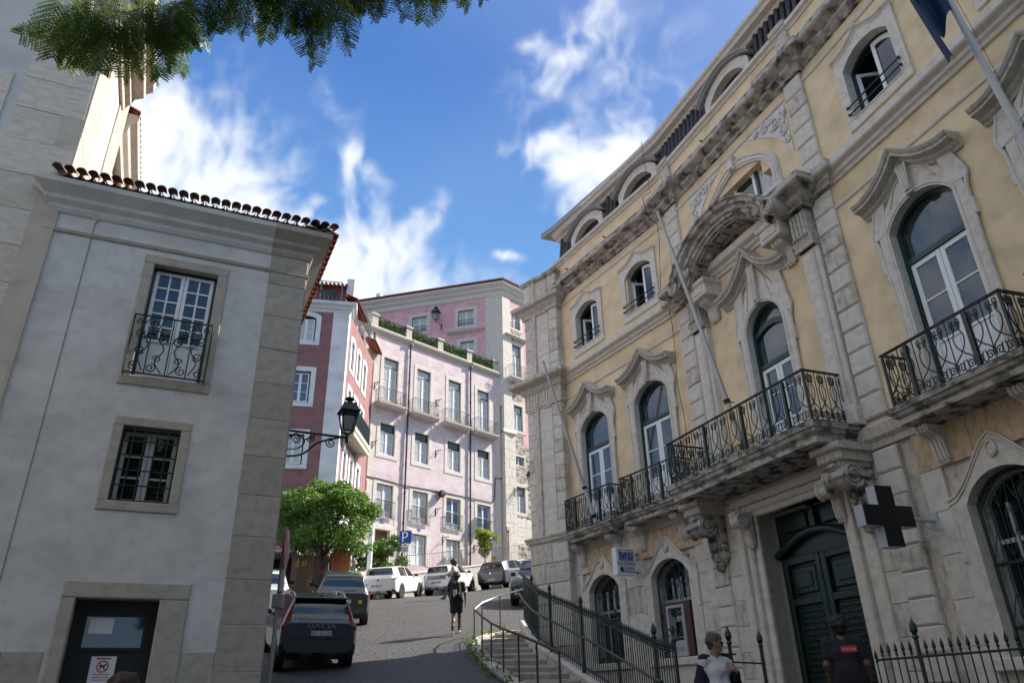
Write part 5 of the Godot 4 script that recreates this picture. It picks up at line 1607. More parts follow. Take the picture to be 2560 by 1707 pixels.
func square_houses() -> void:
	# the houses that close the square beside and behind the viewer: seen only as reflections and as shelter from the sky
	var h := [["church_side_house", "white house with red roof continuing the square beside the church", 9.0, 12.5, frame(-14.0, 9.0, 2.9, -15.8), 16.2]]
	for q in h:
		var b := thing(q[0], q[1], "house", q[4])
		var op := []
		var w: float = q[5]
		for k in int(w / 3.0):
			for y in [1.2, 4.8, 8.6]: op.append([1.0 + k * 3.0, y, 2.1 + k * 3.0, y + 2.2])
		part("wall", holes(0.0, w, -3.0, q[3], -0.4, 0.0, op), M.church_white, b)
		for r in op: plain_window(b, Transform3D(), r[0], r[2], r[1], r[3], {"stone": M.stone, "pane": M.glass_dark})
		var m := MB.new(); m.box(0.2, -3.0, -6.0, w - 0.2, q[3] - 0.2, -1.0)
		part("core", m, M.core, b)
		m = MB.new(); m.q4(Vector3(-0.2, q[3] - 0.1, 0.5), Vector3(w + 0.2, q[3] - 0.1, 0.5), Vector3(w + 0.2, q[3] + 2.2, -4.0), Vector3(-0.2, q[3] + 2.2, -4.0))
		part("roof", m, M.roof_tile, b)

func flip_plan(m: MB) -> MB:
	return m  # sweep_plan already works in the wall's own x-z frame

func red_house() -> void:
	var at := Transform3D(Basis(), Vector3(-8.52, 5.3, -34.03))
	var b := thing("red_house", "dark red townhouse with white corner strip, white framed windows and tiled eave", "house", at)
	var inv := at.affine_inverse()
	var T := inv * frame(-8.52, -34.03, 0.978, -0.208)
	var TS := inv * frame(-8.52, -34.03, 0.0175, -1.0)
	var f := []
	for x in [-5.0, -2.6]:
		for y in [[18.3, 19.75], [14.95, 16.62], [11.82, 13.32]]: f.append([x, y[0], x + 0.98, y[1]])
	var s := []
	for x in [1.0, 2.45, 3.95]:
		for y in [[17.35, 19.0], [14.4, 16.2], [11.5, 12.92]]: s.append([x, y[0], x + 0.62, y[1]])
	part("wall", holes(-9.0, -0.78, 4.0, 20.1, -0.4, 0.0, f), M.red_plaster, b, T)
	part("wall", holes(0.28, 6.6, 8.0, 20.1, -0.4, 0.0, s), M.red_plaster, b, TS)
	part("base_wall", holes(0.28, 6.6, 4.0, 10.2, -0.4, 0.015, []), M.white_paint_wall, b, TS)
	var m := MB.new(); m.box(-0.80, 4.0, -0.41, 0.012, 20.15, 0.02)
	part("corner_strip", m, M.white_paint_wall, b, T)
	m = MB.new(); m.box(0.0, 4.0, -0.41, 0.29, 20.15, 0.02)
	part("corner_strip", m, M.white_paint_wall, b, TS)
	m = MB.new(); m.box(-8.8, 4.0, -6.2, -0.9, 20.0, -1.2)
	part("core", m, M.core, b, T)
	m = MB.new()
	m.sweep_plan([Vector2(-9.0, 0.0), Vector2(0.02, 0.0), Vector2(0.16, -6.6)], 20.0, A2([0, 0, 0.04, 0.02, 0.07, 0.12, 0.18, 0.22, 0.2, 0.3, 0.34, 0.4, 0.36, 0.55, 0.0, 0.58]))
	part("cornice", m, M.white_paint_wall, b, T)
	tile_row(b, T, -6.0, 0.3, 20.64, 0.42, 0.5, 0.22, 0.10, 0.7, [M.roof_tile, M.roof_tile_c])
	tile_row(b, TS, -0.3, 2.3, 20.64, 0.42, 0.5, 0.22, 0.10, 0.7, [M.roof_tile, M.roof_tile_c])
	tile_row(b, TS, 4.7, 6.5, 20.64, 0.42, 0.5, 0.22, 0.10, 0.7, [M.roof_tile, M.roof_tile_c])
	m = MB.new()
	m.q4(Vector3(-9, 20.62, 0.2), Vector3(0.2, 20.62, 0.2), Vector3(-1.0, 21.4, -1.2), Vector3(-9, 21.4, -1.2))
	m.q4(Vector3(0.2, 20.62, 0.2), Vector3(0.2, 20.62, -6.6), Vector3(-1.0, 21.4, -6.6), Vector3(-1.0, 21.4, -1.2))
	part("roof", m, M.roof_tile, b, T)
	# attic storey set back, with its own tiled roof, dormer and terrace rail
	part("attic_wall", holes(-9.0, -0.3, 20.5, 22.5, -6.0, -1.5, []), M.red_plaster, b, T)
	m = MB.new(); m.box(-0.3, 20.4, -6.5, 0.1, 22.9, -1.3)
	part("attic_gable", m, M.white_paint_wall, b, T)
	m = MB.new()
	m.q4(Vector3(-9, 22.35, -1.15), Vector3(-0.25, 22.35, -1.15), Vector3(-0.25, 23.4, -3.8), Vector3(-9, 23.4, -3.8))
	for i in 40:
		var x := -8.9 + i * 0.22
		m.tube([Vector3(x, 22.38, -1.1), Vector3(x, 23.42, -3.8)], 0.09, 6)
	part("attic_roof", m, M.roof_tile_c, b, T)
	m = MB.new(); m.box(-1.6, 20.9, -1.52, -0.75, 22.15, -1.46)
	part("attic_door", m, M.glass_dark, b, T)
	m = MB.new()
	for y in [22.0, 21.4]: m.tube([Vector3(-5.0, y, -0.2), Vector3(-0.5, y, -0.2), Vector3(-0.4, y, -1.3)], 0.025, 5)
	for x in [-5.0, -3.2, -1.6, -0.5]: m.tube([Vector3(x, 20.9, -0.2), Vector3(x, 22.0, -0.2)], 0.025, 5)
	part("terrace_rail", m, M.iron, b, T)
	bar_railing(b, TS, 2.4, 4.6, 20.75, 0.12, 0.95, M.iron_green, "roof_railing", 0.09)
	var o := {"sw": 0.24, "stone": M.white_paint_wall, "recess": 0.1, "ow": 0.075, "bars": 2, "cols": 1, "outer": M.black_paint, "lw": 0.06, "sill": 0.22, "proud": 0.03}
	for r in f:
		var q := o.duplicate()
		if r[1] > 18.0: q.merge({"rise": 0.16}, true)
		if r[1] > 14.0 and r[1] < 15.0: q.merge({"pane": M.glass_blue}, true)
		plain_window(b, T, r[0], r[2], r[1], r[3], q)
	for r in s:
		var q := o.duplicate()
		if r[1] > 17.0: q.merge({"rise": 0.14}, true)
		plain_window(b, TS, r[0], r[2], r[1], r[3], q)
	# long balcony on the flank with a green canvas screen behind its bars
	bar_railing(b, TS, 0.5, 3.9, 13.95, 0.62, 1.0, M.iron_green, "railing", 0.10, M.stained_stone, 0.45)
	m = MB.new()
	m.box(0.52, 13.98, 0.585, 3.88, 14.92, 0.60); m.box(3.865, 13.98, 0.03, 3.88, 14.92, 0.6)
	part("canvas_screen", m, M.green_paint, b, TS)
	for c in [0.8, 3.5]:
		m = console(0.2, 1.3)
		part("console", m, M.trim_stone, b, TS * Transform3D(Basis(), Vector3(c, 13.5, 0.0)))
	m = MB.new(); m.box(6.3, 4.0, -0.2, 6.62, 20.0, 0.03)
	part("end_strip", m, M.red_plaster, b, TS)

func lilac_house() -> void:
	var at := Transform3D(Basis(), Vector3(-8.8, 6.8, -40.0))
	var b := thing("lilac_house", "pale lilac rendered house with four window bays, iron balconies and rooftop planters", "house", at)
	var inv := at.affine_inverse()
	var T := inv * frame(-8.8, -40.0, 0.695, -0.719)
	var xs := [1.34, 3.92, 6.54, 9.12]
	var op := []
	for x in xs:
		op.append([x, 17.62, x + 1.10, 20.72]); op.append([x, 14.60, x + 1.09, 16.48]); op.append([x - 0.02, 10.98, x + 1.14, 12.85])
	for x in [3.92, 6.55]: op.append([x, 8.6, x + 1.12, 10.35])
	op.append([1.38, 7.6, 2.4, 10.3])
	for y in [21.55, 15.75, 12.25]: op.append([0.42, y, 0.62, y + 0.58])
	part("wall", holes(0.0, 11.3, 5.5, 22.2, -0.4, 0.0, op), M.lilac_plaster, b, T)
	var m := MB.new(); m.box(0.2, 5.5, -7.0, 11.0, 21.8, -1.0)
	part("core", m, M.core, b, T)
	m = MB.new(); m.box(0.0, 21.9, -7.0, 11.3, 22.2, -0.4)
	part("terrace", m, M.lead, b, T)
	for y in 17:
		m = MB.new(); m.box(0.66 - 0.001, 8.0 + y * 0.82, -0.05, 0.95, 8.81 + y * 0.82, 0.02, 0.006)
		if y % 5 == 0: part("quoin_block", m, M.stone, b, T)
	for q in [[0.62, 0.95, M.stone_c], [-0.02, 0.42, M.stone]]:
		m = MB.new(); m.box(q[0], 6.0, -0.05, q[1], 22.1, 0.012)
		part("corner_strip", m, q[2], b, T)
	m = MB.new(); m.box(10.75, 6.5, -0.05, 11.25, 22.1, 0.03)
	part("end_strip", m, M.stone, b, T)
	for y in [21.55, 15.75, 12.25]: plain_window(b, T, 0.42, 0.62, y, y + 0.58, {"sw": 0.14, "stone": M.stone_c, "pane": M.glass_dark, "recess": 0.1, "ow": 0.02, "lw": 0.012, "outer": M.grey_frame, "inner": M.grey_frame})
	# coping and planters
	m = MB.new()
	m.sweep_plan([Vector2(0.0, -0.5), Vector2(0.0, 0.0), Vector2(11.3, 0.0)], 22.1, A2([0, 0, 0.05, 0, 0.07, 0.1, 0.2, 0.22, 0.22, 0.34, 0.16, 0.42, -0.4, 0.44]))
	part("coping", m, M.stained_stone, b, T)
	var px := [0.5, 3.15, 5.8, 8.4, 10.9]
	for x in px:
		m = MB.new(); m.box(x - 0.24, 22.5, -0.42, x + 0.24, 23.35, 0.02, 0.02); m.box(x - 0.3, 23.3, -0.48, x + 0.3, 23.45, 0.08, 0.02)
		part("parapet_pier", m, M.stained_stone, b, T)
	for i in 4:
		bar_railing(b, T, px[i] + 0.26, px[i + 1] - 0.26, 22.5, 0.0, 0.8, M.iron, "parapet_rail", 0.13)
		var pl := thing("planter_hedge", ["dark green hedge between parapet piers over the first bay of the lilac house", "dark green hedge between parapet piers over the second bay of the lilac house", "dark green hedge between parapet piers over the third bay of the lilac house", "dark green hedge between parapet piers over the fourth bay of the lilac house"][i], "hedge", at * T * Transform3D(Basis(), Vector3((px[i] + px[i + 1]) / 2, 22.5, -0.3)), "planters on the lilac house terrace")
		var pts := []
		for k in 2600: pts.append(Vector3(rng.randf_range(-1.0, 1.0) * (px[i + 1] - px[i] - 0.5) / 2, rng.randf_range(0.0, 0.82) + rng.randf() * rng.randf() * 0.12, rng.randf_range(-0.2, 0.30)))
		leaves(pl, "foliage", pts, 0.10, [M.leaf_c, M.leaf_a, M.leaf_c], 5 + i)
		m = MB.new(); m.box(-(px[i + 1] - px[i] - 0.6) / 2, 0.0, -0.3, (px[i + 1] - px[i] - 0.6) / 2, 0.3, 0.12)
		part("trough", m, M.lead, pl)
	# windows
	var st := {"sw": 0.24, "stone": M.stone_c, "recess": 0.13, "ow": 0.05, "lw": 0.05, "outer": M.black_paint, "proud": 0.025}
	for i in 4:
		var x: float = xs[i]
		var q := st.duplicate()
		q.merge({"bars": 2, "transom": 20.15, "low": 0.4, "sill": 0.0})
		plain_window(b, T, x, x + 1.10, 17.62, 20.72, q)
		bar_railing(b, T, x - 0.42, x + 1.45, 17.62, 0.5, 0.85, M.iron, "railing", 0.12, M.stained_stone, 0.26)
		q = st.duplicate(); q.merge({"bars": 1, "transom": 16.02, "sill": 0.24, "fan": M.glass})
		plain_window(b, T, x, x + 1.09, 14.60, 16.48, q)
		q = st.duplicate(); q.merge({"bars": 1, "low": 0.35, "sill": 0.0, "pane": M.glass_curtained if i < 2 else M.glass_blue})
		plain_window(b, T, x - 0.02, x + 1.14, 10.98, 12.85, q)
		bar_railing(b, T, x - 0.12, x + 1.28, 10.98, 0.12, 0.9, M.iron, "window_railing", 0.085)
	for x in [3.92, 6.55]:
		var q := st.duplicate(); q.merge({"bars": 1, "low": 0.6, "sill": 0.0, "sw": 0.2})
		plain_window(b, T, x, x + 1.12, 8.6, 10.35, q)
	m = MB.new()
	m.box(1.38, 7.6, -0.3, 2.4, 10.3, -0.25)
	for k in 2: m.box(1.46 + k * 0.46, 7.8, -0.25, 1.86 + k * 0.46, 10.1, -0.22, 0.01)
	var dr := part("door", m, M.wood_board, b, T)
	m = MB.new(); m.box(1.14, 10.29, -0.3, 2.64, 10.55, 0.03, 0.01); m.box(1.14, 7.0, -0.3, 1.385, 10.29, 0.03, 0.01); m.box(2.395, 7.0, -0.3, 2.64, 10.29, 0.03, 0.01)
	part("door_surround", m, M.stone_c, dr)
	for q in [[1.75, 10.68, "10"], [4.35, 10.52, "12"]]:
		m = MB.new(); m.box(q[0], q[1], 0.0, q[0] + 0.22, q[1] + 0.17, 0.035)
		var pl := part("number_plate", m, M.sign_blue, b, T)
		words(pl, "number", q[2], 0.13, Transform3D(Basis(), Vector3(q[0] + 0.11, q[1] + 0.085, 0.036)), M.sign_white)
	# rendered base zone in bare stone round the ground floor windows
	for x in [[1.0, 1.14], [2.64, 2.9]]:
		m = MB.new(); m.box(x[0], 6.5, -0.02, x[1], 10.9, 0.014)
		part("base_stone", m, M.stone, b, T)
	# drain pipes, cables, brackets, a wall lamp
	for x in [3.25, 8.42]:
		m = MB.new()
		m.tube([Vector3(x + 0.08, 22.25, 0.12), Vector3(x, 22.0, 0.10), Vector3(x, 7.5, 0.10)], 0.055, 7)
		for k in 8: m.tube([Vector3(x, 9.0 + k * 1.75, 0.10), Vector3(x, 9.12 + k * 1.75, 0.10)], 0.07, 7)
		var p := part("drain_pipe", m, M.iron_green, b, T)
		m = MB.new(); m.lathe(A2([0.06, 0, 0.09, 0.12, 0.2, 0.28, 0.2, 0.36, 0.0, 0.36]), 8, Transform3D(Basis(), Vector3(x + 0.08, 22.05, 0.14)))
		part("hopper", m, M.stained_stone, p)
	m = MB.new()
	m.tube([Vector3(0.3, 12.75, 0.02), Vector3(0.6, 13.08, 0.04), Vector3(1.3, 13.1, 0.04), Vector3(3.2, 13.02, 0.05), Vector3(5.8, 13.1, 0.04), Vector3(8.4, 13.12, 0.05), Vector3(10.4, 13.12, 0.05), Vector3(10.6, 13.4, 0.05), Vector3(10.7, 14.8, 0.05), Vector3(11.5, 14.9, 0.05)], 0.03, 5)
	part("cable", m, M.ink, b, T)
	for q in [[0.75, 18.6], [5.55, 18.75], [0.85, 14.95], [5.6, 15.4], [5.7, 11.8], [0.9, 11.1], [6.3, 10.2], [8.85, 10.0]]:
		m = MB.new()
		m.tube([Vector3(q[0], q[1] + 0.2, 0.0), Vector3(q[0] + 0.1, q[1] + 0.22, 0.42)], 0.022, 5); m.tube([Vector3(q[0], q[1] - 0.12, 0.0), Vector3(q[0] + 0.06, q[1] + 0.2, 0.25)], 0.018, 5); m.tube([Vector3(q[0], q[1] - 0.2, 0.01), Vector3(q[0], q[1] + 0.26, 0.01)], 0.026, 5)
		part("line_bracket", m, M.iron, b, T)
	m = MB.new(); m.lathe(A2([0.0, 0, 0.2, 0.02, 0.24, 0.14, 0.2, 0.3, 0.0, 0.32]), 12, Transform3D(Basis(Vector3.RIGHT, PI / 2), Vector3(6.0, 12.95, 0.05)))
	var rg := []
	for k in 14: rg.append(Vector3(5.75 + 0.18 * cos(TAU * k / 14), 12.85 + 0.25 * sin(TAU * k / 14), 0.12))
	m.tube(rg, 0.025, 4, true)
	part("cable_coil", m, M.ink, b, T)

func words(parent: Node, called: String, text: String, size: float, t: Transform3D, mt: Material, sx := 1.0) -> MeshInstance3D:  # lettering, centred, 4 mm proud
	var tm := TextMesh.new()
	tm.text = text; tm.font = font; tm.font_size = 64; tm.pixel_size = size / 46.0; tm.depth = 0.006; tm.curve_step = 4.0
	tm.horizontal_alignment = HORIZONTAL_ALIGNMENT_CENTER; tm.vertical_alignment = VERTICAL_ALIGNMENT_CENTER
	return part(called, tm, mt, parent, t * Transform3D(Basis().scaled(Vector3(sx, 1, 1)), Vector3(0, 0, 0.001)))

func pink_house() -> void:
	var at := Transform3D(Basis(), Vector3(-0.7, 7.5, -48.0))
	var b := thing("pink_house", "tall rose pink house behind the lilac one with pale stone corner", "house", at)
	var inv := at.affine_inverse()
	var T := inv * frame(-0.7, -48.0, 0.971, 0.2385)
	var TS := inv * frame(-0.7, -48.0, 0.707, -0.707)
	var f := [[-7.1, 26.7, -5.9, 28.02], [-3.4, 26.7, -2.18, 28.02], [-3.2, 23.4, -2.14, 25.4]]
	var s := [[0.95, 26.5, 1.85, 27.72], [0.95, 22.3, 1.86, 25.1], [0.98, 18.5, 1.85, 20.35], [1.03, 16.0, 1.88, 16.62], [1.03, 12.76, 1.88, 14.5]]
	part("wall", holes(-12.0, -1.25, 20.0, 29.0, -0.4, 0.0, f), M.pink_plaster, b, T)
	part("wall", holes(0.8, 6.5, 17.4, 29.0, -0.4, 0.0, s), M.pink_plaster, b, TS)
	part("rubble_wall", holes(0.8, 6.5, 6.0, 17.4, -0.4, 0.02, s), M.rubble, b, TS)
	var m := MB.new(); m.box(-11.8, 18.0, -6.0, -0.3, 28.8, -1.0)
	part("core", m, M.core, b, T)
	m = MB.new(); m.box(0.0, 6.0, -6.0, 6.3, 28.8, -1.0)
	part("core", m, M.core, b, TS)
	m = MB.new(); m.box(-1.26, 20.0, -0.41, 0.0, 29.1, 0.04)
	part("corner_strip", m, M.stone, b, T)
	var sm := [M.stone_c, M.stone, M.stone_c]
	ashlar(b, TS, 0.0, 0.82, 18.2, 29.0, 1.2, 1.0, -0.4, 0.04, [], [M.stone_c], "quoin_block", 0.004, 0.001)
	ashlar(b, TS, -0.05, 1.0, 7.0, 18.1, 0.62, 0.7, -0.4, 0.10, [], sm, "quoin_block", 0.01, 0.003)
	ashlar(b, TS, 1.0, 3.2, 7.0, 13.0, 0.6, 0.9, -0.1, 0.035, [[1.0, 12.4, 2.0, 14.6]], [M.stone, M.stone_c, M.rubble], "stone_block", 0.012, 0.006)
	m = MB.new(); m.sweep_plan([Vector2(-0.1, 0.0), Vector2(1.02, 0.10)], 18.05, A2([0, 0, 0.14, 0.02, 0.14, 0.1, 0.03, 0.3, 0, 0.3]))
	part("corner_offset", m, M.stone_c, b, TS)
	var path := [Vector2(-12.0, 0.0), Vector2(0.0, 0.0)]
	var pr := A2([0, 0, 0.05, 0, 0.08, 0.25, 0.22, 0.4, 0.24, 0.55, 0.42, 0.75, 0.44, 0.92, 0.0, 0.98])
	var e := Vector2(0.707 * 0.971 - 0.707 * 0.2385, -(0.707 * 0.2385 + 0.707 * 0.971)) * 6.5
	# the eave turns the corner: second leg in T's own axes
	var u2 := Vector3(0.707, 0, -0.707)
	var lx := u2.dot(Vector3(0.971, 0, 0.2385))
	var lz := u2.dot(Vector3(-0.2385, 0, 0.971))
	path.append(Vector2(lx, lz) * 6.5)
	m = MB.new(); m.sweep_plan(path, 28.95, pr)
	part("cornice", m, M.trim_stone, b, T)
	m = MB.new(); m.sweep_plan(path, 28.85, A2([0, 0, 0.05, 0.0, 0.06, 0.08, 0, 0.09]))
	part("cornice_moulding", m, M.trim_stone, b, T)
	m = MB.new(); m.sweep_plan(path, 29.93, A2([-0.5, 0, 0.5, 0.0, 0.52, 0.12, -1.5, 0.5]))
	part("roof_edge", m, M.roof_tile, b, T)
	m = MB.new(); m.sweep_plan([path[0] + Vector2(0, -0.3), path[1] + Vector2(-0.8, -0.3)], 30.1, A2([-0.5, 0, 0.1, 0, 0.1, 0.35, -0.5, 0.36]))
	part("roof_parapet", m, M.white_paint_wall, b, T)
	# chimney behind the red house's roof
	m = MB.new(); m.box(-11.2, 28.5, -3.0, -10.3, 31.6, -2.0); m.box(-11.2, 31.6, -3.0, -10.8, 31.9, -2.0)
	part("chimney", m, M.white_paint_wall, b, T)
	var o := {"sw": 0.26, "stone": M.stone_c, "recess": 0.14, "ow": 0.05, "bars": 1, "outer": M.black_paint, "sill": 0.2, "pane": M.glass_curtained}
	for r in f: plain_window(b, T, r[0], r[2], r[1], r[3], o)
	for r in s:
		var q := o.duplicate()
		if r[1] > 22 and r[1] < 23: q.merge({"transom": 24.3, "bars": 2}, true)
		if r[1] > 18 and r[1] < 19: q.merge({"transom": 19.75}, true)
		if r[1] < 13: q.merge({"transom": 13.95, "cols": 1, "bars": 2}, true)
		if r[1] == 16.0: q.merge({"sill": 0.1, "cols": 1, "sw": 0.14, "pane": M.glass_dark}, true)
		plain_window(b, TS, r[0], r[2], r[1], r[3], q)
	bar_railing(b, T, -7.1, -5.9, 26.72, 0.06, 0.45, M.iron, "window_bars", 0.1)
	bar_railing(b, T, -3.4, -2.18, 26.72, 0.06, 0.45, M.iron, "window_bars", 0.1)
	bar_railing(b, TS, 0.95, 1.85, 26.52, 0.06, 0.45, M.iron, "window_bars", 0.1)
	bar_railing(b, TS, 0.5, 2.3, 22.3, 0.5, 0.95, M.iron, "railing", 0.11, M.stone_c, 0.25)
	m = MB.new(); m.sweep_plan([Vector2(-4.0, 0), Vector2(-4.0, 0.02), Vector2(-1.6, 0.02), Vector2(-1.6, 0)], 26.1, A2([0, 0, 0.08, 0.02, 0.1, 0.08, 0.25, 0.15, 0.25, 0.24, 0, 0.27]))
	part("window_hood", m, M.stone, b, T)
	m = MB.new(); m.sweep_plan([Vector2(0.5, 0), Vector2(0.5, 0.02), Vector2(2.3, 0.02), Vector2(2.3, 0)], 25.55, A2([0, 0, 0.08, 0.02, 0.1, 0.08, 0.25, 0.15, 0.25, 0.24, 0, 0.27]))
	part("window_hood", m, M.stone, b, TS)
	m = MB.new(); m.tube([Vector3(0.1, 7.5, 0.16), Vector3(0.1, 11.4, 0.16), Vector3(0.05, 11.6, 0.12)], 0.05, 6); m.box(-0.1, 11.4, 0.08, 0.22, 11.65, 0.24)
	part("drain_pipe", m, M.stained_stone, b, TS)
	lantern(at * T * Transform3D(Basis(Vector3.UP, -0.25), Vector3(-4.72, 27.0, 0.0)), 0.75, 1.15, "black wall lantern high on the rose pink wall between two windows", "wall lanterns", false)
	lantern(at * TS * Transform3D(Basis(Vector3.UP, 0.35), Vector3(0.78, 14.2, 0.08)), 1.3, 1.2, "black lantern on scrolled bracket at the pink house's stone corner", "wall lanterns")
	# what stands further up the hill
	var hb := thing("upper_house", "cream house wall at the head of the street, mostly hidden by the bank", "house", Transform3D(Basis(), Vector3(9, 8, -56)))
	m = MB.new(); m.box(-4, -2, -8, 8, 12, 0)
	part("wall", m, M.church_white, hb)

func leaves(parent: Node, called: String, pts: Array, size: float, mats: Array, sd: int, cup := 0.35) -> void:  # many small folded leaves as a few joined meshes
	var r := RandomNumberGenerator.new()
	r.seed = sd
	var ms := []
	for i in mats.size(): ms.append(MB.new())
	for p in pts:
		var m: MB = ms[r.randi() % ms.size()]
		var d := Vector3(r.randf_range(-1, 1), r.randf_range(-0.9, 0.5), r.randf_range(-1, 1)).normalized()
		var s := d.cross(Vector3(r.randf_range(-1, 1), r.randf_range(-1, 1), r.randf_range(-1, 1))).normalized()
		var k := size * r.randf_range(0.7, 1.3)
		var n := d.cross(s)
		var a: Vector3 = p
		var c := a + d * k
		var l := a + d * k * 0.45 + s * k * 0.32 + n * k * cup * 0.3
		var q := a + d * k * 0.45 - s * k * 0.32 + n * k * cup * 0.3
		m.t3(a, l, c); m.t3(a, c, q)
	for i in ms.size():
		if ms[i].v.size(): part(called, ms[i], mats[i], parent).set_meta("kind", "stuff")

const CURB := [[0.15, 22.6, 3.66], [0.28, 21.2, 3.3], [0.5, 19.5, 2.84], [0.76, 18.5, 2.58], [1.07, 17.5, 2.32], [1.34, 16.5, 2.05], [1.57, 15.5, 1.83], [1.8, 14.5, 1.58], [2.0, 13.4, 1.33], [2.14, 12.4, 1.12], [2.24, 11.5, 1.0]]

func curb_at(d: float) -> Vector3:
	for i in CURB.size() - 1:
		var a: Array = CURB[i]
		var b: Array = CURB[i + 1]
		if d <= a[1] and d >= b[1]:
			var t: float = (a[1] - d) / (a[1] - b[1])
			return Vector3(lerpf(a[0], b[0], t), lerpf(a[2], b[2], t), -d)
	return Vector3(CURB[0][0], CURB[0][2], -d) if d > 20 else Vector3(2.24, 1.0, -d)

func wall_along(pts: Array, w: float, low: float, round_top := true) -> MB:  # coping along a 3-D line, solid down to low
	var m := MB.new()
	var rings := []
	var ns := []
	for i in pts.size():
		var a: Vector3 = pts[maxi(i - 1, 0)]
		var b: Vector3 = pts[mini(i + 1, pts.size() - 1)]
		var d := Vector3(b.x - a.x, 0, b.z - a.z).normalized()
		var s := d.cross(Vector3.UP)
		var p: Vector3 = pts[i]
		var q := [[-w / 2, low - p.y], [-w / 2, -0.10], [-w / 2 - 0.03, -0.08], [-w / 2 - 0.03, -0.02], [-w / 2, 0.0], [w / 2, 0.0], [w / 2 + 0.03, -0.02], [w / 2 + 0.03, -0.08], [w / 2, -0.10], [w / 2, low - p.y]]
		var ring := []
		var nn := []
		for k in q: ring.append(p + s * k[0] + Vector3(0, k[1], 0))
		for k in q.size() - 1:
			var e := Vector2(q[k + 1][0] - q[k][0], q[k + 1][1] - q[k][1]).normalized()
			nn.append(s * -e.y + Vector3(0, e.x, 0))
		rings.append(ring); ns.append(nn)
	m.loft(rings, ns)
	m.cap(rings[0], (pts[0] - pts[1]).normalized()); m.cap(rings[-1], (pts[-1] - pts[-2]).normalized())
	return m

func picket_mesh(h: float) -> ArrayMesh:
	var m := MB.new()
	m.tube([Vector3(0, 0, 0), Vector3(0, h - 0.16, 0)], 0.0095, 5, false, false)
	m.lathe(A2([0.010, h - 0.17, 0.022, h - 0.15, 0.012, h - 0.13, 0.026, h - 0.10, 0.019, h - 0.06, 0.002, h]), 6)
	for y in [0.12]: m.ball(Vector3(0, y, 0), Vector3(0.017, 0.02, 0.017), 6)
	return m.mesh()

func post_mesh(h: float, scroll := false) -> ArrayMesh:
	var m := MB.new()
	m.tube([Vector3(0, 0, 0), Vector3(0, h, 0)], 0.026, 8)
	m.lathe(A2([0.05, 0, 0.045, 0.1, 0.03, 0.16, 0.03, 0.2]), 8)
	if scroll:
		m.lathe(A2([0.03, h, 0.05, h + 0.02, 0.03, h + 0.05, 0.0, h + 0.06]), 8)
		for k in 4:
			var p := []
			for q in spiral(Vector2(0.05, h + 0.13), 0.055, 0.03, -PI / 2, 0.8, 10): p.append(Vector3(q.x * cos(k * PI / 2), q.y, q.x * sin(k * PI / 2)))
			m.tube(p, 0.011, 4)
		m.ball(Vector3(0, h + 0.2, 0), Vector3.ONE * 0.03, 7)
	else:
		m.lathe(A2([0.026, h, 0.045, h + 0.02, 0.025, h + 0.05, 0.05, h + 0.1, 0.04, h + 0.16, 0.003, h + 0.24]), 8)
	return m.mesh()

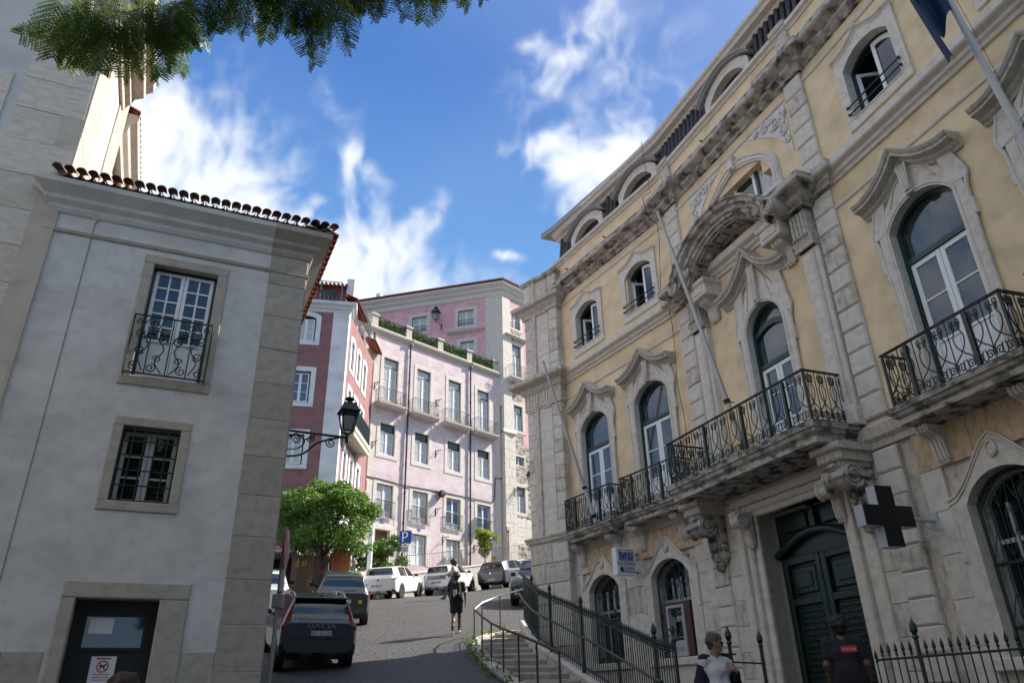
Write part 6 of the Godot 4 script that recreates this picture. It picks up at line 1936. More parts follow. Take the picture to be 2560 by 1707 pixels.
func stairs_and_fences() -> void:
	# stone steps climbing from the forecourt to the street
	var st := thing("stone_stairs", "worn stone steps climbing between the iron handrail and the curved fence wall", "stairs", Transform3D(Basis(), Vector3(0.3, 0.9, -14)))
	for i in 14:
		var d := 13.0 + 0.69 * i
		var y := 0.92 + 0.168 * (i + 1) - st.position.y
		var m := MB.new()
		var x0 := xl(d) + 0.10
		var x1 := curb_at(d).x - 0.05
		var x2 := xl(d + 0.72) + 0.10
		var x3 := curb_at(d + 0.72).x - 0.05
		if i > 11: x2 = x0 + 0.25
		var n := 3
		for k in n:
			var o := MB.new()
			var f0 := float(k) / n + (0.0 if k == 0 else 0.08 * sin(i * 2.3 + k))
			var f1 := float(k + 1) / n + (0.0 if k == n - 1 else 0.08 * sin(i * 2.3 + k + 1))
			var g := 0.004
			var jit := rng.randf_range(-0.012, 0.012)
			var a := Vector3(lerpf(x0, x1, f0) + g, y + jit, -d - jit)
			var b := Vector3(lerpf(x0, x1, f1) - g, y + jit, -d - jit)
			var c := Vector3(lerpf(x2, x3, f1) - g, y + 0.055, -d - 0.74)
			var e := Vector3(lerpf(x2, x3, f0) + g, y + 0.055, -d - 0.74)
			var dn := Vector3(0, -0.9, 0)
			var bv := Vector3(0, -0.025, 0.0)
			var fr := Vector3(0, 0, -0.03)
			o.q4(a + fr, b + fr, c, e)
			o.q4(a + bv, b + bv, b + fr, a + fr)
			o.q4(a + dn, b + dn, b + bv, a + bv)
			o.q4(e + dn, a + dn, a + bv, e); o.q4(b + dn, c + dn, c, b + bv)
			part("step", o, M.step_stone if rng.randf() < 0.5 else M.step_stone_b, st, Transform3D(Basis(), Vector3(-st.position.x, 0, -st.position.z)))
	# kerb round the outer side of the stairs
	var kp := []
	for q in [[0.55, 13.0], [0.3, 14.0], [-0.02, 15.5], [-0.35, 17.1], [-0.66, 18.56], [-0.92, 19.9], [-1.1, 20.8], [-1.18, 21.5], [-1.08, 22.2], [-0.8, 22.8], [-0.4, 23.1], [0.1, 23.1]]:
		kp.append(Vector3(q[0], gy(q[0], -q[1]) + 0.10, -q[1]))
	var kerb := thing("stair_kerb", "low rounded stone kerb curling round the outer edge of the steps", "kerb", Transform3D(Basis(), Vector3(0, 0, 0)))
	for i in kp.size() - 1:
		var n := 2 if i < 6 else 1
		for k in n:
			var a: Vector3 = kp[i].lerp(kp[i + 1], float(k) / n)
			var b: Vector3 = kp[i].lerp(kp[i + 1], float(k + 1) / n)
			var dd := (b - a).normalized() * 0.004
			part("kerb_stone", wall_along([a + dd, b - dd], 0.26, a.y - 1.2), M.step_stone if (i + k) % 2 else M.stone_b, kerb)
	# iron handrail with rusty posts
	var hr := thing("stair_handrail", "bare steel tube handrail on rusty posts bending round the stair corner", "handrail")
	var bases := [[0.62, 12.6], [0.3, 14.0], [-0.02, 15.6], [-0.35, 17.1], [-0.66, 18.56], [-0.94, 19.9], [-1.24, 21.7]]
	var top := []
	for q in bases:
		var p := Vector3(q[0], gy(q[0], -q[1]) + 0.06, -q[1])
		var m := MB.new(); m.tube([p + Vector3(0, -0.1, 0), p + Vector3(0, 0.90, 0)], 0.021, 6)
		part("post", m, M.rust_iron, hr)
		top.append(p + Vector3(0, 0.9, 0))
	top[top.size() - 1].y -= 0.06
	var m0 := MB.new(); m0.tube(top, 0.026, 7)
	part("rail", m0, M.rust_iron, hr)
	var back := [top[top.size() - 1], Vector3(-1.05, 4.13, -22.3), Vector3(-0.6, 4.38, -23.0), Vector3(0.3, 4.62, -23.1)]
	m0 = MB.new(); m0.tube(back, 0.026, 7)
	part("rail", m0, M.steel, hr)
	for q in [[-1.05, 4.13, 22.3], [-0.55, 4.4, 23.0], [0.25, 4.6, 23.1]]:
		var m := MB.new(); m.tube([Vector3(q[0], gy(q[0], -q[2]) - 0.1, -q[2]), Vector3(q[0], q[1], -q[2])], 0.021, 6)
		part("post", m, M.rust_iron, hr)
	# curved stone wall with the spear fence
	var pts := []
	for q in CURB: pts.append(Vector3(q[0], q[2], -q[1]))
	var cw := thing("fence_wall", "curved low stone wall descending under the green spear fence", "wall", Transform3D(Basis(), Vector3(1, 0.9, -17)))
	for i in pts.size() - 1:
		var dd: Vector3 = (pts[i + 1] - pts[i]).normalized() * 0.003
		part("wall_stone", wall_along([pts[i] + dd, pts[i + 1] - dd], 0.24, 0.6), [M.stone_b, M.stone_c, M.stone][i % 3], cw, Transform3D(Basis(), -cw.position))
	var pm := picket_mesh(1.32)
	var fe := thing("spear_fence", "dark green spear fence sweeping down beside the stone steps", "fence", Transform3D(Basis(), Vector3(1, 0.9, -17)))
	var off := Transform3D(Basis(), -fe.position)
	var rail_hi := []
	var rail_lo := []
	var hand := []
	var d := 22.6
	var k := 0
	while d > 11.6:
		var p := curb_at(d)
		var q := curb_at(d - 0.1)
		var step := (q - p).length() / 0.1
		if k % 17 == 0 and k > 0: part("post", post_mesh(1.28), M.iron_green, fe, off * Transform3D(Basis(), p))
		else: part("picket", pm, M.iron_green, fe, off * Transform3D(Basis(), p))
		if k % 3 == 0:
			rail_hi.append(p + Vector3(0, 1.14, 0)); rail_lo.append(p + Vector3(0, 0.10, 0)); hand.append(p + Vector3(-0.14, 0.74, 0.05))
		d -= 0.125 / step
		k += 1
	for r in [[rail_hi, 0.013], [rail_lo, 0.013]]:
		var m := MB.new(); m.tube(r[0], r[1], 5); part("fence_rail", m, M.iron_green, fe, off)
	m0 = MB.new(); m0.tube(hand, 0.024, 6)
	for i in range(2, hand.size(), 9): m0.tube([hand[i], hand[i] + Vector3(0, -0.06, 0), hand[i] + Vector3(0.14, -0.06, -0.05)], 0.012, 4)
	part("handrail", m0, M.iron_green, fe, off)
	part("end_post", post_mesh(1.30, true), M.iron_green, fe, off * Transform3D(Basis(), curb_at(11.5)))
	for q in [[2.9, 11.0], [3.6, 11.9]]: part("gate_post", post_mesh(1.32, false), M.iron_green, fe, off * Transform3D(Basis(), Vector3(q[0], 0.9, -q[1])))
	m0 = MB.new(); m0.tube([Vector3(2.7, 2.1, -10.9), Vector3(3.0, 2.1, -11.1)], 0.012, 4); m0.tube([Vector3(2.9, 2.0, -11), Vector3(3.6, 2.0, -11.9)], 0.012, 4)
	part("fence_rail", m0, M.iron_green, fe, off)
	# flight of the same fence before the right-hand bays
	var f2 := thing("spear_fence", "black green spear fence standing level before the bank's arched ground window", "fence", Transform3D(Basis(), Vector3(5, 0.88, -9)))
	off = Transform3D(Basis(), -f2.position)
	var a := Vector3(4.66, 0.9, -10.5)
	var b := Vector3(6.4, 0.9, -4.0)
	var n := 52
	for i in n + 1:
		var p := a.lerp(b, float(i) / n)
		if i % 13 == 6: part("post", post_mesh(1.26, i % 26 == 19), M.iron_green, f2, off * Transform3D(Basis(), p))
		else: part("picket", picket_mesh(1.25) if i == 0 else pm, M.iron_green, f2, off * Transform3D(Basis().scaled(Vector3(1, 0.95, 1)), p))
	m0 = MB.new()
	for y in [0.1, 1.06]: m0.tube([a + Vector3(0, y, 0), b + Vector3(0, y, 0)], 0.014, 5)
	part("fence_rail", m0, M.iron_green, f2, off)
	m0 = wall_along([a + Vector3(0, 0.02, 0), b + Vector3(0, 0.02, 0)], 0.24, 0.4)
	part("plinth", m0, M.stone_b, f2, off)
	# raised terrace between the fence and the bank
	m0 = MB.new()
	m0.prism(V2([2.06, -13.5, 1.57, -15.5, 1.07, -17.5, 0.5, -19.5, 0.28, -21.2, 1.5, -20.7, 4.1, -16.4, 4.7, -14.8]), -1.30, 0.5, Transform3D(XZ, Vector3.ZERO))
	structure("terrace", m0, M.step_stone, "raised stone terrace between spear fence and bank wall")
	# railing and low wall before the lilac house
	var T := frame(-8.8, -40.0, 0.695, -0.719)
	var fl := thing("street_railing", "thin grey bar railing on a low white wall before the lilac house", "railing", T)
	var lp := []
	var xs := [0.6, 2.0, 3.5, 5.5, 7.5, 9.5, 11.5, 14.5]
	var ys := [7.62, 7.72, 7.98, 8.36, 8.72, 9.08, 9.45, 9.95]
	for i in xs.size(): lp.append(Vector3(xs[i], ys[i], 1.6))
	part("low_wall", wall_along(lp, 0.3, 4.5), M.stone_c, fl)
	var rh := []
	for i in xs.size() - 1:
		var cnt := roundi((xs[i + 1] - xs[i]) / 0.125)
		for c in cnt:
			var p: Vector3 = lp[i].lerp(lp[i + 1], float(c) / cnt)
			var m := MB.new(); m.tube([p, p + Vector3(0, 0.92, 0)], 0.010, 4, false, false)
			part("bar", m, M.lead if c % 6 else M.iron, fl)
	for q in lp: rh.append(q + Vector3(0, 0.92, 0))
	m0 = MB.new(); m0.tube(rh, 0.016, 5); part("top_rail", m0, M.iron, fl)
	m0 = MB.new(); m0.prism(V2([0.2, 0.0, 14.6, 0.0, 14.6, 1.6, 0.2, 1.6]), -8.4, -4.0, Transform3D(XZ, Vector3.ZERO))
	var pv := part("pavement", m0, M.step_stone, self, T * Transform3D(Basis(), Vector3(0, -0.9, 0)))
	pv.set_meta("kind", "structure")

func pole_thing(called: String, label: String, cat: String, x: float, z: float, h: float, r: float, mt: Material) -> Node3D:
	var o := thing(called, label, cat, Transform3D(Basis(), Vector3(x, gy(x, z), z)))
	var m := MB.new(); m.tube([Vector3(0, -0.1, 0), Vector3(0, h, 0)], r, 10)
	part("pole", m, mt, o)
	return o

func street_things() -> void:
	var T0 := frame(1.58, -20.75, 2.5, 4.35)
	var T1 := frame(4.08, -16.4, 2.12, 5.34)
	var T2 := frame(6.2, -11.06, 2.4, 7.63)
	# parking sign
	var o := pole_thing("parking_sign", "blue square parking sign with white P on grey pole behind white car", "sign", -5.72, -38.3, 3.75, 0.035, M.grey_paint)
	var m := MB.new(); m.box(-0.31, 3.06, 0.04, 0.31, 3.68, 0.06, 0.006)
	var top := 9.55 - gy(-5.72, -38.3) - 3.68
	var pl := part("plate", m, M.sign_blue, o, Transform3D(Basis(), Vector3(0, top, 0)))
	words(pl, "letter", "P", 0.50, Transform3D(Basis(), Vector3(-0.03, 3.36, 0.061)), M.sign_white)
	m = MB.new(); m.box(-0.17, 2.90, 0.04, 0.17, 3.03, 0.055)
	pl = part("small_plate", m, M.sign_white, o, Transform3D(Basis(), Vector3(0, top, 0)))
	m = MB.new(); m.prism(V2([-0.09, 2.93, 0.09, 2.93, 0.08, 2.965, 0.04, 2.995, -0.04, 2.995, -0.08, 2.965]), 0.055, 0.058)
	part("car_symbol", m, M.ink, pl)
	m = MB.new(); m.box(-0.18, 2.62, 0.04, 0.18, 2.87, 0.055)
	pl = part("text_plate", m, M.atm_grey, o, Transform3D(Basis(), Vector3(0, top, 0)))
	m = MB.new()
	for k in 5: m.box(-0.14, 2.66 + k * 0.04, 0.055, 0.14 - 0.04 * (k % 3), 2.675 + k * 0.04, 0.057)
	part("text_lines", m, M.ink, pl)
	# round sign seen nearly edge on
	o = pole_thing("round_sign", "round faded no-stopping sign seen edge on, on dark pole beside the corner house", "sign", -3.52, -11.3, 2.98, 0.03, M.lead)
	var y0 := gy(-3.52, -11.3)
	var nx := Vector3(0.985, 0, -0.17).normalized()
	var tb := Transform3D(Basis(nx.cross(Vector3.UP) * -1.0, Vector3.UP, nx), Vector3(0.04, 3.71 - y0, 0))
	m = MB.new(); m.lathe(A2([0.0, -0.008, 0.295, -0.008, 0.30, 0.0, 0.295, 0.008, 0.0, 0.008]), 28, Transform3D(Basis(Vector3.RIGHT, PI / 2), Vector3.ZERO))
	pl = part("disc", m, M.sign_red, o, tb)
	m = MB.new(); m.lathe(A2([0.0, 0.0, 0.24, 0.0, 0.24, 0.010, 0.0, 0.010]), 28, Transform3D(Basis(Vector3.RIGHT, PI / 2), Vector3.ZERO))
	part("face", m, M.sign_blue, pl)
	m = MB.new()
	for a in [PI / 4, -PI / 4]: m.obox(Transform3D(Basis(Vector3(0, 0, 1), a), Vector3(0, 0, 0.012)), Vector3(0.47, 0.05, 0.004))
	part("bars", m, M.sign_red, pl)
	m = MB.new(); m.box(-0.02, 3.10 - y0, -0.09, 0.02, 3.42 - y0, 0.09, 0.0)
	part("lower_plate", m, M.grey_paint, o, Transform3D(Basis(Vector3.UP, 0.15), Vector3(0.03, 0, 0)))
	m = MB.new(); m.box(-0.075, 2.88 - y0, -0.05, 0.075, 3.07 - y0, 0.06, 0.01); m.box(-0.03, 2.93 - y0, 0.06, 0.04, 3.02 - y0, 0.065)
	part("clamp_box", m, M.lead, o)
	# cash machine sign: white box sign at right angles to the wall
	o = thing("cash_machine_sign", "white box sign with blue striped cash machine mark over the left ground windows", "sign", T0 * Transform3D(Basis(), Vector3(2.72, 4.20, 0.0)))
	m = MB.new(); m.box(-0.09, 0.0, 0.16, 0.09, 0.62, 0.72, 0.0)
	var bx := part("box", m, M.sign_white, o)
	m = MB.new(); m.tube([Vector3(0, 0.08, 0), Vector3(0, 0.08, 0.2)], 0.02, 5); m.tube([Vector3(0, 0.5, 0), Vector3(0, 0.5, 0.2)], 0.02, 5)
	part("arm", m, M.iron, o)
	var face := Transform3D(Basis(Vector3(0, 0, -1), Vector3(0, 1, 0), Vector3(1, 0, 0)), Vector3(0.092, 0.31, 0.44))
	m = MB.new()
	for q in [[-0.19, 0.25, 0.19, 0.265], [-0.19, 0.0, 0.19, 0.012], [-0.215, 0.2, -0.2, 0.25], [0.2, 0.2, 0.215, 0.25], [-0.215, 0.01, -0.2, 0.04], [0.2, 0.01, 0.215, 0.04]]: m.box(q[0], q[1], 0, q[2], q[3], 0.003)
	part("mark_frame", m, M.ink, bx, face)
	m = MB.new()
	for k in 6: m.box(-0.21, 0.03 + k * 0.032, 0, 0.21, 0.047 + k * 0.032, 0.0025)
	part("mark_stripes", m, M.sign_blue, bx, face)
	words(bx, "mark", "MB", 0.17, face * Transform3D(Basis(), Vector3(0, 0.13, 0.003)), M.sign_blue, 1.25)
	words(bx, "wording", "MULTIBANCO", 0.058, face * Transform3D(Basis(), Vector3(0, -0.055, 0.001)), M.sign_blue, 1.1)
	words(bx, "wording", "CAIXA", 0.085, face * Transform3D(Basis(), Vector3(0.07, -0.16, 0.001)), M.green_paint)
	words(bx, "wording", "geral de depósitos", 0.036, face * Transform3D(Basis(), Vector3(0.07, -0.235, 0.001)), M.green_paint)
	m = MB.new(); m.box(-0.2, -0.24, 0, -0.1, -0.14, 0.003); m.box(-0.17, -0.12, 0, -0.14, -0.09, 0.003)
	part("emblem", m, M.green_paint, bx, face)
	# cash machine in the second ground window
	o = thing("cash_machine", "grey cash machine in brown panel set in the barred arched window", "cash machine", T0 * Transform3D(Basis(), Vector3(3.83, 2.37, -0.02)))
	m = MB.new(); m.box(-0.45, 0.0, -0.2, -0.31, 1.12, -0.02, 0.01); m.box(0.27, 0.0, -0.2, 0.45, 1.12, -0.02, 0.01); m.box(-0.31, 1.06, -0.2, 0.27, 1.12, -0.02, 0.01)
	part("panel", m, M.atm_brown, o)
	m = MB.new()
	m.box(-0.31, 0.0, -0.2, -0.25, 1.06, 0.02, 0.008); m.box(0.21, 0.0, -0.2, 0.27, 1.06, 0.02, 0.008); m.box(-0.25, 1.0, -0.2, 0.21, 1.06, 0.02, 0.008); m.box(-0.25, 0.0, -0.2, 0.21, 0.32, 0.01, 0.008)
	m.box(-0.25, 0.32, -0.2, 0.21, 1.0, -0.14)
	part("housing", m, M.atm_grey, o)
	m = MB.new(); m.box(-0.2, 0.42, -0.14, 0.02, 0.72, -0.12, 0.01)
	part("screen", m, M.glass_dark, o)
	m = MB.new(); m.box(0.06, 0.36, -0.14, 0.19, 0.86, -0.11, 0.01); m.box(-0.2, 0.34, -0.14, 0.0, 0.38, -0.06)
	part("keypad", m, M.black_plastic, o)
	m = MB.new(); m.box(-0.16, 0.12, 0.01, 0.14, 0.2, 0.02, 0.004)
	part("cash_slot", m, M.steel, o)
	m = MB.new(); m.box(-0.08, 0.78, -0.138, 0.08, 0.92, -0.125)
	pl = part("label_plate", m, M.sign_white, o)
	words(pl, "letter", "A", 0.1, Transform3D(Basis(), Vector3(0, 0.85, -0.124)), M.ink)
	# pharmacy cross
	o = thing("pharmacy_cross", "unlit black pharmacy cross sign on grey arm beside the green door", "sign", T2 * Transform3D(Basis(), Vector3(0.05, 3.86, 0.0)))
	m = MB.new()
	var cr := V2([-0.15, -0.44, 0.15, -0.44, 0.15, -0.15, 0.44, -0.15, 0.44, 0.15, 0.15, 0.15, 0.15, 0.44, -0.15, 0.44, -0.15, 0.15, -0.44, 0.15, -0.44, -0.15, -0.15, -0.15])
	var fc := Transform3D(Basis(Vector3(0, 0, -1), Vector3(0, 1, 0), Vector3(1, 0, 0)), Vector3(0.0, 0.0, 0.92))
	m.prism(cr, -0.09, 0.085, fc)
	bx = part("case", m, M.atm_grey, o)
	m = MB.new(); m.prism(Transform2D(0, Vector2(0.985, 0.985), 0, Vector2.ZERO) * cr, 0.085, 0.095, fc)
	part("lamp_face", m, M.cross_black, bx)
	m = MB.new(); m.tube([Vector3(0, -0.02, 0), Vector3(0, -0.02, 0.5)], 0.03, 6); m.box(-0.08, -0.14, 0.03, 0.08, 0.1, 0.05)
	var cb := []
	for k in 12: cb.append(Vector3(0.03 + 0.12 * sin(k * 0.5), -0.1 - 0.08 * sin(k * 0.4), 0.06 + 0.012 * k))
	m.tube(cb, 0.012, 5)
	part("arm", m, M.grey_paint, o)
	# flagpoles and the folded blue flag
	var poles := [[T0, Vector3(1.78, 5.62, 0.5), Vector3(1.8, 9.85, 1.9), "bare white flagpole leaning out from the leftmost iron balcony"], [T1, Vector3(2.75, 5.64, 0.72), Vector3(2.73, 11.0, 2.0), "long bare white flagpole leaning out of the great balcony over the door"], [T2, Vector3(4.0, 5.46, 1.07), Vector3(4.0, 11.6, 1.91), "white flagpole carrying a furled blue flag at the upper right"]]
	for q in poles:
		o = thing("flagpole", q[3], "flagpole", q[0] * Transform3D(Basis(), q[1]), "flagpoles on the bank balconies")
		var e: Vector3 = q[2] - q[1]
		m = MB.new(); m.tube([Vector3.ZERO, e * 0.25, e], [0.055, 0.05, 0.030], 9); m.ball(e, Vector3.ONE * 0.045, 8)
		part("pole", m, M.pole_white, o)
		m = MB.new(); m.tube([e * 0.03, e * 0.05], 0.07, 8); m.tube([e * 0.2, e * 0.215], 0.066, 8); m.tube([e * 0.2, e * 0.2 + Vector3(0.05, 0.02, -0.12)], 0.012, 4)
		part("collar", m, M.black_paint, o)
		m = MB.new(); m.tube([e + Vector3(0.05, -0.05, 0), e * 0.6 + Vector3(0.1, -0.05, 0.03), e * 0.22 + Vector3(0.07, 0, 0.02)], 0.004, 3)
		part("halyard", m, M.ink, o)
	var pts := []
	var fp := Vector3(4.0, 5.46, 1.07)
	var fd := Vector3(0.0, 6.14, 0.84)
	m = MB.new()
	var rows := []
	for i in 15:
		var row := []
		for j in 25:
			var u := i / 14.0
			var v := j / 24.0
			var p := fp + fd * lerpf(0.66, 0.97, u)
			var droop := v * (0.95 + 0.5 * u)
			var fold := sin(v * 15.0 + u * 3.0) * (0.05 + 0.11 * v) * (1.0 - 0.2 * u)
			row.append(p + Vector3(-0.30 * sin(v * 2.6) * (0.5 + u * 0.5) + fold * 0.7, -droop * (0.55 + 0.5 * (1.0 - u)) , 0.04 + 0.22 * sin(v * 2.2) + fold))
		rows.append(row)
	for i in 14:
		for j in 24: m.q4(rows[i][j], rows[i + 1][j], rows[i + 1][j + 1], rows[i][j + 1])
	tag(part("flag", m, M.flag_blue, self, T2), "dark blue flag hanging in folds from its pole at upper right", "flag")
	# wooden hoarding with graffiti, folded cloth and a stall under the tree
	o = thing("wooden_hoarding", "weathered wooden board hoarding with yellow scrawl below the round tree", "hoarding", Transform3D(Basis(Vector3.UP, 0.12), Vector3(-8.4, gy(-8.4, -31.4), -31.4)))
	for k in 9:
		m = MB.new(); m.box(-0.95 + k * 0.215, -0.1, 0.0, -0.95 + k * 0.215 + 0.205, 2.05 + 0.03 * sin(k * 3.0), 0.04 + 0.006 * (k % 2), 0.006)
		part("board", m, M.wood_board if k % 3 else M.wood_board_b, o)
	m = MB.new(); m.box(-1.0, 0.35, 0.05, 1.0, 0.5, 0.09); m.box(-0.96, -0.1, -0.1, -0.88, 2.1, 0.0)
	part("batten", m, M.wood_board, o)
	m = MB.new()
	for q in [[-0.8, 1.75, -0.62, 1.78], [-0.8, 1.6, -0.62, 1.63], [-0.72, 1.6, -0.69, 1.9], [-0.5, 1.62, -0.36, 1.65], [-0.5, 1.76, -0.36, 1.79], [-0.52, 1.62, -0.49, 1.8], [-0.38, 1.62, -0.35, 1.86]]: m.box(q[0], q[1], 0.046, q[2], q[3], 0.052)
	part("graffiti", m, M.yellow_mark, o)
	tag(part("hanging_cloth", drape(-0.35, 0.4, 0.0, 1.9, 5), M.orange_cloth, self, Transform3D(Basis(Vector3.UP, 0.1), Vector3(-7.35, gy(-7.3, -31.4) + 0.3, -31.3))), "orange and pale folded cloth hanging beside the wooden hoarding", "cloth")
	o = thing("street_stall", "dark open stall with goods piled on its flat roof beside the hoarding", "stall", Transform3D(Basis(Vector3.UP, 0.12), Vector3(-10.6, gy(-10.6, -31.6), -31.6)))
	m = MB.new(); m.box(-1.2, -0.2, -1.6, -1.15, 2.2, 0); m.box(1.12, -0.2, -1.6, 1.17, 2.2, 0); m.box(-1.2, -0.2, -1.65, 1.17, 2.2, -1.6)
	part("wall", m, M.dark_room, o)
	m = MB.new(); m.box(-1.35, 2.2, -1.7, 1.3, 2.32, 0.15, 0.01)
	part("roof", m, M.grey_paint, o)
	m = MB.new(); m.box(-1.1, -0.1, -0.5, 1.1, 0.85, -0.15, 0.02)
	part("counter", m, M.wood_board, o)
	for k in 12:
		m = MB.new(); m.ball(Vector3(-1.0 + k * 0.18, 2.40, -0.1 - 0.2 * (k % 2)), Vector3(0.1, 0.09, 0.1), 8)
		part("fruit_pile", m, [M.orange_cloth, M.leaf_b, M.sign_red, M.leaf_a][k % 4], o)
	# white post under the tree
	o = pole_thing("white_post", "white square post standing between the round tree and the shrub", "post", -7.15, -36.5, 3.1, 0.02, M.white_paint_wall)
	m = MB.new(); m.box(-0.10, -0.1, -0.10, 0.10, 3.4, 0.10, 0.01); m.box(-0.13, 3.4, -0.13, 0.13, 3.48, 0.13, 0.01)
	part("shaft", m, M.white_paint_wall, o)
	# two plastic cafe chairs and bikes
	o = thing("wicker_chair", "pale round-backed wicker chair between parked cars under the tree", "chair", Transform3D(Basis(Vector3.UP, 0.5), Vector3(-7.0, gy(-7.0, -28.3), -28.3)))
	m = MB.new(); m.lathe(A2([0.2, 0.4, 0.27, 0.44, 0.27, 0.47, 0.0, 0.48]), 14)
	part("seat", m, M.cloth_cream, o)
	m = MB.new()
	for k in 9:
		var p := []
		for j in 15:
			var a := PI * j / 14.0
			p.append(Vector3(0.28 * cos(a), 0.5 + k * 0.06 + 0.12 * sin(a) * (k / 8.0), -0.28 * sin(a)))
		m.tube(p, 0.022, 5)
	part("backrest", m, M.cloth_cream, o)
	for x in [-0.18, 0.18]:
		for z in [-0.18, 0.18]:
			m = MB.new(); m.tube([Vector3(x, -0.02, z), Vector3(x * 0.9, 0.42, z * 0.9)], 0.018, 5); part("leg", m, M.steel, o)
	var D := frame(-8.8, -40.0, 0.695, -0.719)
	bicycle(D * Transform3D(Basis(Vector3.UP, 0.9), Vector3(2.9, 7.62, 0.9)), "black bicycle leaning by the railing, further of the two")
	bicycle(D * Transform3D(Basis(Vector3.UP, 1.1), Vector3(2.2, 7.56, 0.95)), "black bicycle leaning by the railing next to the shrub")

func bicycle(t: Transform3D, label: String) -> void:
	var o := thing("bicycle", label, "bicycle", t, "bicycles behind the railing")
	for x in [-0.52, 0.52]:
		var m := MB.new()
		var p := []
		for k in 24: p.append(Vector3(x + 0.33 * cos(TAU * k / 24), 0.34 + 0.33 * sin(TAU * k / 24), 0))
		m.tube(p, 0.02, 5, true)
		var w := part("wheel", m, M.tyre, o)
		m = MB.new()
		for k in 10: m.tube([Vector3(x, 0.34, 0), Vector3(x + 0.32 * cos(TAU * k / 10), 0.34 + 0.32 * sin(TAU * k / 10), 0)], 0.004, 3)
		part("spokes", m, M.steel, w)
	var f := MB.new()
	for q in [[-0.52, 0.34, -0.05, 0.32], [-0.05, 0.32, -0.18, 0.82], [-0.18, 0.76, 0.36, 0.78], [-0.05, 0.32, 0.38, 0.7], [-0.52, 0.34, -0.17, 0.76], [0.52, 0.34, 0.36, 0.95]]: f.tube([Vector3(q[0], q[1], 0), Vector3(q[2], q[3], 0)], 0.02, 6)
	part("frame", f, M.black_paint, o)
	f = MB.new(); f.ball(Vector3(-0.19, 0.88, 0), Vector3(0.14, 0.04, 0.07), 8); part("saddle", f, M.black_plastic, o)
	f = MB.new(); f.tube([Vector3(0.30, 1.02, -0.28), Vector3(0.38, 1.0, 0), Vector3(0.30, 1.02, 0.28)], 0.014, 5); part("handlebar", f, M.black_paint, o)
	f = MB.new(); f.box(-0.72, 0.6, -0.12, -0.42, 0.86, 0.12, 0.03); part("bag", f, M.black_plastic, o)

# --- cars: a body lofted through stations [distance from the tail, half width, underside, belt, top, half width at the roof]
func station(S: Array, d: float) -> Array:
	var i := 0
	while i < S.size() - 2 and d > S[i + 1][0]: i += 1
	var t := clampf((d - S[i][0]) / (S[i + 1][0] - S[i][0]), 0, 1)
	var h: float = S[i + 1][0] - S[i][0]
	var o := []
	for k in range(1, 6):
		var s = (float(S[i + 1][k]) - S[i][k]) / h
		var s0 = s
		var s1 = s
		if i > 0:
			var q = (float(S[i][k]) - S[i - 1][k]) / (S[i][0] - S[i - 1][0])
			s0 = 0.0 if q * s <= 0 else 2.0 * q * s / (q + s)
		if i < S.size() - 2:
			var q = (float(S[i + 2][k]) - S[i + 1][k]) / (S[i + 2][0] - S[i + 1][0])
			s1 = 0.0 if q * s <= 0 else 2.0 * q * s / (q + s)
		o.append(S[i][k] * (2 * t * t * t - 3 * t * t + 1) + h * s0 * (t * t * t - 2 * t * t + t) + S[i + 1][k] * (-2 * t * t * t + 3 * t * t) + h * s1 * (t * t * t - t * t))
	return o

func hull(S: Array, d: float, s: float) -> Vector3:  # s: 0 middle of the underside .. 3 side .. 5 belt .. 8 middle of the roof; negative s mirrors
	var q := station(S, d)
	var w: float = q[0]
	var yb: float = q[1]
	var bl: float = q[2]
	var tp: float = q[3]
	var wt: float = minf(q[4], w * 0.93)
	var a := absf(s)
	var p := [Vector2(0, yb), Vector2(w * 0.84, yb), Vector2(w * 0.97, yb + 0.08), Vector2(w, lerpf(yb, bl, 0.5)), Vector2(w * 0.985, bl - 0.07), Vector2(w * 0.945, bl), Vector2(lerpf(w * 0.945, wt, 0.80), lerpf(bl, tp, 0.80)), Vector2(wt * 0.86, lerpf(bl, tp, 0.975)), Vector2(0, tp)]
	var i := mini(int(a), 7)
	var f := a - i
	var v: Vector2
	if i >= 2 and i <= 6: v = p[i].cubic_interpolate(p[i + 1], p[i - 1], p[mini(i + 2, 8)], f) if i != 4 and i != 5 else p[i].lerp(p[i + 1], f)
	else: v = p[i].lerp(p[i + 1], f)
	if i == 7: v.y = lerpf(p[7].y, p[8].y, sin(f * PI / 2))
	return Vector3(v.x * signf(s) if s != 0 else 0.0, v.y, -d)

func hull_n(S: Array, d: float, s: float) -> Vector3:
	var e := 0.03
	var L: float = S[S.size() - 1][0]
	var a := hull(S, minf(d + e, L), s) - hull(S, maxf(d - e, 0), s)
	var b := hull(S, d, minf(s + 0.12, 8.0)) - hull(S, d, maxf(s - 0.12, -8.0))
	s = clampf(s, -7.8, 7.8)
	if absf(s) < 0.1: return Vector3.DOWN
	var n := a.cross(b)
	n = n.normalized() if n.length() > 1e-8 else Vector3.UP
	var c := hull(S, d, s)
	if n.dot(Vector3(c.x, (c.y - 0.65), 0)) < 0: n = -n
	if absf(s) > 7.7: n.x = 0.0
	return n.normalized()

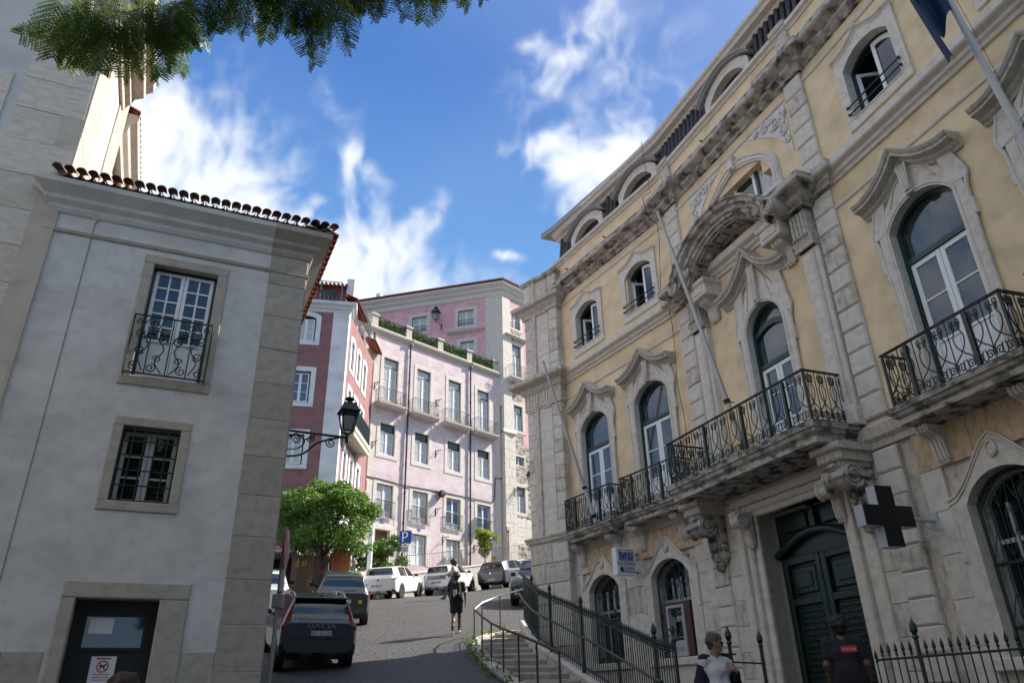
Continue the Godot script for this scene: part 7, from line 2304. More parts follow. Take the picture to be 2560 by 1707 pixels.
func skin(S: Array, d0a: float, d0b: float, d1a: float, d1b: float, s0: float, s1: float, off: float, nd := 10, ns := 6) -> MB:  # a patch of the hull, lifted by off; the ends slant from *a at s0 to *b at s1
	var m := MB.new()
	var g := []
	for j in ns + 1:
		var v := float(j) / ns
		var s := lerpf(s0, s1, v)
		var row := []
		for i in nd + 1:
			var d := lerpf(lerpf(d0a, d0b, v), lerpf(d1a, d1b, v), float(i) / nd)
			var n := hull_n(S, d, s)
			row.append([hull(S, d, s) + n * off, n])
		g.append(row)
	for j in ns:
		for i in nd:
			var a: Array = g[j][i]
			var b: Array = g[j][i + 1]
			var c: Array = g[j + 1][i + 1]
			var e: Array = g[j + 1][i]
			m.qn(a[0], b[0], c[0], e[0], a[1], b[1], c[1], e[1])
	return m

func build_car(label: String, S: Array, at: Transform3D, body: Material, o := {}) -> Node3D:
	var c := thing("parked_car", label, "car", at, "cars parked along the street")
	var L: float = S[S.size() - 1][0]
	var m := MB.new()
	for sg in [-1.0, 1.0]: m.add(skin(S, 0, 0, L, L, 0.0, sg * 8.0, 0.0, 54, 40))
	for e in [0, 1]:
		var ring := []
		var d := 0.0 if e == 0 else L
		for k in 17: ring.append(hull(S, d, k * 0.5))
		for k in range(15, 0, -1): ring.append(hull(S, d, -k * 0.5))
		m.cap(ring, Vector3(0, 0, 1) if e == 0 else Vector3(0, 0, -1))
	part("body", m, body, c)
	var sp: Array = o.get("side", [0.75, 0.95, 1.75, 1.85, 2.75, 2.45])  # rear quarter start, post, front end at belt / at the top
	var glass: Material = o.get("glass", M.glass_dark)
	var gs := [[sp[0], sp[0] + 0.12, sp[2] - 0.05, sp[2] - 0.03], [sp[2] + 0.05, sp[2] + 0.05, sp[4], sp[5]]]
	for sg in [-1.0, 1.0]:
		for q in gs: part("side_window", skin(S, q[0], q[1], q[2], q[3], sg * 5.12, sg * 6.25, 0.006, 8, 4), glass, c)
		var ln := MB.new()
		for dd in [sp[0] + 0.35, sp[2], sp[4] + 0.1]:
			for k in 10:
				var s := 2.2 + k * 0.28
				ln.q4(hull(S, dd - 0.006, sg * s) + hull_n(S, dd, sg * s) * 0.002, hull(S, dd + 0.006, sg * s) + hull_n(S, dd, sg * s) * 0.002, hull(S, dd + 0.006, sg * (s + 0.28)) + hull_n(S, dd, sg * (s + 0.28)) * 0.002, hull(S, dd - 0.006, sg * (s + 0.28)) + hull_n(S, dd, sg * (s + 0.28)) * 0.002)
		part("door_gap", ln, M.ink, c)
		for dd in [sp[2] - 0.28, sp[4] - 0.75]:
			var hn := MB.new()
			var hp := hull(S, dd, sg * 4.2)
			hn.tube([hp + Vector3(sg * 0.012, 0, 0.08), hp + Vector3(sg * 0.028, 0, 0.0), hp + Vector3(sg * 0.012, 0, -0.08)], 0.014, 5)
			part("door_handle", hn, body, c)
		var mr := MB.new()
		var mp := hull(S, sp[4] - 0.05, sg * 5.1)
		mr.ball(mp + Vector3(sg * 0.13, 0.06, 0), Vector3(0.11, 0.075, 0.07), 10); mr.tube([mp, mp + Vector3(sg * 0.1, 0.03, 0)], 0.02, 5)
		part("mirror", mr, o.get("mirror", M.black_plastic), c)
	var rg: Array = o.get("rear_glass", [0.13, 0.30])
	part("rear_window", skin(S, rg[0], rg[0], rg[1], rg[1], -7.999, -6.55, 0.006, 6, 5), glass, c)
	part("rear_window", skin(S, rg[0], rg[0], rg[1], rg[1], 6.55, 7.999, 0.006, 6, 5), glass, c)
	var fg: Array = o.get("front_glass", [2.35, 3.05])
	for sg in [-1.0, 1.0]: part("windscreen", skin(S, fg[0], fg[0], fg[1], fg[1], sg * 6.4, sg * 7.999, 0.006, 6, 5), glass, c)
	# wheels
	var wr: float = o.get("wheel", 0.315)
	for dd in o.get("axles", [0.78, 3.38]):
		for sg in [-1.0, 1.0]:
			var w: float = station(S, dd)[0]
			var t := Transform3D(Basis(Vector3(0, 0, 1), -sg * PI / 2), Vector3(sg * (w - 0.2), wr, -dd))
			var a := MB.new(); a.lathe(A2([wr + 0.06, 0.0, wr + 0.06, 0.206, 0.0, 0.206]), 24, t)  # flat black disc, the dark of the open wheel well put into its colour
			part("wheel_arch", a, M.black_plastic, c)
			a = MB.new(); a.lathe(A2([wr * 0.66, 0.02, wr * 0.95, 0.02, wr, 0.05, wr, 0.18, wr * 0.95, 0.213, wr * 0.70, 0.218, wr * 0.68, 0.205]), 26, t)
			var ty := part("wheel", a, M.tyre, c)
			a = MB.new(); a.lathe(A2([wr * 0.69, 0.20, wr * 0.67, 0.215, wr * 0.62, 0.200, wr * 0.60, 0.150, 0.0, 0.150]), 24, t)
			a.lathe(A2([wr * 0.14, 0.15, wr * 0.14, 0.21, 0.0, 0.216]), 12, t)
			for k in o.get("spokes", 7):
				var u := Basis(Vector3.UP, TAU * k / o.get("spokes", 7))
				var b := MB.new(); b.box(wr * 0.1, 0.16, -0.022, wr * 0.64, 0.207, 0.022, 0.0)
				a.add(b, t * Transform3D(u, Vector3.ZERO))
			part("rim", a, o.get("rim", M.steel), ty)
	# tail: black bumper skirt, lamps, plate, badge
	var dark: float = o.get("skirt", 0.0)
	if dark > 0.0:
		for sg in [-1.0, 1.0]: part("bumper_skirt", skin(S, 0.0, 0.0, 0.5, 0.5, sg * 0.6, sg * dark, 0.005, 6, 4), M.black_plastic, c)
	for q in o.get("lamps", [[0.0, 0.34, 3.75, 4.95]]):
		for sg in [-1.0, 1.0]: part("tail_light", skin(S, q[0], q[0], q[1], q[1], sg * q[2], sg * q[3], 0.010, 6, 5), M.red_lens, c)
	for q in o.get("boxes", []):
		var b := MB.new(); b.box(q[0], q[1], q[4] - 0.06, q[2], q[3], q[4], q[6] if q.size() > 6 else 0.008)
		part(q[5][0], b, q[5][1], c)
	if o.has("plate"):
		var p: Array = o.plate
		var b := MB.new(); b.box(-0.26, -0.055, -0.04, 0.26, 0.055, 0.0, 0.004)
		var t := Transform3D(Basis(Vector3.RIGHT, p[4] if p.size() > 4 else 0.0), Vector3(p[0], p[1], p[2]))
		var pl := part("number_plate", b, M.plate_white, c, t)
		b = MB.new(); b.box(-0.26, -0.055, 0.0, -0.215, 0.055, 0.002)
		part("plate_band", b, M.sign_blue, pl)
		if p[3]: words(pl, "registration", p[3], 0.085, Transform3D(Basis(), Vector3(0.02, 0, 0.0)), M.ink, 0.92)
	return c

func cars() -> void:
	var hatch := [[0.0, 0.78, 0.38, 0.88, 0.92, 0.62], [0.05, 0.85, 0.29, 0.93, 0.98, 0.66], [0.12, 0.88, 0.24, 0.95, 1.03, 0.67], [0.27, 0.895, 0.21, 0.96, 1.36, 0.62], [0.38, 0.90, 0.20, 0.96, 1.43, 0.60], [1.2, 0.90, 0.19, 0.95, 1.47, 0.62], [1.9, 0.90, 0.19, 0.94, 1.46, 0.62], [2.5, 0.90, 0.19, 0.94, 1.35, 0.60], [3.1, 0.89, 0.19, 0.94, 1.01, 0.66], [3.7, 0.88, 0.2, 0.86, 0.92, 0.62], [4.1, 0.83, 0.25, 0.72, 0.77, 0.52], [4.26, 0.70, 0.36, 0.60, 0.62, 0.45]]
	var small := [[0.0, 0.68, 0.40, 0.92, 0.96, 0.56], [0.06, 0.75, 0.30, 0.97, 1.03, 0.58], [0.13, 0.78, 0.26, 0.98, 1.08, 0.58], [0.26, 0.80, 0.23, 0.98, 1.37, 0.54], [0.37, 0.81, 0.22, 0.98, 1.43, 0.53], [1.1, 0.81, 0.21, 0.96, 1.47, 0.55], [1.6, 0.81, 0.21, 0.95, 1.45, 0.55], [2.1, 0.81, 0.21, 0.95, 1.34, 0.53], [2.65, 0.80, 0.21, 0.96, 1.05, 0.58], [3.1, 0.79, 0.22, 0.88, 0.93, 0.55], [3.38, 0.74, 0.28, 0.74, 0.78, 0.45], [3.48, 0.62, 0.38, 0.62, 0.64, 0.4]]
	var tall := [[0.0, 0.80, 0.42, 1.02, 1.06, 0.66], [0.05, 0.86, 0.32, 1.04, 1.10, 0.68], [0.10, 0.885, 0.27, 1.05, 1.16, 0.68], [0.24, 0.89, 0.25, 1.06, 1.50, 0.63], [0.36, 0.89, 0.24, 1.06, 1.60, 0.61], [1.3, 0.89, 0.22, 1.04, 1.66, 0.62], [2.2, 0.89, 0.22, 1.02, 1.64, 0.62], [2.75, 0.89, 0.22, 1.02, 1.52, 0.60], [3.4, 0.88, 0.22, 1.02, 1.12, 0.66], [4.0, 0.87, 0.24, 0.96, 1.02, 0.64], [4.4, 0.82, 0.3, 0.80, 0.85, 0.52], [4.55, 0.68, 0.42, 0.66, 0.68, 0.45]]
	var suv := [[0.0, 0.80, 0.45, 0.98, 1.02, 0.6], [0.08, 0.88, 0.34, 1.02, 1.08, 0.66], [0.2, 0.92, 0.28, 1.04, 1.18, 0.68], [0.5, 0.93, 0.26, 1.05, 1.50, 0.62], [0.75, 0.93, 0.25, 1.05, 1.62, 0.62], [1.6, 0.93, 0.24, 1.04, 1.68, 0.64], [2.4, 0.93, 0.24, 1.03, 1.62, 0.64], [2.9, 0.93, 0.24, 1.03, 1.42, 0.62], [3.4, 0.92, 0.24, 1.04, 1.14, 0.70], [4.0, 0.91, 0.25, 1.0, 1.06, 0.70], [4.4, 0.88, 0.28, 0.88, 0.96, 0.6], [4.55, 0.78, 0.36, 0.74, 0.8, 0.55]]
	# the dark estate car in the shade, nearest
	var c := build_car("dark grey estate car with roof rails and red tail lights, nearest the corner house", tall, slope_at(-4.72, -18.5, -0.40, -0.915), M.car_grey, {"side": [0.5, 0.7, 1.55, 1.6, 2.85, 2.45], "rear_glass": [0.112, 0.30], "front_glass": [2.55, 3.35], "axles": [0.72, 3.62], "wheel": 0.33, "lamps": [[0.0, 0.22, 3.7, 4.6], [0.06, 0.30, 4.7, 6.6]], "skirt": 2.7, "plate": [0.02, 0.84, 0.012, "BP 30 GP"]})
	words(c, "lettering", "DACIA", 0.10, Transform3D(Basis(), Vector3(0.03, 1.0, 0.02)), M.chrome, 1.7)
	var m := MB.new()
	m.box(-0.62, 1.585, -0.42, 0.62, 1.63, -0.13, 0.012)
	part("spoiler", m, M.car_grey, c)
	for sg in [-1.0, 1.0]:
		m = MB.new()
		var p := []
		for k in 9:
			var d := 0.35 + k * 0.25
			var q := hull(tall, d, sg * 6.75)
			p.append(q + Vector3(sg * 0.01, 0.075 * (1.0 if k > 0 and k < 8 else 0.15), 0))
		m.tube(p, 0.024, 6)
		for k in [2, 6]:
			m.tube([p[k], p[k] - Vector3(0, 0.08, 0)], 0.03, 6)
		part("roof_rail", m, M.car_silver, c)
	m = MB.new(); m.tube([Vector3(0.05, 1.63, -0.5), Vector3(0.05, 1.72, -0.42)], 0.012, 5); m.box(-0.1, 0.92, 0.0, 0.12, 0.945, 0.022)
	part("aerial", m, M.black_plastic, c)
	m = MB.new(); m.box(-0.5, 1.13, -0.11, 0.5, 1.15, -0.085); m.box(-0.62, 0.72, -0.0, 0.62, 0.735, 0.012)
	part("trim", m, M.black_plastic, c)
	# grey people carrier in the sun behind it
	c = build_car("slate grey hatchback with bright red tail lights parked beyond the dark estate car", tall, slope_at(-5.75, -25.2, -0.30, -0.954), M.car_grey, {"side": [0.55, 0.75, 1.55, 1.6, 2.85, 2.45], "rear_glass": [0.115, 0.31], "front_glass": [2.55, 3.35], "axles": [0.72, 3.62], "lamps": [[0.0, 0.28, 4.0, 4.98]], "plate": [0.0, 0.80, 0.012, "17 QX 25"], "skirt": 2.2})
	m = MB.new(); m.ball(Vector3(0, 0.98, 0.012), Vector3(0.10, 0.045, 0.012), 14)
	part("badge", m, M.chrome, c)
	m = MB.new(); m.tube([Vector3(0.05, 1.12, -0.06), Vector3(0.42, 1.14, -0.08)], 0.014, 5)
	part("wiper", m, M.black_plastic, c)
	m = MB.new(); m.box(0.5, 0.74, 0.0, 0.62, 0.84, 0.014)
	part("sticker", m, M.yellow_mark, c)
	# white van-like car at the far left
	c = build_car("white hatchback half hidden behind the corner house, parked by the stall", tall, slope_at(-9.0, -27.2, -0.30, -0.954), M.car_white, {"side": [0.5, 0.7, 1.55, 1.6, 2.85, 2.45], "rear_glass": [0.115, 0.31], "front_glass": [2.55, 3.35], "axles": [0.72, 3.62], "lamps": [[0.0, 0.25, 3.6, 4.5]], "glass": M.glass})
	m = MB.new(); m.lathe(A2([0.0, 0, 0.055, 0.0, 0.05, 0.02, 0.0, 0.022]), 16, Transform3D(Basis(Vector3.RIGHT, PI / 2), Vector3(0.0, 0.96, 0.0)))
	part("badge", m, M.chrome, c)
	m = MB.new(); m.tube([Vector3(-0.1, 1.63, -0.45), Vector3(-0.06, 1.95, -0.35)], 0.008, 4); m.tube([Vector3(-0.3, 1.14, -0.07), Vector3(0.05, 1.17, -0.09)], 0.014, 4)
	part("aerial", m, M.black_plastic, c)
	# white hot hatch
	c = build_car("white three-door hatchback with black wheels and dark rear window", hatch, slope_at(-6.5, -35.7, 0.20, -0.98), M.car_white, {"rear_glass": [0.122, 0.30], "lamps": [[0.0, 0.30, 4.05, 4.75]], "rim": M.black_paint, "spokes": 5, "skirt": 1.9, "plate": [-0.05, 0.60, 0.012, "29 MB 19"], "glass": M.glass_dark})
	m = MB.new(); m.lathe(A2([0.0, 0, 0.055, 0.0, 0.05, 0.02, 0.0, 0.022]), 16, Transform3D(Basis(Vector3.RIGHT, PI / 2), Vector3(0.0, 0.84, 0.0)))
	part("badge", m, M.chrome, c)
	# small white city car with black tailgate
	c = build_car("small white city car with black tailgate panel and silver wheel trims", small, slope_at(-4.15, -39.4, 0.33, -0.945), M.car_white, {"side": [0.55, 0.75, 1.3, 1.33, 2.35, 2.05], "rear_glass": [0.132, 0.29], "front_glass": [1.95, 2.6], "axles": [0.56, 2.86], "wheel": 0.285, "lamps": [[0.0, 0.22, 3.75, 5.0]], "plate": [-0.02, 0.62, 0.012, "BG 86 RX"], "skirt": 1.6, "spokes": 9})
	m = MB.new(); m.box(-0.52, 0.74, -0.03, 0.52, 0.95, 0.008, 0.01)
	part("tailgate_panel", m, M.glass_dark, c)
	m = MB.new(); m.box(0.2, 0.57, 0.012, 0.24, 0.67, 0.016)
	part("plate_end", m, M.yellow_mark, c)
	# dark grey hatchback higher up
	c = build_car("dark grey hatchback with silver wheels, furthest up the row by the railing", hatch, slope_at(-1.45, -41.9, 0.44, -0.90), M.car_grey, {"rear_glass": [0.122, 0.30], "lamps": [[0.0, 0.42, 4.0, 5.0]], "plate": [0.0, 0.50, 0.012, "48 TN 07"], "spokes": 8, "glass": M.glass, "skirt": 2.0})
	m = MB.new(); m.box(-0.03, 0.8, 0.0, 0.03, 0.88, 0.014)
	part("badge", m, M.chrome, c)
	# black SUV facing down the hill, behind the corner pier
	var t := slope_at(0.55, -29.6, -0.18, 0.98)
	c = build_car("black off-roader facing downhill, half hidden behind the bank's corner pier", suv, t * Transform3D(Basis(), Vector3(0, 0, 4.4)), M.car_black, {"side": [0.8, 1.0, 1.8, 1.85, 2.95, 2.6], "rear_glass": [0.22, 0.6], "front_glass": [2.5, 3.35], "axles": [0.85, 3.65], "wheel": 0.36, "lamps": []})
	m = MB.new(); m.box(-0.26, 0.56, -4.60, 0.26, 0.67, -4.55)
	var pl := part("number_plate", m, M.plate_white, c)
	words(pl, "registration", "51 RP 33", 0.085, Transform3D(Basis(Vector3.UP, PI), Vector3(0, 0.615, -4.601)), M.ink, 0.92)
	m = MB.new()
	for k in 5: m.box(-0.5, 0.72 + k * 0.035, -4.57, 0.5, 0.735 + k * 0.035, -4.52)
	for sg in [-1.0, 1.0]: m.box(sg * 0.6 - 0.05, 0.46, -4.56, sg * 0.6 + 0.05, 0.7, -4.4)
	part("grille", m, M.chrome, c)
	for sg in [-1.0, 1.0]: part("headlight", skin(suv, 4.15, 4.15, 4.5, 4.5, sg * 3.9, sg * 4.9, 0.012, 6, 4), M.clear_lens, c)
	# the end of another dark car by the railing
	build_car("dark green-grey car at the head of the street, mostly behind the stone pier", hatch, slope_at(1.35, -46.2, 0.55, -0.83), M.car_green_grey, {"rear_glass": [0.122, 0.30], "lamps": [[0.0, 0.3, 4.0, 4.9]], "glass": M.glass})

# --- plants
func clump_points(r: RandomNumberGenerator, n: int, centres: Array) -> Array:  # centres: [Vector3, radius, flatness]
	var pts := []
	var tot := 0.0
	for c in centres: tot += c[1] * c[1]
	for c in centres:
		var k := int(n * c[1] * c[1] / tot)
		for i in k:
			var d := Vector3(r.randfn(), r.randfn(), r.randfn()).normalized()
			if d.y < -0.3 and r.randf() < 0.5: d.y = -d.y
			var q: float = c[1] * (1.0 - 0.45 * r.randf() * r.randf())
			pts.append(c[0] + Vector3(d.x * q, d.y * q * c[2], d.z * q))
	return pts

func limb(m: MB, a: Vector3, b: Vector3, ra: float, rb: float, r: RandomNumberGenerator) -> void:
	var p := []
	var rad := []
	var w := Vector3(r.randf_range(-1, 1), 0, r.randf_range(-1, 1)) * a.distance_to(b) * 0.08
	for i in 7:
		var t := i / 6.0
		p.append(a.lerp(b, t) + w * sin(t * PI)); rad.append(lerpf(ra, rb, t))
	m.tube(p, rad, 7)

func plants() -> void:
	var r := RandomNumberGenerator.new()
	r.seed = 12
	# clipped round tree before the red house
	var base := Vector3(-7.9, gy(-7.9, -30.4), -30.4)
	var o := thing("ficus_tree", "dense round-headed green street tree before the dark red house", "tree", Transform3D(Basis(), base))
	var cc := []
	var top := 9.95 - base.y
	for i in 190:
		var u := r.randf() * TAU
		var v := r.randf()
		var rr := sqrt(r.randf())
		var x := cos(u) * rr
		var z := sin(u) * rr
		var h := sqrt(maxf(0.0, 1.0 - rr * rr * 0.92))
		var y := lerpf(-0.35, 1.0, v) * h if r.randf() < 0.4 else h * r.randf_range(0.7, 1.0)
		if r.randf() < 0.22: y = -0.3 * r.randf() - 0.25
		cc.append([Vector3(x * 2.05, top - 1.75 + y * 1.6, z * 1.9), r.randf_range(0.22, 0.42), 0.8])
	leaves(o, "crown", clump_points(r, 36000, cc), 0.105, [M.leaf_a, M.leaf_b, M.leaf_a, M.leaf_c, M.leaf_b], 3)
	var m := MB.new()
	limb(m, Vector3(0, -0.2, 0), Vector3(0.05, 1.9, 0), 0.16, 0.12, r)
	for i in 9:
		var a := TAU * i / 9.0
		limb(m, Vector3(0.05, 1.5 + 0.05 * i, 0), Vector3(cos(a) * 1.3, top - 1.3 + 0.3 * sin(i * 2.0), sin(a) * 1.2), 0.07, 0.02, r)
	part("trunk", m, M.bark, o)
	# darker tree further left, mostly behind the corner house
	base = Vector3(-10.6, gy(-10.6, -32.6), -32.6)
	o = thing("street_tree", "darker leafy tree half hidden behind the corner house's edge", "tree", Transform3D(Basis(), base))
	cc = []
	for i in 40: cc.append([Vector3(r.randf_range(-1.5, 1.2), r.randf_range(2.9, 4.7), r.randf_range(-1, 1)), r.randf_range(0.3, 0.5), 0.9])
	leaves(o, "crown", clump_points(r, 8000, cc), 0.11, [M.leaf_a, M.leaf_c, M.leaf_c], 8)
	m = MB.new(); limb(m, Vector3(0, -0.2, 0), Vector3(0, 3.4, 0), 0.12, 0.05, r)
	part("trunk", m, M.bark, o)
	# loose shrub by the parking sign
	base = Vector3(-7.1, 7.5, -38.8)
	o = thing("shrub", "loose dark green shrub spreading beside the blue parking sign", "shrub", Transform3D(Basis(), base))
	cc = []
	m = MB.new()
	for i in 46:
		var d := Vector3(r.randfn() * 0.65, r.randf_range(0.25, 1.65), r.randfn() * 0.45)
		d.x *= 1.25 - 0.35 * absf(d.y - 0.7)
		cc.append([d, r.randf_range(0.14, 0.30), 0.8])
		if i % 3 == 0: limb(m, Vector3(r.randfn() * 0.08, -0.3, 0), d, 0.025, 0.008, r)
	leaves(o, "foliage", clump_points(r, 7500, cc), 0.12, [M.leaf_c, M.leaf_a, M.leaf_a], 14)
	part("stem", m, M.bark, o)
	# small yellow-green tree by the drain pipe
	base = Vector3(-1.95, 8.9, -45.6)
	o = thing("small_tree", "narrow yellow-green young tree before the lilac house's last window", "tree", Transform3D(Basis(), base))
	cc = []
	for i in 26: cc.append([Vector3(r.randfn() * 0.24, r.randf_range(0.2, 2.05), r.randfn() * 0.24), r.randf_range(0.16, 0.3), 1.0])
	leaves(o, "crown", clump_points(r, 4200, cc), 0.12, [M.leaf_yellow, M.leaf_b, M.leaf_yellow], 17)
	m = MB.new(); limb(m, Vector3(0, -0.3, 0), Vector3(0, 1.8, 0), 0.04, 0.015, r)
	part("trunk", m, M.bark, o)
	# weeds at the foot of the kerb
	o = thing("weeds", "tufts of weeds at the foot of the stair kerb", "weeds", Transform3D(Basis(), Vector3(-1.1, gy(-1.1, -20.5), -20.5)))
	var pts := []
	for q in [[-1.25, 21.2], [-1.18, 20.6], [-1.05, 20.0], [-0.98, 19.5], [-0.85, 19.0], [-0.9, 22.9], [-0.5, 23.3], [-1.3, 21.9], [-0.75, 18.3], [-0.2, 15.9], [-0.55, 17.4]]:
		for i in 90: pts.append(Vector3(q[0] + r.randfn() * 0.10 + 1.1, gy(q[0], -q[1]) + r.randf() * r.randf() * 0.28 - o.position.y, -q[1] + r.randfn() * 0.2 + 20.5))
	leaves(o, "weed_leaves", pts, 0.08, [M.leaf_b, M.leaf_a], 21)
	o.set_meta("kind", "stuff")
	# the other trees of the square, behind the viewer
	var spots := [[-7.0, 10.0, 1.0], [0.5, 12.0, 1.15], [7.0, 8.5, 1.0]]
	for i in 3:
		o = thing("square_tree", ["broad dark tree of the square behind the viewer, by the side house", "broad dark tree of the square straight behind the viewer", "broad dark tree of the square behind the viewer, by the bank"][i], "tree", Transform3D(Basis(Vector3.UP, i * 1.3), Vector3(spots[i][0], -0.9, spots[i][1])), "trees of the square")
		cc = []
		for k in 40:
			var d := Vector3(r.randfn(), r.randfn() * 0.8, r.randfn()).normalized() * sqrt(r.randf())
			cc.append([Vector3(d.x * 4.6, 8.0 + d.y * 4.2, d.z * 4.6) * spots[i][2], r.randf_range(0.9, 1.5), 0.9])
		leaves(o, "crown", clump_points(r, 9000, cc), 0.42, [M.leaf_c, M.leaf_a], 60 + i)
		m = MB.new(); limb(m, Vector3(0, -0.5, 0), Vector3(0.2, 6.5, 0), 0.3, 0.2, r)
		part("trunk", m, M.bark, o)
	overhead_tree()

func frond_mesh(seed_: int) -> ArrayMesh:  # a twice-pinnate leaf, hanging along -y from its stalk
	var r := RandomNumberGenerator.new()
	r.seed = seed_
	var m := MB.new()
	var L := 0.40
	var spine := []
	for i in 9:
		var t := i / 8.0
		spine.append(Vector3(0.10 * t * t, -L * t, 0.05 * sin(t * 2.0)))
	m.tube(spine, 0.0022, 3, false, false)
	for i in range(1, 12):
		var t := i / 11.5
		var c: Vector3 = Vector3(0.10 * t * t, -L * t, 0.05 * sin(t * 2.0))
		var pl := 0.135 * sin(PI * (0.22 + 0.66 * t)) + 0.01
		for s in [-1.0, 1.0]:
			var d := Vector3(s * 0.82, -0.57, r.randf_range(-0.25, 0.1)).normalized()
			var w := d.cross(Vector3(0, 0, 1)).normalized()
			var nk := 8
			for k in nk:
				var a := c + d * pl * (k + 0.6) / nk + Vector3(0, -0.10, 0) * pow((k + 0.6) / nk, 2.0) * pl * 2.0
				for e in [-1.0, 1.0]:
					var q = (w * e * 0.9 + d * 0.5 + Vector3(0, 0, r.randf_range(-0.3, 0.3))).normalized() * 0.024 * (1.0 - 0.4 * absf(k / float(nk) - 0.4))
					var b := d * 0.0075
					m.t3(a - b, a + q * 0.6 + b, a + q); m.t3(a - b, a + q * 0.5 - b * 1.2, a + q)
	return m.mesh()

func overhead_tree() -> void:
	var r := RandomNumberGenerator.new()
	r.seed = 77
	var o := thing("overhead_tree", "feathery-leaved tree overhead whose hanging fronds fringe the top of the view", "tree", Transform3D(Basis(), Vector3(-5.2, -0.1, 2.2)))
	var off := -o.position
	var m := MB.new()
	limb(m, Vector3.ZERO, Vector3(0.3, 4.4, -0.4), 0.24, 0.17, r)
	var tips := [Vector3(-3.2, 7.0, -3.7), Vector3(-2.1, 7.4, -3.9), Vector3(-1.2, 7.5, -4.0), Vector3(-0.2, 7.7, -3.9), Vector3(-4.6, 7.4, -2.2), Vector3(-2.6, 8.2, -1.4), Vector3(-5.8, 7.8, 0.6), Vector3(-1.6, 8.0, 0.6), Vector3(-3.6, 8.6, 2.4), Vector3(-6.4, 7.6, 3.2)]
	for t in tips: limb(m, Vector3(0.3, 4.2, -0.4), t + off, 0.10, 0.02, r)
	part("trunk", m, M.bark, o)
	# where the fronds hang: along the near fringe, then the rest of the crown above and behind the viewer
	var prof := [[-3.55, 0.22], [-3.3, 0.38], [-3.1, 0.46], [-2.85, 0.55], [-2.7, 0.46], [-2.5, 0.20], [-2.2, 0.10], [-1.98, 0.14], [-1.86, 0.32], [-1.72, 0.48], [-1.55, 0.56], [-1.38, 0.34], [-1.15, 0.12], [-0.92, 0.24], [-0.72, 0.08], [-0.5, 0.2], [-0.2, 0.06]]
	var tf := [[], [], []]
	for i in prof.size() - 1:
		var a: Array = prof[i]
		var b: Array = prof[i + 1]
		var n := int(58 * absf(b[0] - a[0]) * (0.5 + 2.2 * (a[1] + b[1]) / 2) + 2)
		for k in n:
			var t := r.randf()
			var x := lerpf(a[0], b[0], t)
			var hang := lerpf(a[1], b[1], t)
			var z := -4.15 + r.randfn() * 0.16 - 0.12 * (x + 3.5)
			var edge := lerpf(6.46, 7.04, (x + 3.4) / 3.1) + (-4.1 - z) * 0.98  # rises with distance like the top of the view
			var y := edge - hang * r.randf_range(0.0, 1.0) + 0.36
			var bs := Basis(Vector3.UP, r.randf() * TAU) * Basis(Vector3(1, 0, 0), r.randf_range(-0.75, 0.75)) * Basis(Vector3(0, 0, 1), r.randf_range(-0.35, 0.35))
			tf[r.randi() % 3].append(Transform3D(bs.scaled(Vector3.ONE * r.randf_range(0.8, 1.15)), Vector3(x, y, z) + off))
	for k in 6000:
		var p := Vector3(r.randf_range(-9.5, 4.5), r.randf_range(7.4, 10.4), r.randf_range(-3.6, 8.5))
		if Vector2((p.x + 2.5) / 1.15, p.z - 2.4).length() > 6.0 or p.y > 10.4 - 0.06 * (p.x + 2.5) * (p.x + 2.5): continue
		tf[r.randi() % 3].append(Transform3D(Basis(Vector3.UP, r.randf() * TAU) * Basis(Vector3(1, 0, 0), r.randf_range(-1.1, 1.1)).scaled(Vector3.ONE * 1.7), p + off))
	for i in 3:
		var mm := MultiMesh.new()
		mm.transform_format = MultiMesh.TRANSFORM_3D
		mm.mesh = frond_mesh(50 + i)
		mm.instance_count = tf[i].size()
		for k in tf[i].size(): mm.set_instance_transform(k, tf[i][k])
		var mi := MultiMeshInstance3D.new()
		mi.name = nm(o, "foliage")
		mi.multimesh = mm
		mi.material_override = M.frond if i < 2 else M.frond_sunlit
		mi.set_meta("kind", "stuff")
		o.add_child(mi, true)

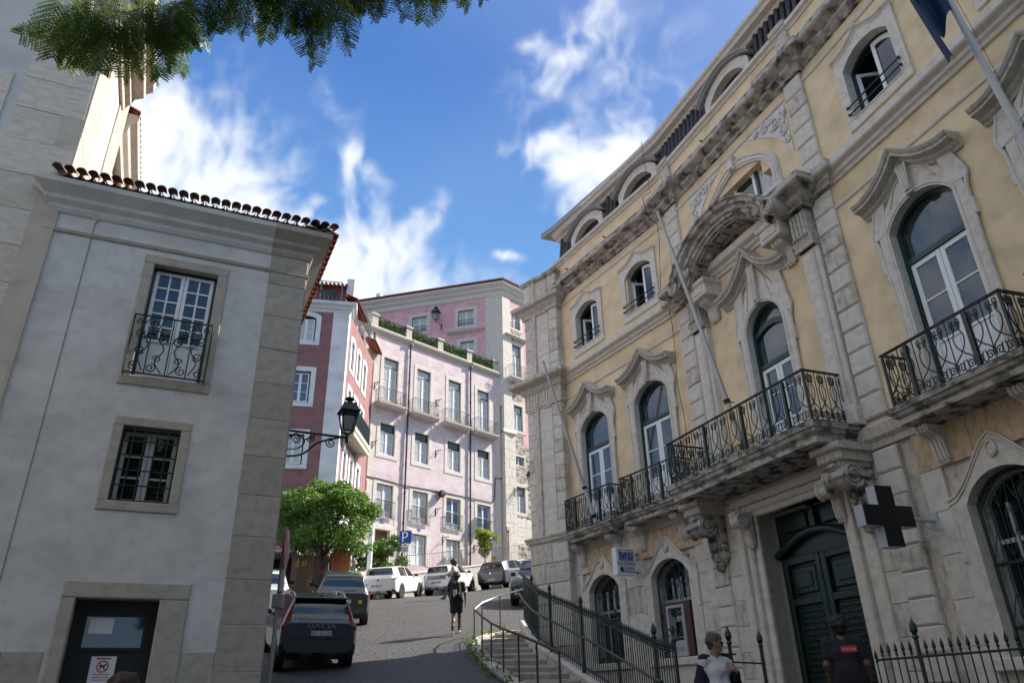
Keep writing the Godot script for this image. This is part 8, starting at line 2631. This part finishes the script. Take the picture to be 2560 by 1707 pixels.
# --- people: smooth-joined tapered limbs meshed as one surface
func blob(caps: Array, cell: float, k := 0.035) -> MB:
	var lo := Vector3.ONE * 1e9
	var hi := -lo
	for c in caps:
		var rm: float = maxf(c[2], c[3])
		lo = lo.min(c[0] - Vector3.ONE * rm).min(c[1] - Vector3.ONE * rm)
		hi = hi.max(c[0] + Vector3.ONE * rm).max(c[1] + Vector3.ONE * rm)
	lo -= Vector3.ONE * cell * 3; hi += Vector3.ONE * cell * 3
	var nx := int((hi.x - lo.x) / cell) + 2
	var ny := int((hi.y - lo.y) / cell) + 2
	var nz := int((hi.z - lo.z) / cell) + 2
	var f := PackedFloat32Array()
	f.resize(nx * ny * nz)
	f.fill(1.0)
	for c in caps:
		var a: Vector3 = c[0]
		var b: Vector3 = c[1]
		var ra: float = c[2]
		var rb: float = c[3]
		var rm := maxf(ra, rb) + k + cell * 2.0
		var p0 := (a.min(b) - Vector3.ONE * rm - lo) / cell
		var p1 := (a.max(b) + Vector3.ONE * rm - lo) / cell
		var ab := b - a
		var l2 := maxf(ab.length_squared(), 1e-9)
		for z in range(maxi(0, int(p0.z)), mini(nz, int(p1.z) + 2)):
			for y in range(maxi(0, int(p0.y)), mini(ny, int(p1.y) + 2)):
				var i := (z * ny + y) * nx + maxi(0, int(p0.x))
				for x in range(maxi(0, int(p0.x)), mini(nx, int(p1.x) + 2)):
					var p := lo + Vector3(x, y, z) * cell - a
					var t := clampf(p.dot(ab) / l2, 0.0, 1.0)
					var d := (p - ab * t).length() - (ra + (rb - ra) * t)
					var e := f[i]
					if d < e + k:
						var h := maxf(k - absf(d - e), 0.0) / k
						f[i] = minf(d, e) - h * h * k * 0.25
					i += 1
	var idx := {}
	var vs := []
	var sx := 1
	var sy := nx
	var sz := nx * ny
	var co := [0, sx, sy, sx + sy, sz, sx + sz, sy + sz, sx + sy + sz]
	var cp := [Vector3(0, 0, 0), Vector3(1, 0, 0), Vector3(0, 1, 0), Vector3(1, 1, 0), Vector3(0, 0, 1), Vector3(1, 0, 1), Vector3(0, 1, 1), Vector3(1, 1, 1)]
	var ed := [[0, 1], [2, 3], [4, 5], [6, 7], [0, 2], [1, 3], [4, 6], [5, 7], [0, 4], [1, 5], [2, 6], [3, 7]]
	for z in nz - 1:
		for y in ny - 1:
			var i := (z * ny + y) * nx - 1
			for x in nx - 1:
				i += 1
				if absf(f[i]) > cell * 1.8: continue
				var neg := 0
				for q in co:
					if f[i + q] < 0.0: neg += 1
				if neg == 0 or neg == 8: continue
				var s := Vector3.ZERO
				var n := 0
				for e in ed:
					var u := f[i + co[e[0]]]
					var w := f[i + co[e[1]]]
					if (u < 0.0) != (w < 0.0):
						s += cp[e[0]].lerp(cp[e[1]], u / (u - w)); n += 1
				s /= n
				var g := Vector3((f[i + sx] - f[i]) + (f[i + sx + sy + sz] - f[i + sy + sz]), (f[i + sy] - f[i]) + (f[i + sx + sy + sz] - f[i + sx + sz]), (f[i + sz] - f[i]) + (f[i + sx + sy + sz] - f[i + sx + sy]))
				idx[i] = vs.size()
				vs.append([lo + (Vector3(x, y, z) + s) * cell, g.normalized()])
	var m := MB.new()
	for i in idx:
		for ax in [[sx, sy, sz], [sy, sz, sx], [sz, sx, sy]]:
			var u := f[i]
			var w := f[i + ax[0]]
			if (u < 0.0) == (w < 0.0): continue
			var i1: int = i - ax[1]
			var i2: int = i - ax[2]
			var i3: int = i - ax[1] - ax[2]
			if not (idx.has(i1) and idx.has(i2) and idx.has(i3)): continue
			var a: Array = vs[idx[i]]
			var b: Array = vs[idx[i1]]
			var c: Array = vs[idx[i3]]
			var d: Array = vs[idx[i2]]
			m.qn(a[0], b[0], c[0], d[0], a[1], b[1], c[1], d[1])
	return m

func grow(caps: Array, by: float) -> Array:
	var o := []
	for c in caps: o.append([c[0], c[1], c[2] + by, c[3] + by])
	return o

func hand_caps(w: Vector3, dir: Vector3, palm: Vector3, thumb: Vector3, curl := 0.5, s := 1.0) -> Array:  # wrist, pointing direction, palm normal, thumb side
	var o := []
	var across := thumb.normalized()
	var d := dir.normalized()
	var pn := palm.normalized()
	o.append([w, w + d * 0.05 * s, 0.022 * s, 0.026 * s])
	for i in 4:
		var k := w + d * (0.085 - 0.004 * absf(i - 1.2)) * s + across * (0.030 - 0.020 * i) * s
		o.append([w + d * 0.03 * s + across * (0.018 - 0.012 * i) * s, k, 0.014 * s, 0.011 * s])
		var len: float = [0.040, 0.045, 0.041, 0.032][i] * s
		var d1 := (d + pn * curl * 0.6).normalized()
		var d2 := (d + pn * curl * 1.8).normalized()
		o.append([k, k + d1 * len, 0.0095 * s, 0.009 * s]); o.append([k + d1 * len, k + d1 * len + d2 * len * 0.95, 0.009 * s, 0.0075 * s])
	var b := w + d * 0.025 * s + across * 0.024 * s
	var t1 := b + (d * 0.6 + across * 0.7 + pn * 0.3).normalized() * 0.04 * s
	o.append([b, t1, 0.014 * s, 0.011 * s]); o.append([t1, t1 + (d + across * 0.25 + pn * 0.4).normalized() * 0.036 * s, 0.011 * s, 0.008 * s])
	return o

func head_caps(c: Vector3, f: Vector3, up := Vector3.UP) -> Array:  # c: middle of the skull, f: where the face looks
	var r := f.cross(up).normalized()
	return [[c + up * 0.03 - f * 0.02, c + up * 0.02 + f * 0.01, 0.086, 0.082], [c - up * 0.02 + f * 0.025, c - up * 0.075 + f * 0.04, 0.066, 0.046], [c - up * 0.085 + f * 0.052, c - up * 0.095 + f * 0.062, 0.027, 0.022],
		[c + up * 0.0 + f * 0.085, c - up * 0.035 + f * 0.103, 0.010, 0.014], [c + r * 0.03 - up * 0.02 + f * 0.055, c + r * 0.04 - up * 0.03 + f * 0.04, 0.025, 0.025], [c - r * 0.03 - up * 0.02 + f * 0.055, c - r * 0.04 - up * 0.03 + f * 0.04, 0.025, 0.025],
		[c + r * 0.082 + up * 0.012, c + r * 0.086 - up * 0.03, 0.016, 0.011], [c - r * 0.082 + up * 0.012, c - r * 0.086 - up * 0.03, 0.016, 0.011], [c + r * 0.018 - up * 0.062 + f * 0.086, c - r * 0.018 - up * 0.062 + f * 0.086, 0.010, 0.010],
		[c + r * 0.045 + up * 0.028 + f * 0.075, c - r * 0.045 + up * 0.028 + f * 0.075, 0.014, 0.014]]

func figure(label: String, at: Transform3D, J: Dictionary, o: Dictionary) -> Node3D:
	# J holds the joints; the figure looks along -z of its own axes unless J.face says otherwise
	var p := thing("person", label, "person", at)
	var face: Vector3 = J.get("face", Vector3(0, 0, -1))
	var hd: Vector3 = J.head
	var arms := []
	for s in ["l", "r"]:
		arms.append([J[s + "sh"], J[s + "el"], 0.050, 0.040]); arms.append([J[s + "el"], J[s + "wr"], 0.040, 0.026])
	var legs := []
	for s in ["l", "r"]:
		legs.append([J[s + "hip"], J[s + "kn"], 0.088, 0.056]); legs.append([J[s + "kn"], J[s + "kn"].lerp(J[s + "an"], 0.4), 0.055, 0.056]); legs.append([J[s + "kn"].lerp(J[s + "an"], 0.4), J[s + "an"], 0.054, 0.036])
	var ls: Vector3 = J.lsh
	var rs: Vector3 = J.rsh
	var lh: Vector3 = J.lhip
	var rh: Vector3 = J.rhip
	var nk: Vector3 = J.neck
	var wa: Vector3 = J.waist
	var ww: float = o.get("waist", 0.11)
	var across := (rs - ls).normalized()
	var ch := (ls + rs) / 2 - Vector3(0, 0.14, 0)
	var trunk := [[ls + Vector3(0, -0.01, 0), rs + Vector3(0, -0.01, 0), 0.058, 0.058], [ch - across * 0.075, ch + across * 0.075, 0.105, 0.105], [ch - across * 0.06, wa - across * 0.045, 0.105, ww], [ch + across * 0.06, wa + across * 0.045, 0.105, ww], [wa - across * 0.05, lh + Vector3(0, 0.03, 0), ww, 0.105], [wa + across * 0.05, rh + Vector3(0, 0.03, 0), ww, 0.105]]
	var neck := [[nk - Vector3(0, 0.06, 0), hd - Vector3(0, 0.05, 0) - face * 0.015, 0.055, 0.052]]
	var cell: float = o.get("cell", 0.016)
	var body := blob(trunk + arms + legs + neck, cell)
	body.add(blob(head_caps(hd, face) + neck, o.get("head_cell", 0.008), 0.022))
	for s in ["l", "r"]:
		var sg := -1.0 if s == "l" else 1.0
		var dir: Vector3 = J.get(s + "hand", (J[s + "wr"] - J[s + "el"]).normalized())
		body.add(blob(hand_caps(J[s + "wr"], dir, J.get(s + "palm", Vector3(-sg, 0, 0)), J.get(s + "thumb", face), J.get(s + "curl", 0.5)), o.get("hand_cell", 0.006), 0.008))
	part("body", body, o.skin, p)
	# eyes and brows
	var up := Vector3.UP
	var r := face.cross(up).normalized()
	if not o.get("from_behind", false):
		var m := MB.new()
		for sg in [-1.0, 1.0]: m.ball(hd + face * 0.082 + r * sg * 0.031 + up * 0.006, Vector3(0.013, 0.009, 0.010), 8)
		part("eyes", m, M.ink, p)
	# clothes follow the same limbs, a little larger
	if o.has("shirt"):
		var sl: float = o.get("sleeve", 0.55)
		var cs := trunk.slice(0, 4)
		cs.append([wa - across * 0.05, wa - across * 0.06 - Vector3(0, 0.10, 0), ww + 0.005, 0.115]); cs.append([wa + across * 0.05, wa + across * 0.06 - Vector3(0, 0.10, 0), ww + 0.005, 0.115])
		for s in ["l", "r"]:
			var e: Vector3 = J[s + "el"]
			if sl <= 1.0: cs.append([J[s + "sh"], J[s + "sh"].lerp(e, sl), 0.056, 0.056])
			else: cs.append([J[s + "sh"], e, 0.056, 0.05]); cs.append([e, e.lerp(J[s + "wr"], sl - 1.0), 0.048, 0.038])
		part("shirt", blob(grow(cs, 0.012), cell, 0.04), o.shirt, p)
	if o.has("jacket"):
		var cs := [[ls + Vector3(0, 0.0, 0), ls + across * 0.07 + Vector3(0, 0.01, 0), 0.07, 0.06], [rs, rs - across * 0.07 + Vector3(0, 0.01, 0), 0.07, 0.06]]
		var bk := -face
		if J.has("chest_face"): bk = -J.chest_face
		for sg in [-1.0, 1.0]:
			cs.append([ch + across * sg * 0.115 + bk * 0.02, wa + across * sg * 0.12 + bk * 0.02 - Vector3(0, 0.16, 0), 0.085, 0.085]); cs.append([ch + across * sg * 0.04 + bk * 0.07, wa + across * sg * 0.05 + bk * 0.07 - Vector3(0, 0.16, 0), 0.075, 0.075])
		for s in ["l", "r"]:
			cs.append([J[s + "sh"], J[s + "el"], 0.072, 0.062]); cs.append([J[s + "el"], J[s + "el"].lerp(J[s + "wr"], 0.85), 0.06, 0.045])
		part("jacket", blob(cs, cell, 0.03), o.jacket, p)
	if o.has("trousers"):
		var tl: float = o.get("trouser_length", 0.95)
		var cs := [[wa - across * 0.05 - Vector3(0, 0.03, 0), lh + Vector3(0, 0.02, 0), ww + 0.005, 0.112], [wa + across * 0.05 - Vector3(0, 0.03, 0), rh + Vector3(0, 0.02, 0), ww + 0.005, 0.112]]
		for s in ["l", "r"]:
			var kn: Vector3 = J[s + "kn"]
			var an: Vector3 = J[s + "an"]
			var hp: Vector3 = J[s + "hip"]
			if tl < 0.5: cs.append([hp, hp.lerp(kn, tl * 2.0), 0.102, 0.10])
			else: cs.append([hp, kn, 0.10, 0.070]); cs.append([kn, kn.lerp(an, (tl - 0.5) * 2.0), 0.068, 0.062])
		part("trousers", blob(grow(cs, 0.006), cell, 0.035), o.trousers, p)
	for s in ["l", "r"]:
		var an: Vector3 = J[s + "an"]
		var td: Vector3 = J.get(s + "toe", Vector3(0, -0.03, -1)).normalized()
		var sh := blob([[an - td * 0.03 + Vector3(0, -0.025, 0), an + td * 0.09 + Vector3(0, -0.04, 0), 0.044, 0.042], [an + td * 0.08 + Vector3(0, -0.045, 0), an + td * 0.15 + Vector3(0, -0.05, 0), 0.042, 0.032]], 0.009, 0.02)
		var sp := part("shoe", sh, o.get("shoes", M.black_plastic), p)
		if o.get("soles", false):
			var so := MB.new()
			so.tube([an - td * 0.06 + Vector3(0, -0.072, 0), an + td * 0.05 + Vector3(0, -0.078, 0), an + td * 0.16 + Vector3(0, -0.08, 0)], [0.03, 0.034, 0.02], 8)
			part("sole", so, M.sign_white, sp)
			so = MB.new(); so.tube([an + Vector3(0, -0.02, 0), an + Vector3(0, 0.09, 0.0)], [0.046, 0.048], 9)
			part("sock", so, M.cloth_black, p)
	if o.has("hair"):
		var hr: float = o.get("hair_size", 0.0)
		var hc := [[hd + up * 0.045 - face * 0.025, hd + up * 0.055 + face * 0.02, 0.088 + hr, 0.078 + hr], [hd + up * 0.0 - face * 0.05, hd - up * 0.04 - face * 0.05, 0.074 + hr, 0.05 + hr]]
		for sg in [-1.0, 1.0]: hc.append([hd + up * 0.045 + r * sg * 0.055 - face * 0.01, hd + up * 0.0 + r * sg * 0.068 - face * 0.03, 0.04 + hr * 0.9, 0.022 + hr * 0.9])
		var rr := RandomNumberGenerator.new()
		rr.seed = 3
		if hr > 0.0:
			for i in 46:
				var d := Vector3(rr.randfn(), rr.randfn() * 0.8 + 0.35, rr.randfn()).normalized()
				if d.dot(face) > 0.55 and d.y < 0.45: continue
				var c := hd + up * 0.03 - face * 0.02 + d * (0.082 + hr)
				hc.append([c, c + d * 0.012, 0.022 + hr * 0.15, 0.016])
		part("hair", blob(hc, 0.008 if cell < 0.014 else 0.010, 0.012), o.hair, p)
	return p

func people() -> void:
	var V := func(x, y, z): return Vector3(x, y, z)
	# walker going up the street
	var at := Transform3D(Basis(Vector3.UP, -0.06), Vector3(-1.86, gy(-1.86, -23.2) - 0.0, -23.2))
	var J := {"head": V.call(0, 1.655, -0.03), "neck": V.call(0, 1.50, 0.0), "waist": V.call(0, 1.08, 0.01), "lsh": V.call(-0.185, 1.43, 0.01), "rsh": V.call(0.185, 1.43, -0.01), "lel": V.call(-0.25, 1.17, -0.08), "lwr": V.call(-0.21, 1.0, -0.25), "rel": V.call(0.265, 1.16, 0.05), "rwr": V.call(0.275, 0.92, 0.02),
		"lhip": V.call(-0.09, 0.93, 0.0), "rhip": V.call(0.09, 0.93, 0.0), "lkn": V.call(-0.075, 0.50, 0.06), "rkn": V.call(0.075, 0.55, -0.15), "lan": V.call(-0.06, 0.13, 0.28), "ran": V.call(0.07, 0.20, -0.20), "ltoe": V.call(0, -0.55, -1), "rtoe": V.call(0.1, 0.2, -1)}
	var p := figure("person walking uphill in black T-shirt and shorts, carrying a black backpack", at, J, {"skin": M.skin_dark, "shirt": M.cloth_black, "sleeve": 0.62, "trousers": M.cloth_black, "trouser_length": 0.30, "hair": M.hair_black, "hair_size": 0.018, "shoes": M.black_plastic, "soles": true, "from_behind": true})
	var bp := blob([[Vector3(-0.07, 1.12, 0.15), Vector3(-0.06, 1.40, 0.14), 0.10, 0.085], [Vector3(0.07, 1.12, 0.15), Vector3(0.06, 1.40, 0.14), 0.10, 0.085], [Vector3(-0.06, 1.1, 0.20), Vector3(0.06, 1.1, 0.20), 0.08, 0.08]], 0.014, 0.03)
	var b := thing("backpack", "black backpack with three white stripes worn by the person walking uphill", "backpack", at)
	part("bag", bp, M.cloth_black, b)
	var m := MB.new()
	for k in 3: m.obox(Transform3D(Basis(Vector3(0, 0, 1), 0.06), Vector3(-0.045 + k * 0.04, 1.13 + 0.02 * k, 0.288)), Vector3(0.02, 0.20 - 0.03 * k, 0.012))
	part("stripes", m, M.cloth_white, b)
	m = MB.new()
	for s in [-1.0, 1.0]: m.tube([Vector3(s * 0.10, 1.40, 0.12), Vector3(s * 0.12, 1.51, 0.02), Vector3(s * 0.13, 1.38, -0.12), Vector3(s * 0.13, 1.15, 0.0)], 0.02, 6)
	part("strap", m, M.cloth_black, b)
	# woman crossing to the left
	at = Transform3D(Basis(Vector3.UP, 1.35), Vector3(-2.78, gy(-2.78, -33.2), -33.2))
	J = {"head": V.call(0, 1.555, -0.03), "neck": V.call(0, 1.40, 0.0), "waist": V.call(0, 1.02, 0.0), "lsh": V.call(-0.16, 1.33, 0.0), "rsh": V.call(0.16, 1.33, 0.0), "lel": V.call(-0.22, 1.10, -0.10), "lwr": V.call(-0.20, 1.0, -0.34), "rel": V.call(0.20, 1.10, 0.08), "rwr": V.call(0.20, 0.92, -0.06),
		"lhip": V.call(-0.085, 0.90, 0.0), "rhip": V.call(0.085, 0.90, 0.0), "lkn": V.call(-0.08, 0.50, -0.24), "rkn": V.call(0.08, 0.47, 0.06), "lan": V.call(-0.07, 0.11, -0.40), "ran": V.call(0.07, 0.12, 0.32), "ltoe": V.call(0, 0.15, -1), "rtoe": V.call(0, -0.5, -1)}
	figure("person with curly auburn hair in cream top and blue jeans crossing the street", at, J, {"skin": M.skin_mid, "shirt": M.cloth_cream, "sleeve": 1.75, "trousers": M.denim, "trouser_length": 0.93, "hair": M.hair_brown, "hair_size": 0.05, "shoes": M.black_plastic, "waist": 0.095})
	# man by the fence, seen from the waist up
	at = Transform3D(Basis(Vector3.UP, -2.72), Vector3(2.66, 0.64, -10.95))
	J = {"head": V.call(0, 1.60, -0.04), "neck": V.call(0, 1.45, 0.0), "waist": V.call(0, 1.03, 0.0), "lsh": V.call(-0.19, 1.39, 0.0), "rsh": V.call(0.19, 1.39, 0.0), "rel": V.call(0.26, 1.12, 0.06), "rwr": V.call(0.25, 0.92, -0.10), "lel": V.call(-0.27, 1.10, -0.06), "lwr": V.call(-0.15, 1.24, -0.24), "lhand": V.call(0.7, 0.6, 0.25), "lpalm": V.call(-0.1, 0.1, 1.0), "lthumb": V.call(-0.5, 0.8, 0.0), "lcurl": 0.9,
		"lhip": V.call(-0.095, 0.90, 0.0), "rhip": V.call(0.095, 0.90, 0.0), "lkn": V.call(-0.10, 0.48, -0.02), "rkn": V.call(0.10, 0.48, 0.0), "lan": V.call(-0.10, 0.10, 0.02), "ran": V.call(0.11, 0.10, 0.02), "face": Vector3(-0.80, -0.08, -0.6).normalized(), "chest_face": Vector3(0, 0, -1)}
	p = figure("person with short grey hair in sunglasses, white T-shirt and dark open jacket by the fence", at, J, {"skin": M.skin_tan, "shirt": M.cloth_white, "sleeve": 0.4, "jacket": M.cloth_navy, "trousers": M.cloth_navy, "trouser_length": 0.95, "hair": M.hair_grey, "hair_size": 0.004, "cell": 0.013, "head_cell": 0.005, "hand_cell": 0.0045, "waist": 0.115})
	var f: Vector3 = J.face
	var r := f.cross(Vector3.UP).normalized()
	var h: Vector3 = J.head
	m = MB.new()
	for s in [-1.0, 1.0]:
		m.ball(h + f * 0.098 + r * s * 0.034 + Vector3(0, 0.004, 0), Vector3(0.028, 0.021, 0.014), 10)
		m.tube([h + f * 0.09 + r * s * 0.06 + Vector3(0, 0.014, 0), h + r * s * 0.084 + Vector3(0, 0.016, 0)], 0.004, 4)
	m.tube([h + f * 0.105 + r * -0.03 + Vector3(0, 0.01, 0), h + f * 0.105 + r * 0.03 + Vector3(0, 0.01, 0)], 0.005, 4)
	var g := thing("sunglasses", "black sunglasses worn by the grey-haired person at the fence", "sunglasses", at)
	part("lenses", m, M.black_plastic, g)
	m = MB.new()
	for s in [-1.0, 1.0]:
		var ring := []
		for k in 14: ring.append(Vector3(0.0 + s * 0.028 + 0.024 * cos(TAU * k / 14), 1.20 + 0.02 * sin(TAU * k / 14) - 0.02 * s, -0.137))
		m.tube(ring, 0.003, 4, true)
	m.tube([Vector3(0.0, 1.22, -0.135), Vector3(0.03, 1.31, -0.10)], 0.003, 4)
	g = thing("spectacles", "thin spectacles hanging from the neckline of the white T-shirt", "glasses", at)
	part("rims", m, M.ink, g)
	# person with dark curls seen from behind, before the door
	at = Transform3D(Basis(Vector3.UP, -0.35), Vector3(4.36, 0.80, -10.75))
	J = {"head": V.call(0, 1.60, -0.02), "neck": V.call(0, 1.46, 0.0), "waist": V.call(0, 1.05, 0.0), "lsh": V.call(-0.19, 1.40, 0.0), "rsh": V.call(0.19, 1.40, 0.0), "lel": V.call(-0.25, 1.12, 0.02), "lwr": V.call(-0.24, 0.88, -0.08), "rel": V.call(0.25, 1.12, 0.02), "rwr": V.call(0.24, 0.88, -0.08),
		"lhip": V.call(-0.095, 0.92, 0.0), "rhip": V.call(0.095, 0.92, 0.0), "lkn": V.call(-0.10, 0.49, 0.0), "rkn": V.call(0.10, 0.49, 0.0), "lan": V.call(-0.10, 0.10, 0.02), "ran": V.call(0.11, 0.10, 0.02), "face": Vector3(-0.2, -0.1, -0.97).normalized()}
	p = figure("person with dark curly hair and dark T-shirt seen from behind before the green door", at, J, {"skin": M.skin_dark, "shirt": M.cloth_navy, "sleeve": 0.6, "trousers": M.cloth_black, "trouser_length": 0.95, "hair": M.hair_black, "hair_size": 0.035, "cell": 0.015, "from_behind": true})
	m = MB.new(); m.box(-0.04, 1.27, 0.112, 0.16, 1.35, 0.126, 0.0)
	var pr := part("shirt_print", m, M.sign_red, p)
	words(pr, "lettering", "Coca-Cola", 0.036, Transform3D(Basis(), Vector3(0.06, 1.31, 0.126)), M.cloth_white, 0.75)
	# top of a passer-by's head at the lower edge
	at = Transform3D(Basis(Vector3.UP, 0.4), Vector3(-2.46, gy(-2.46, -5.0), -5.0))
	J = {"head": V.call(0, 1.40, -0.02), "neck": V.call(0, 1.27, 0.0), "waist": V.call(0, 0.92, 0.0), "lsh": V.call(-0.16, 1.21, 0.0), "rsh": V.call(0.16, 1.21, 0.0), "lel": V.call(-0.21, 0.97, 0.02), "lwr": V.call(-0.2, 0.76, -0.06), "rel": V.call(0.21, 0.97, 0.02), "rwr": V.call(0.2, 0.76, -0.06),
		"lhip": V.call(-0.08, 0.80, 0.0), "rhip": V.call(0.08, 0.80, 0.0), "lkn": V.call(-0.09, 0.43, 0.0), "rkn": V.call(0.09, 0.43, 0.0), "lan": V.call(-0.09, 0.10, 0.02), "ran": V.call(0.09, 0.10, 0.02)}
	figure("person of whom only the brown hair shows at the foot of the dark door", at, J, {"skin": M.skin_pale, "shirt": M.cloth_cream, "sleeve": 0.6, "trousers": M.denim, "hair": M.hair_brown, "hair_size": 0.006, "cell": 0.02, "from_behind": true})
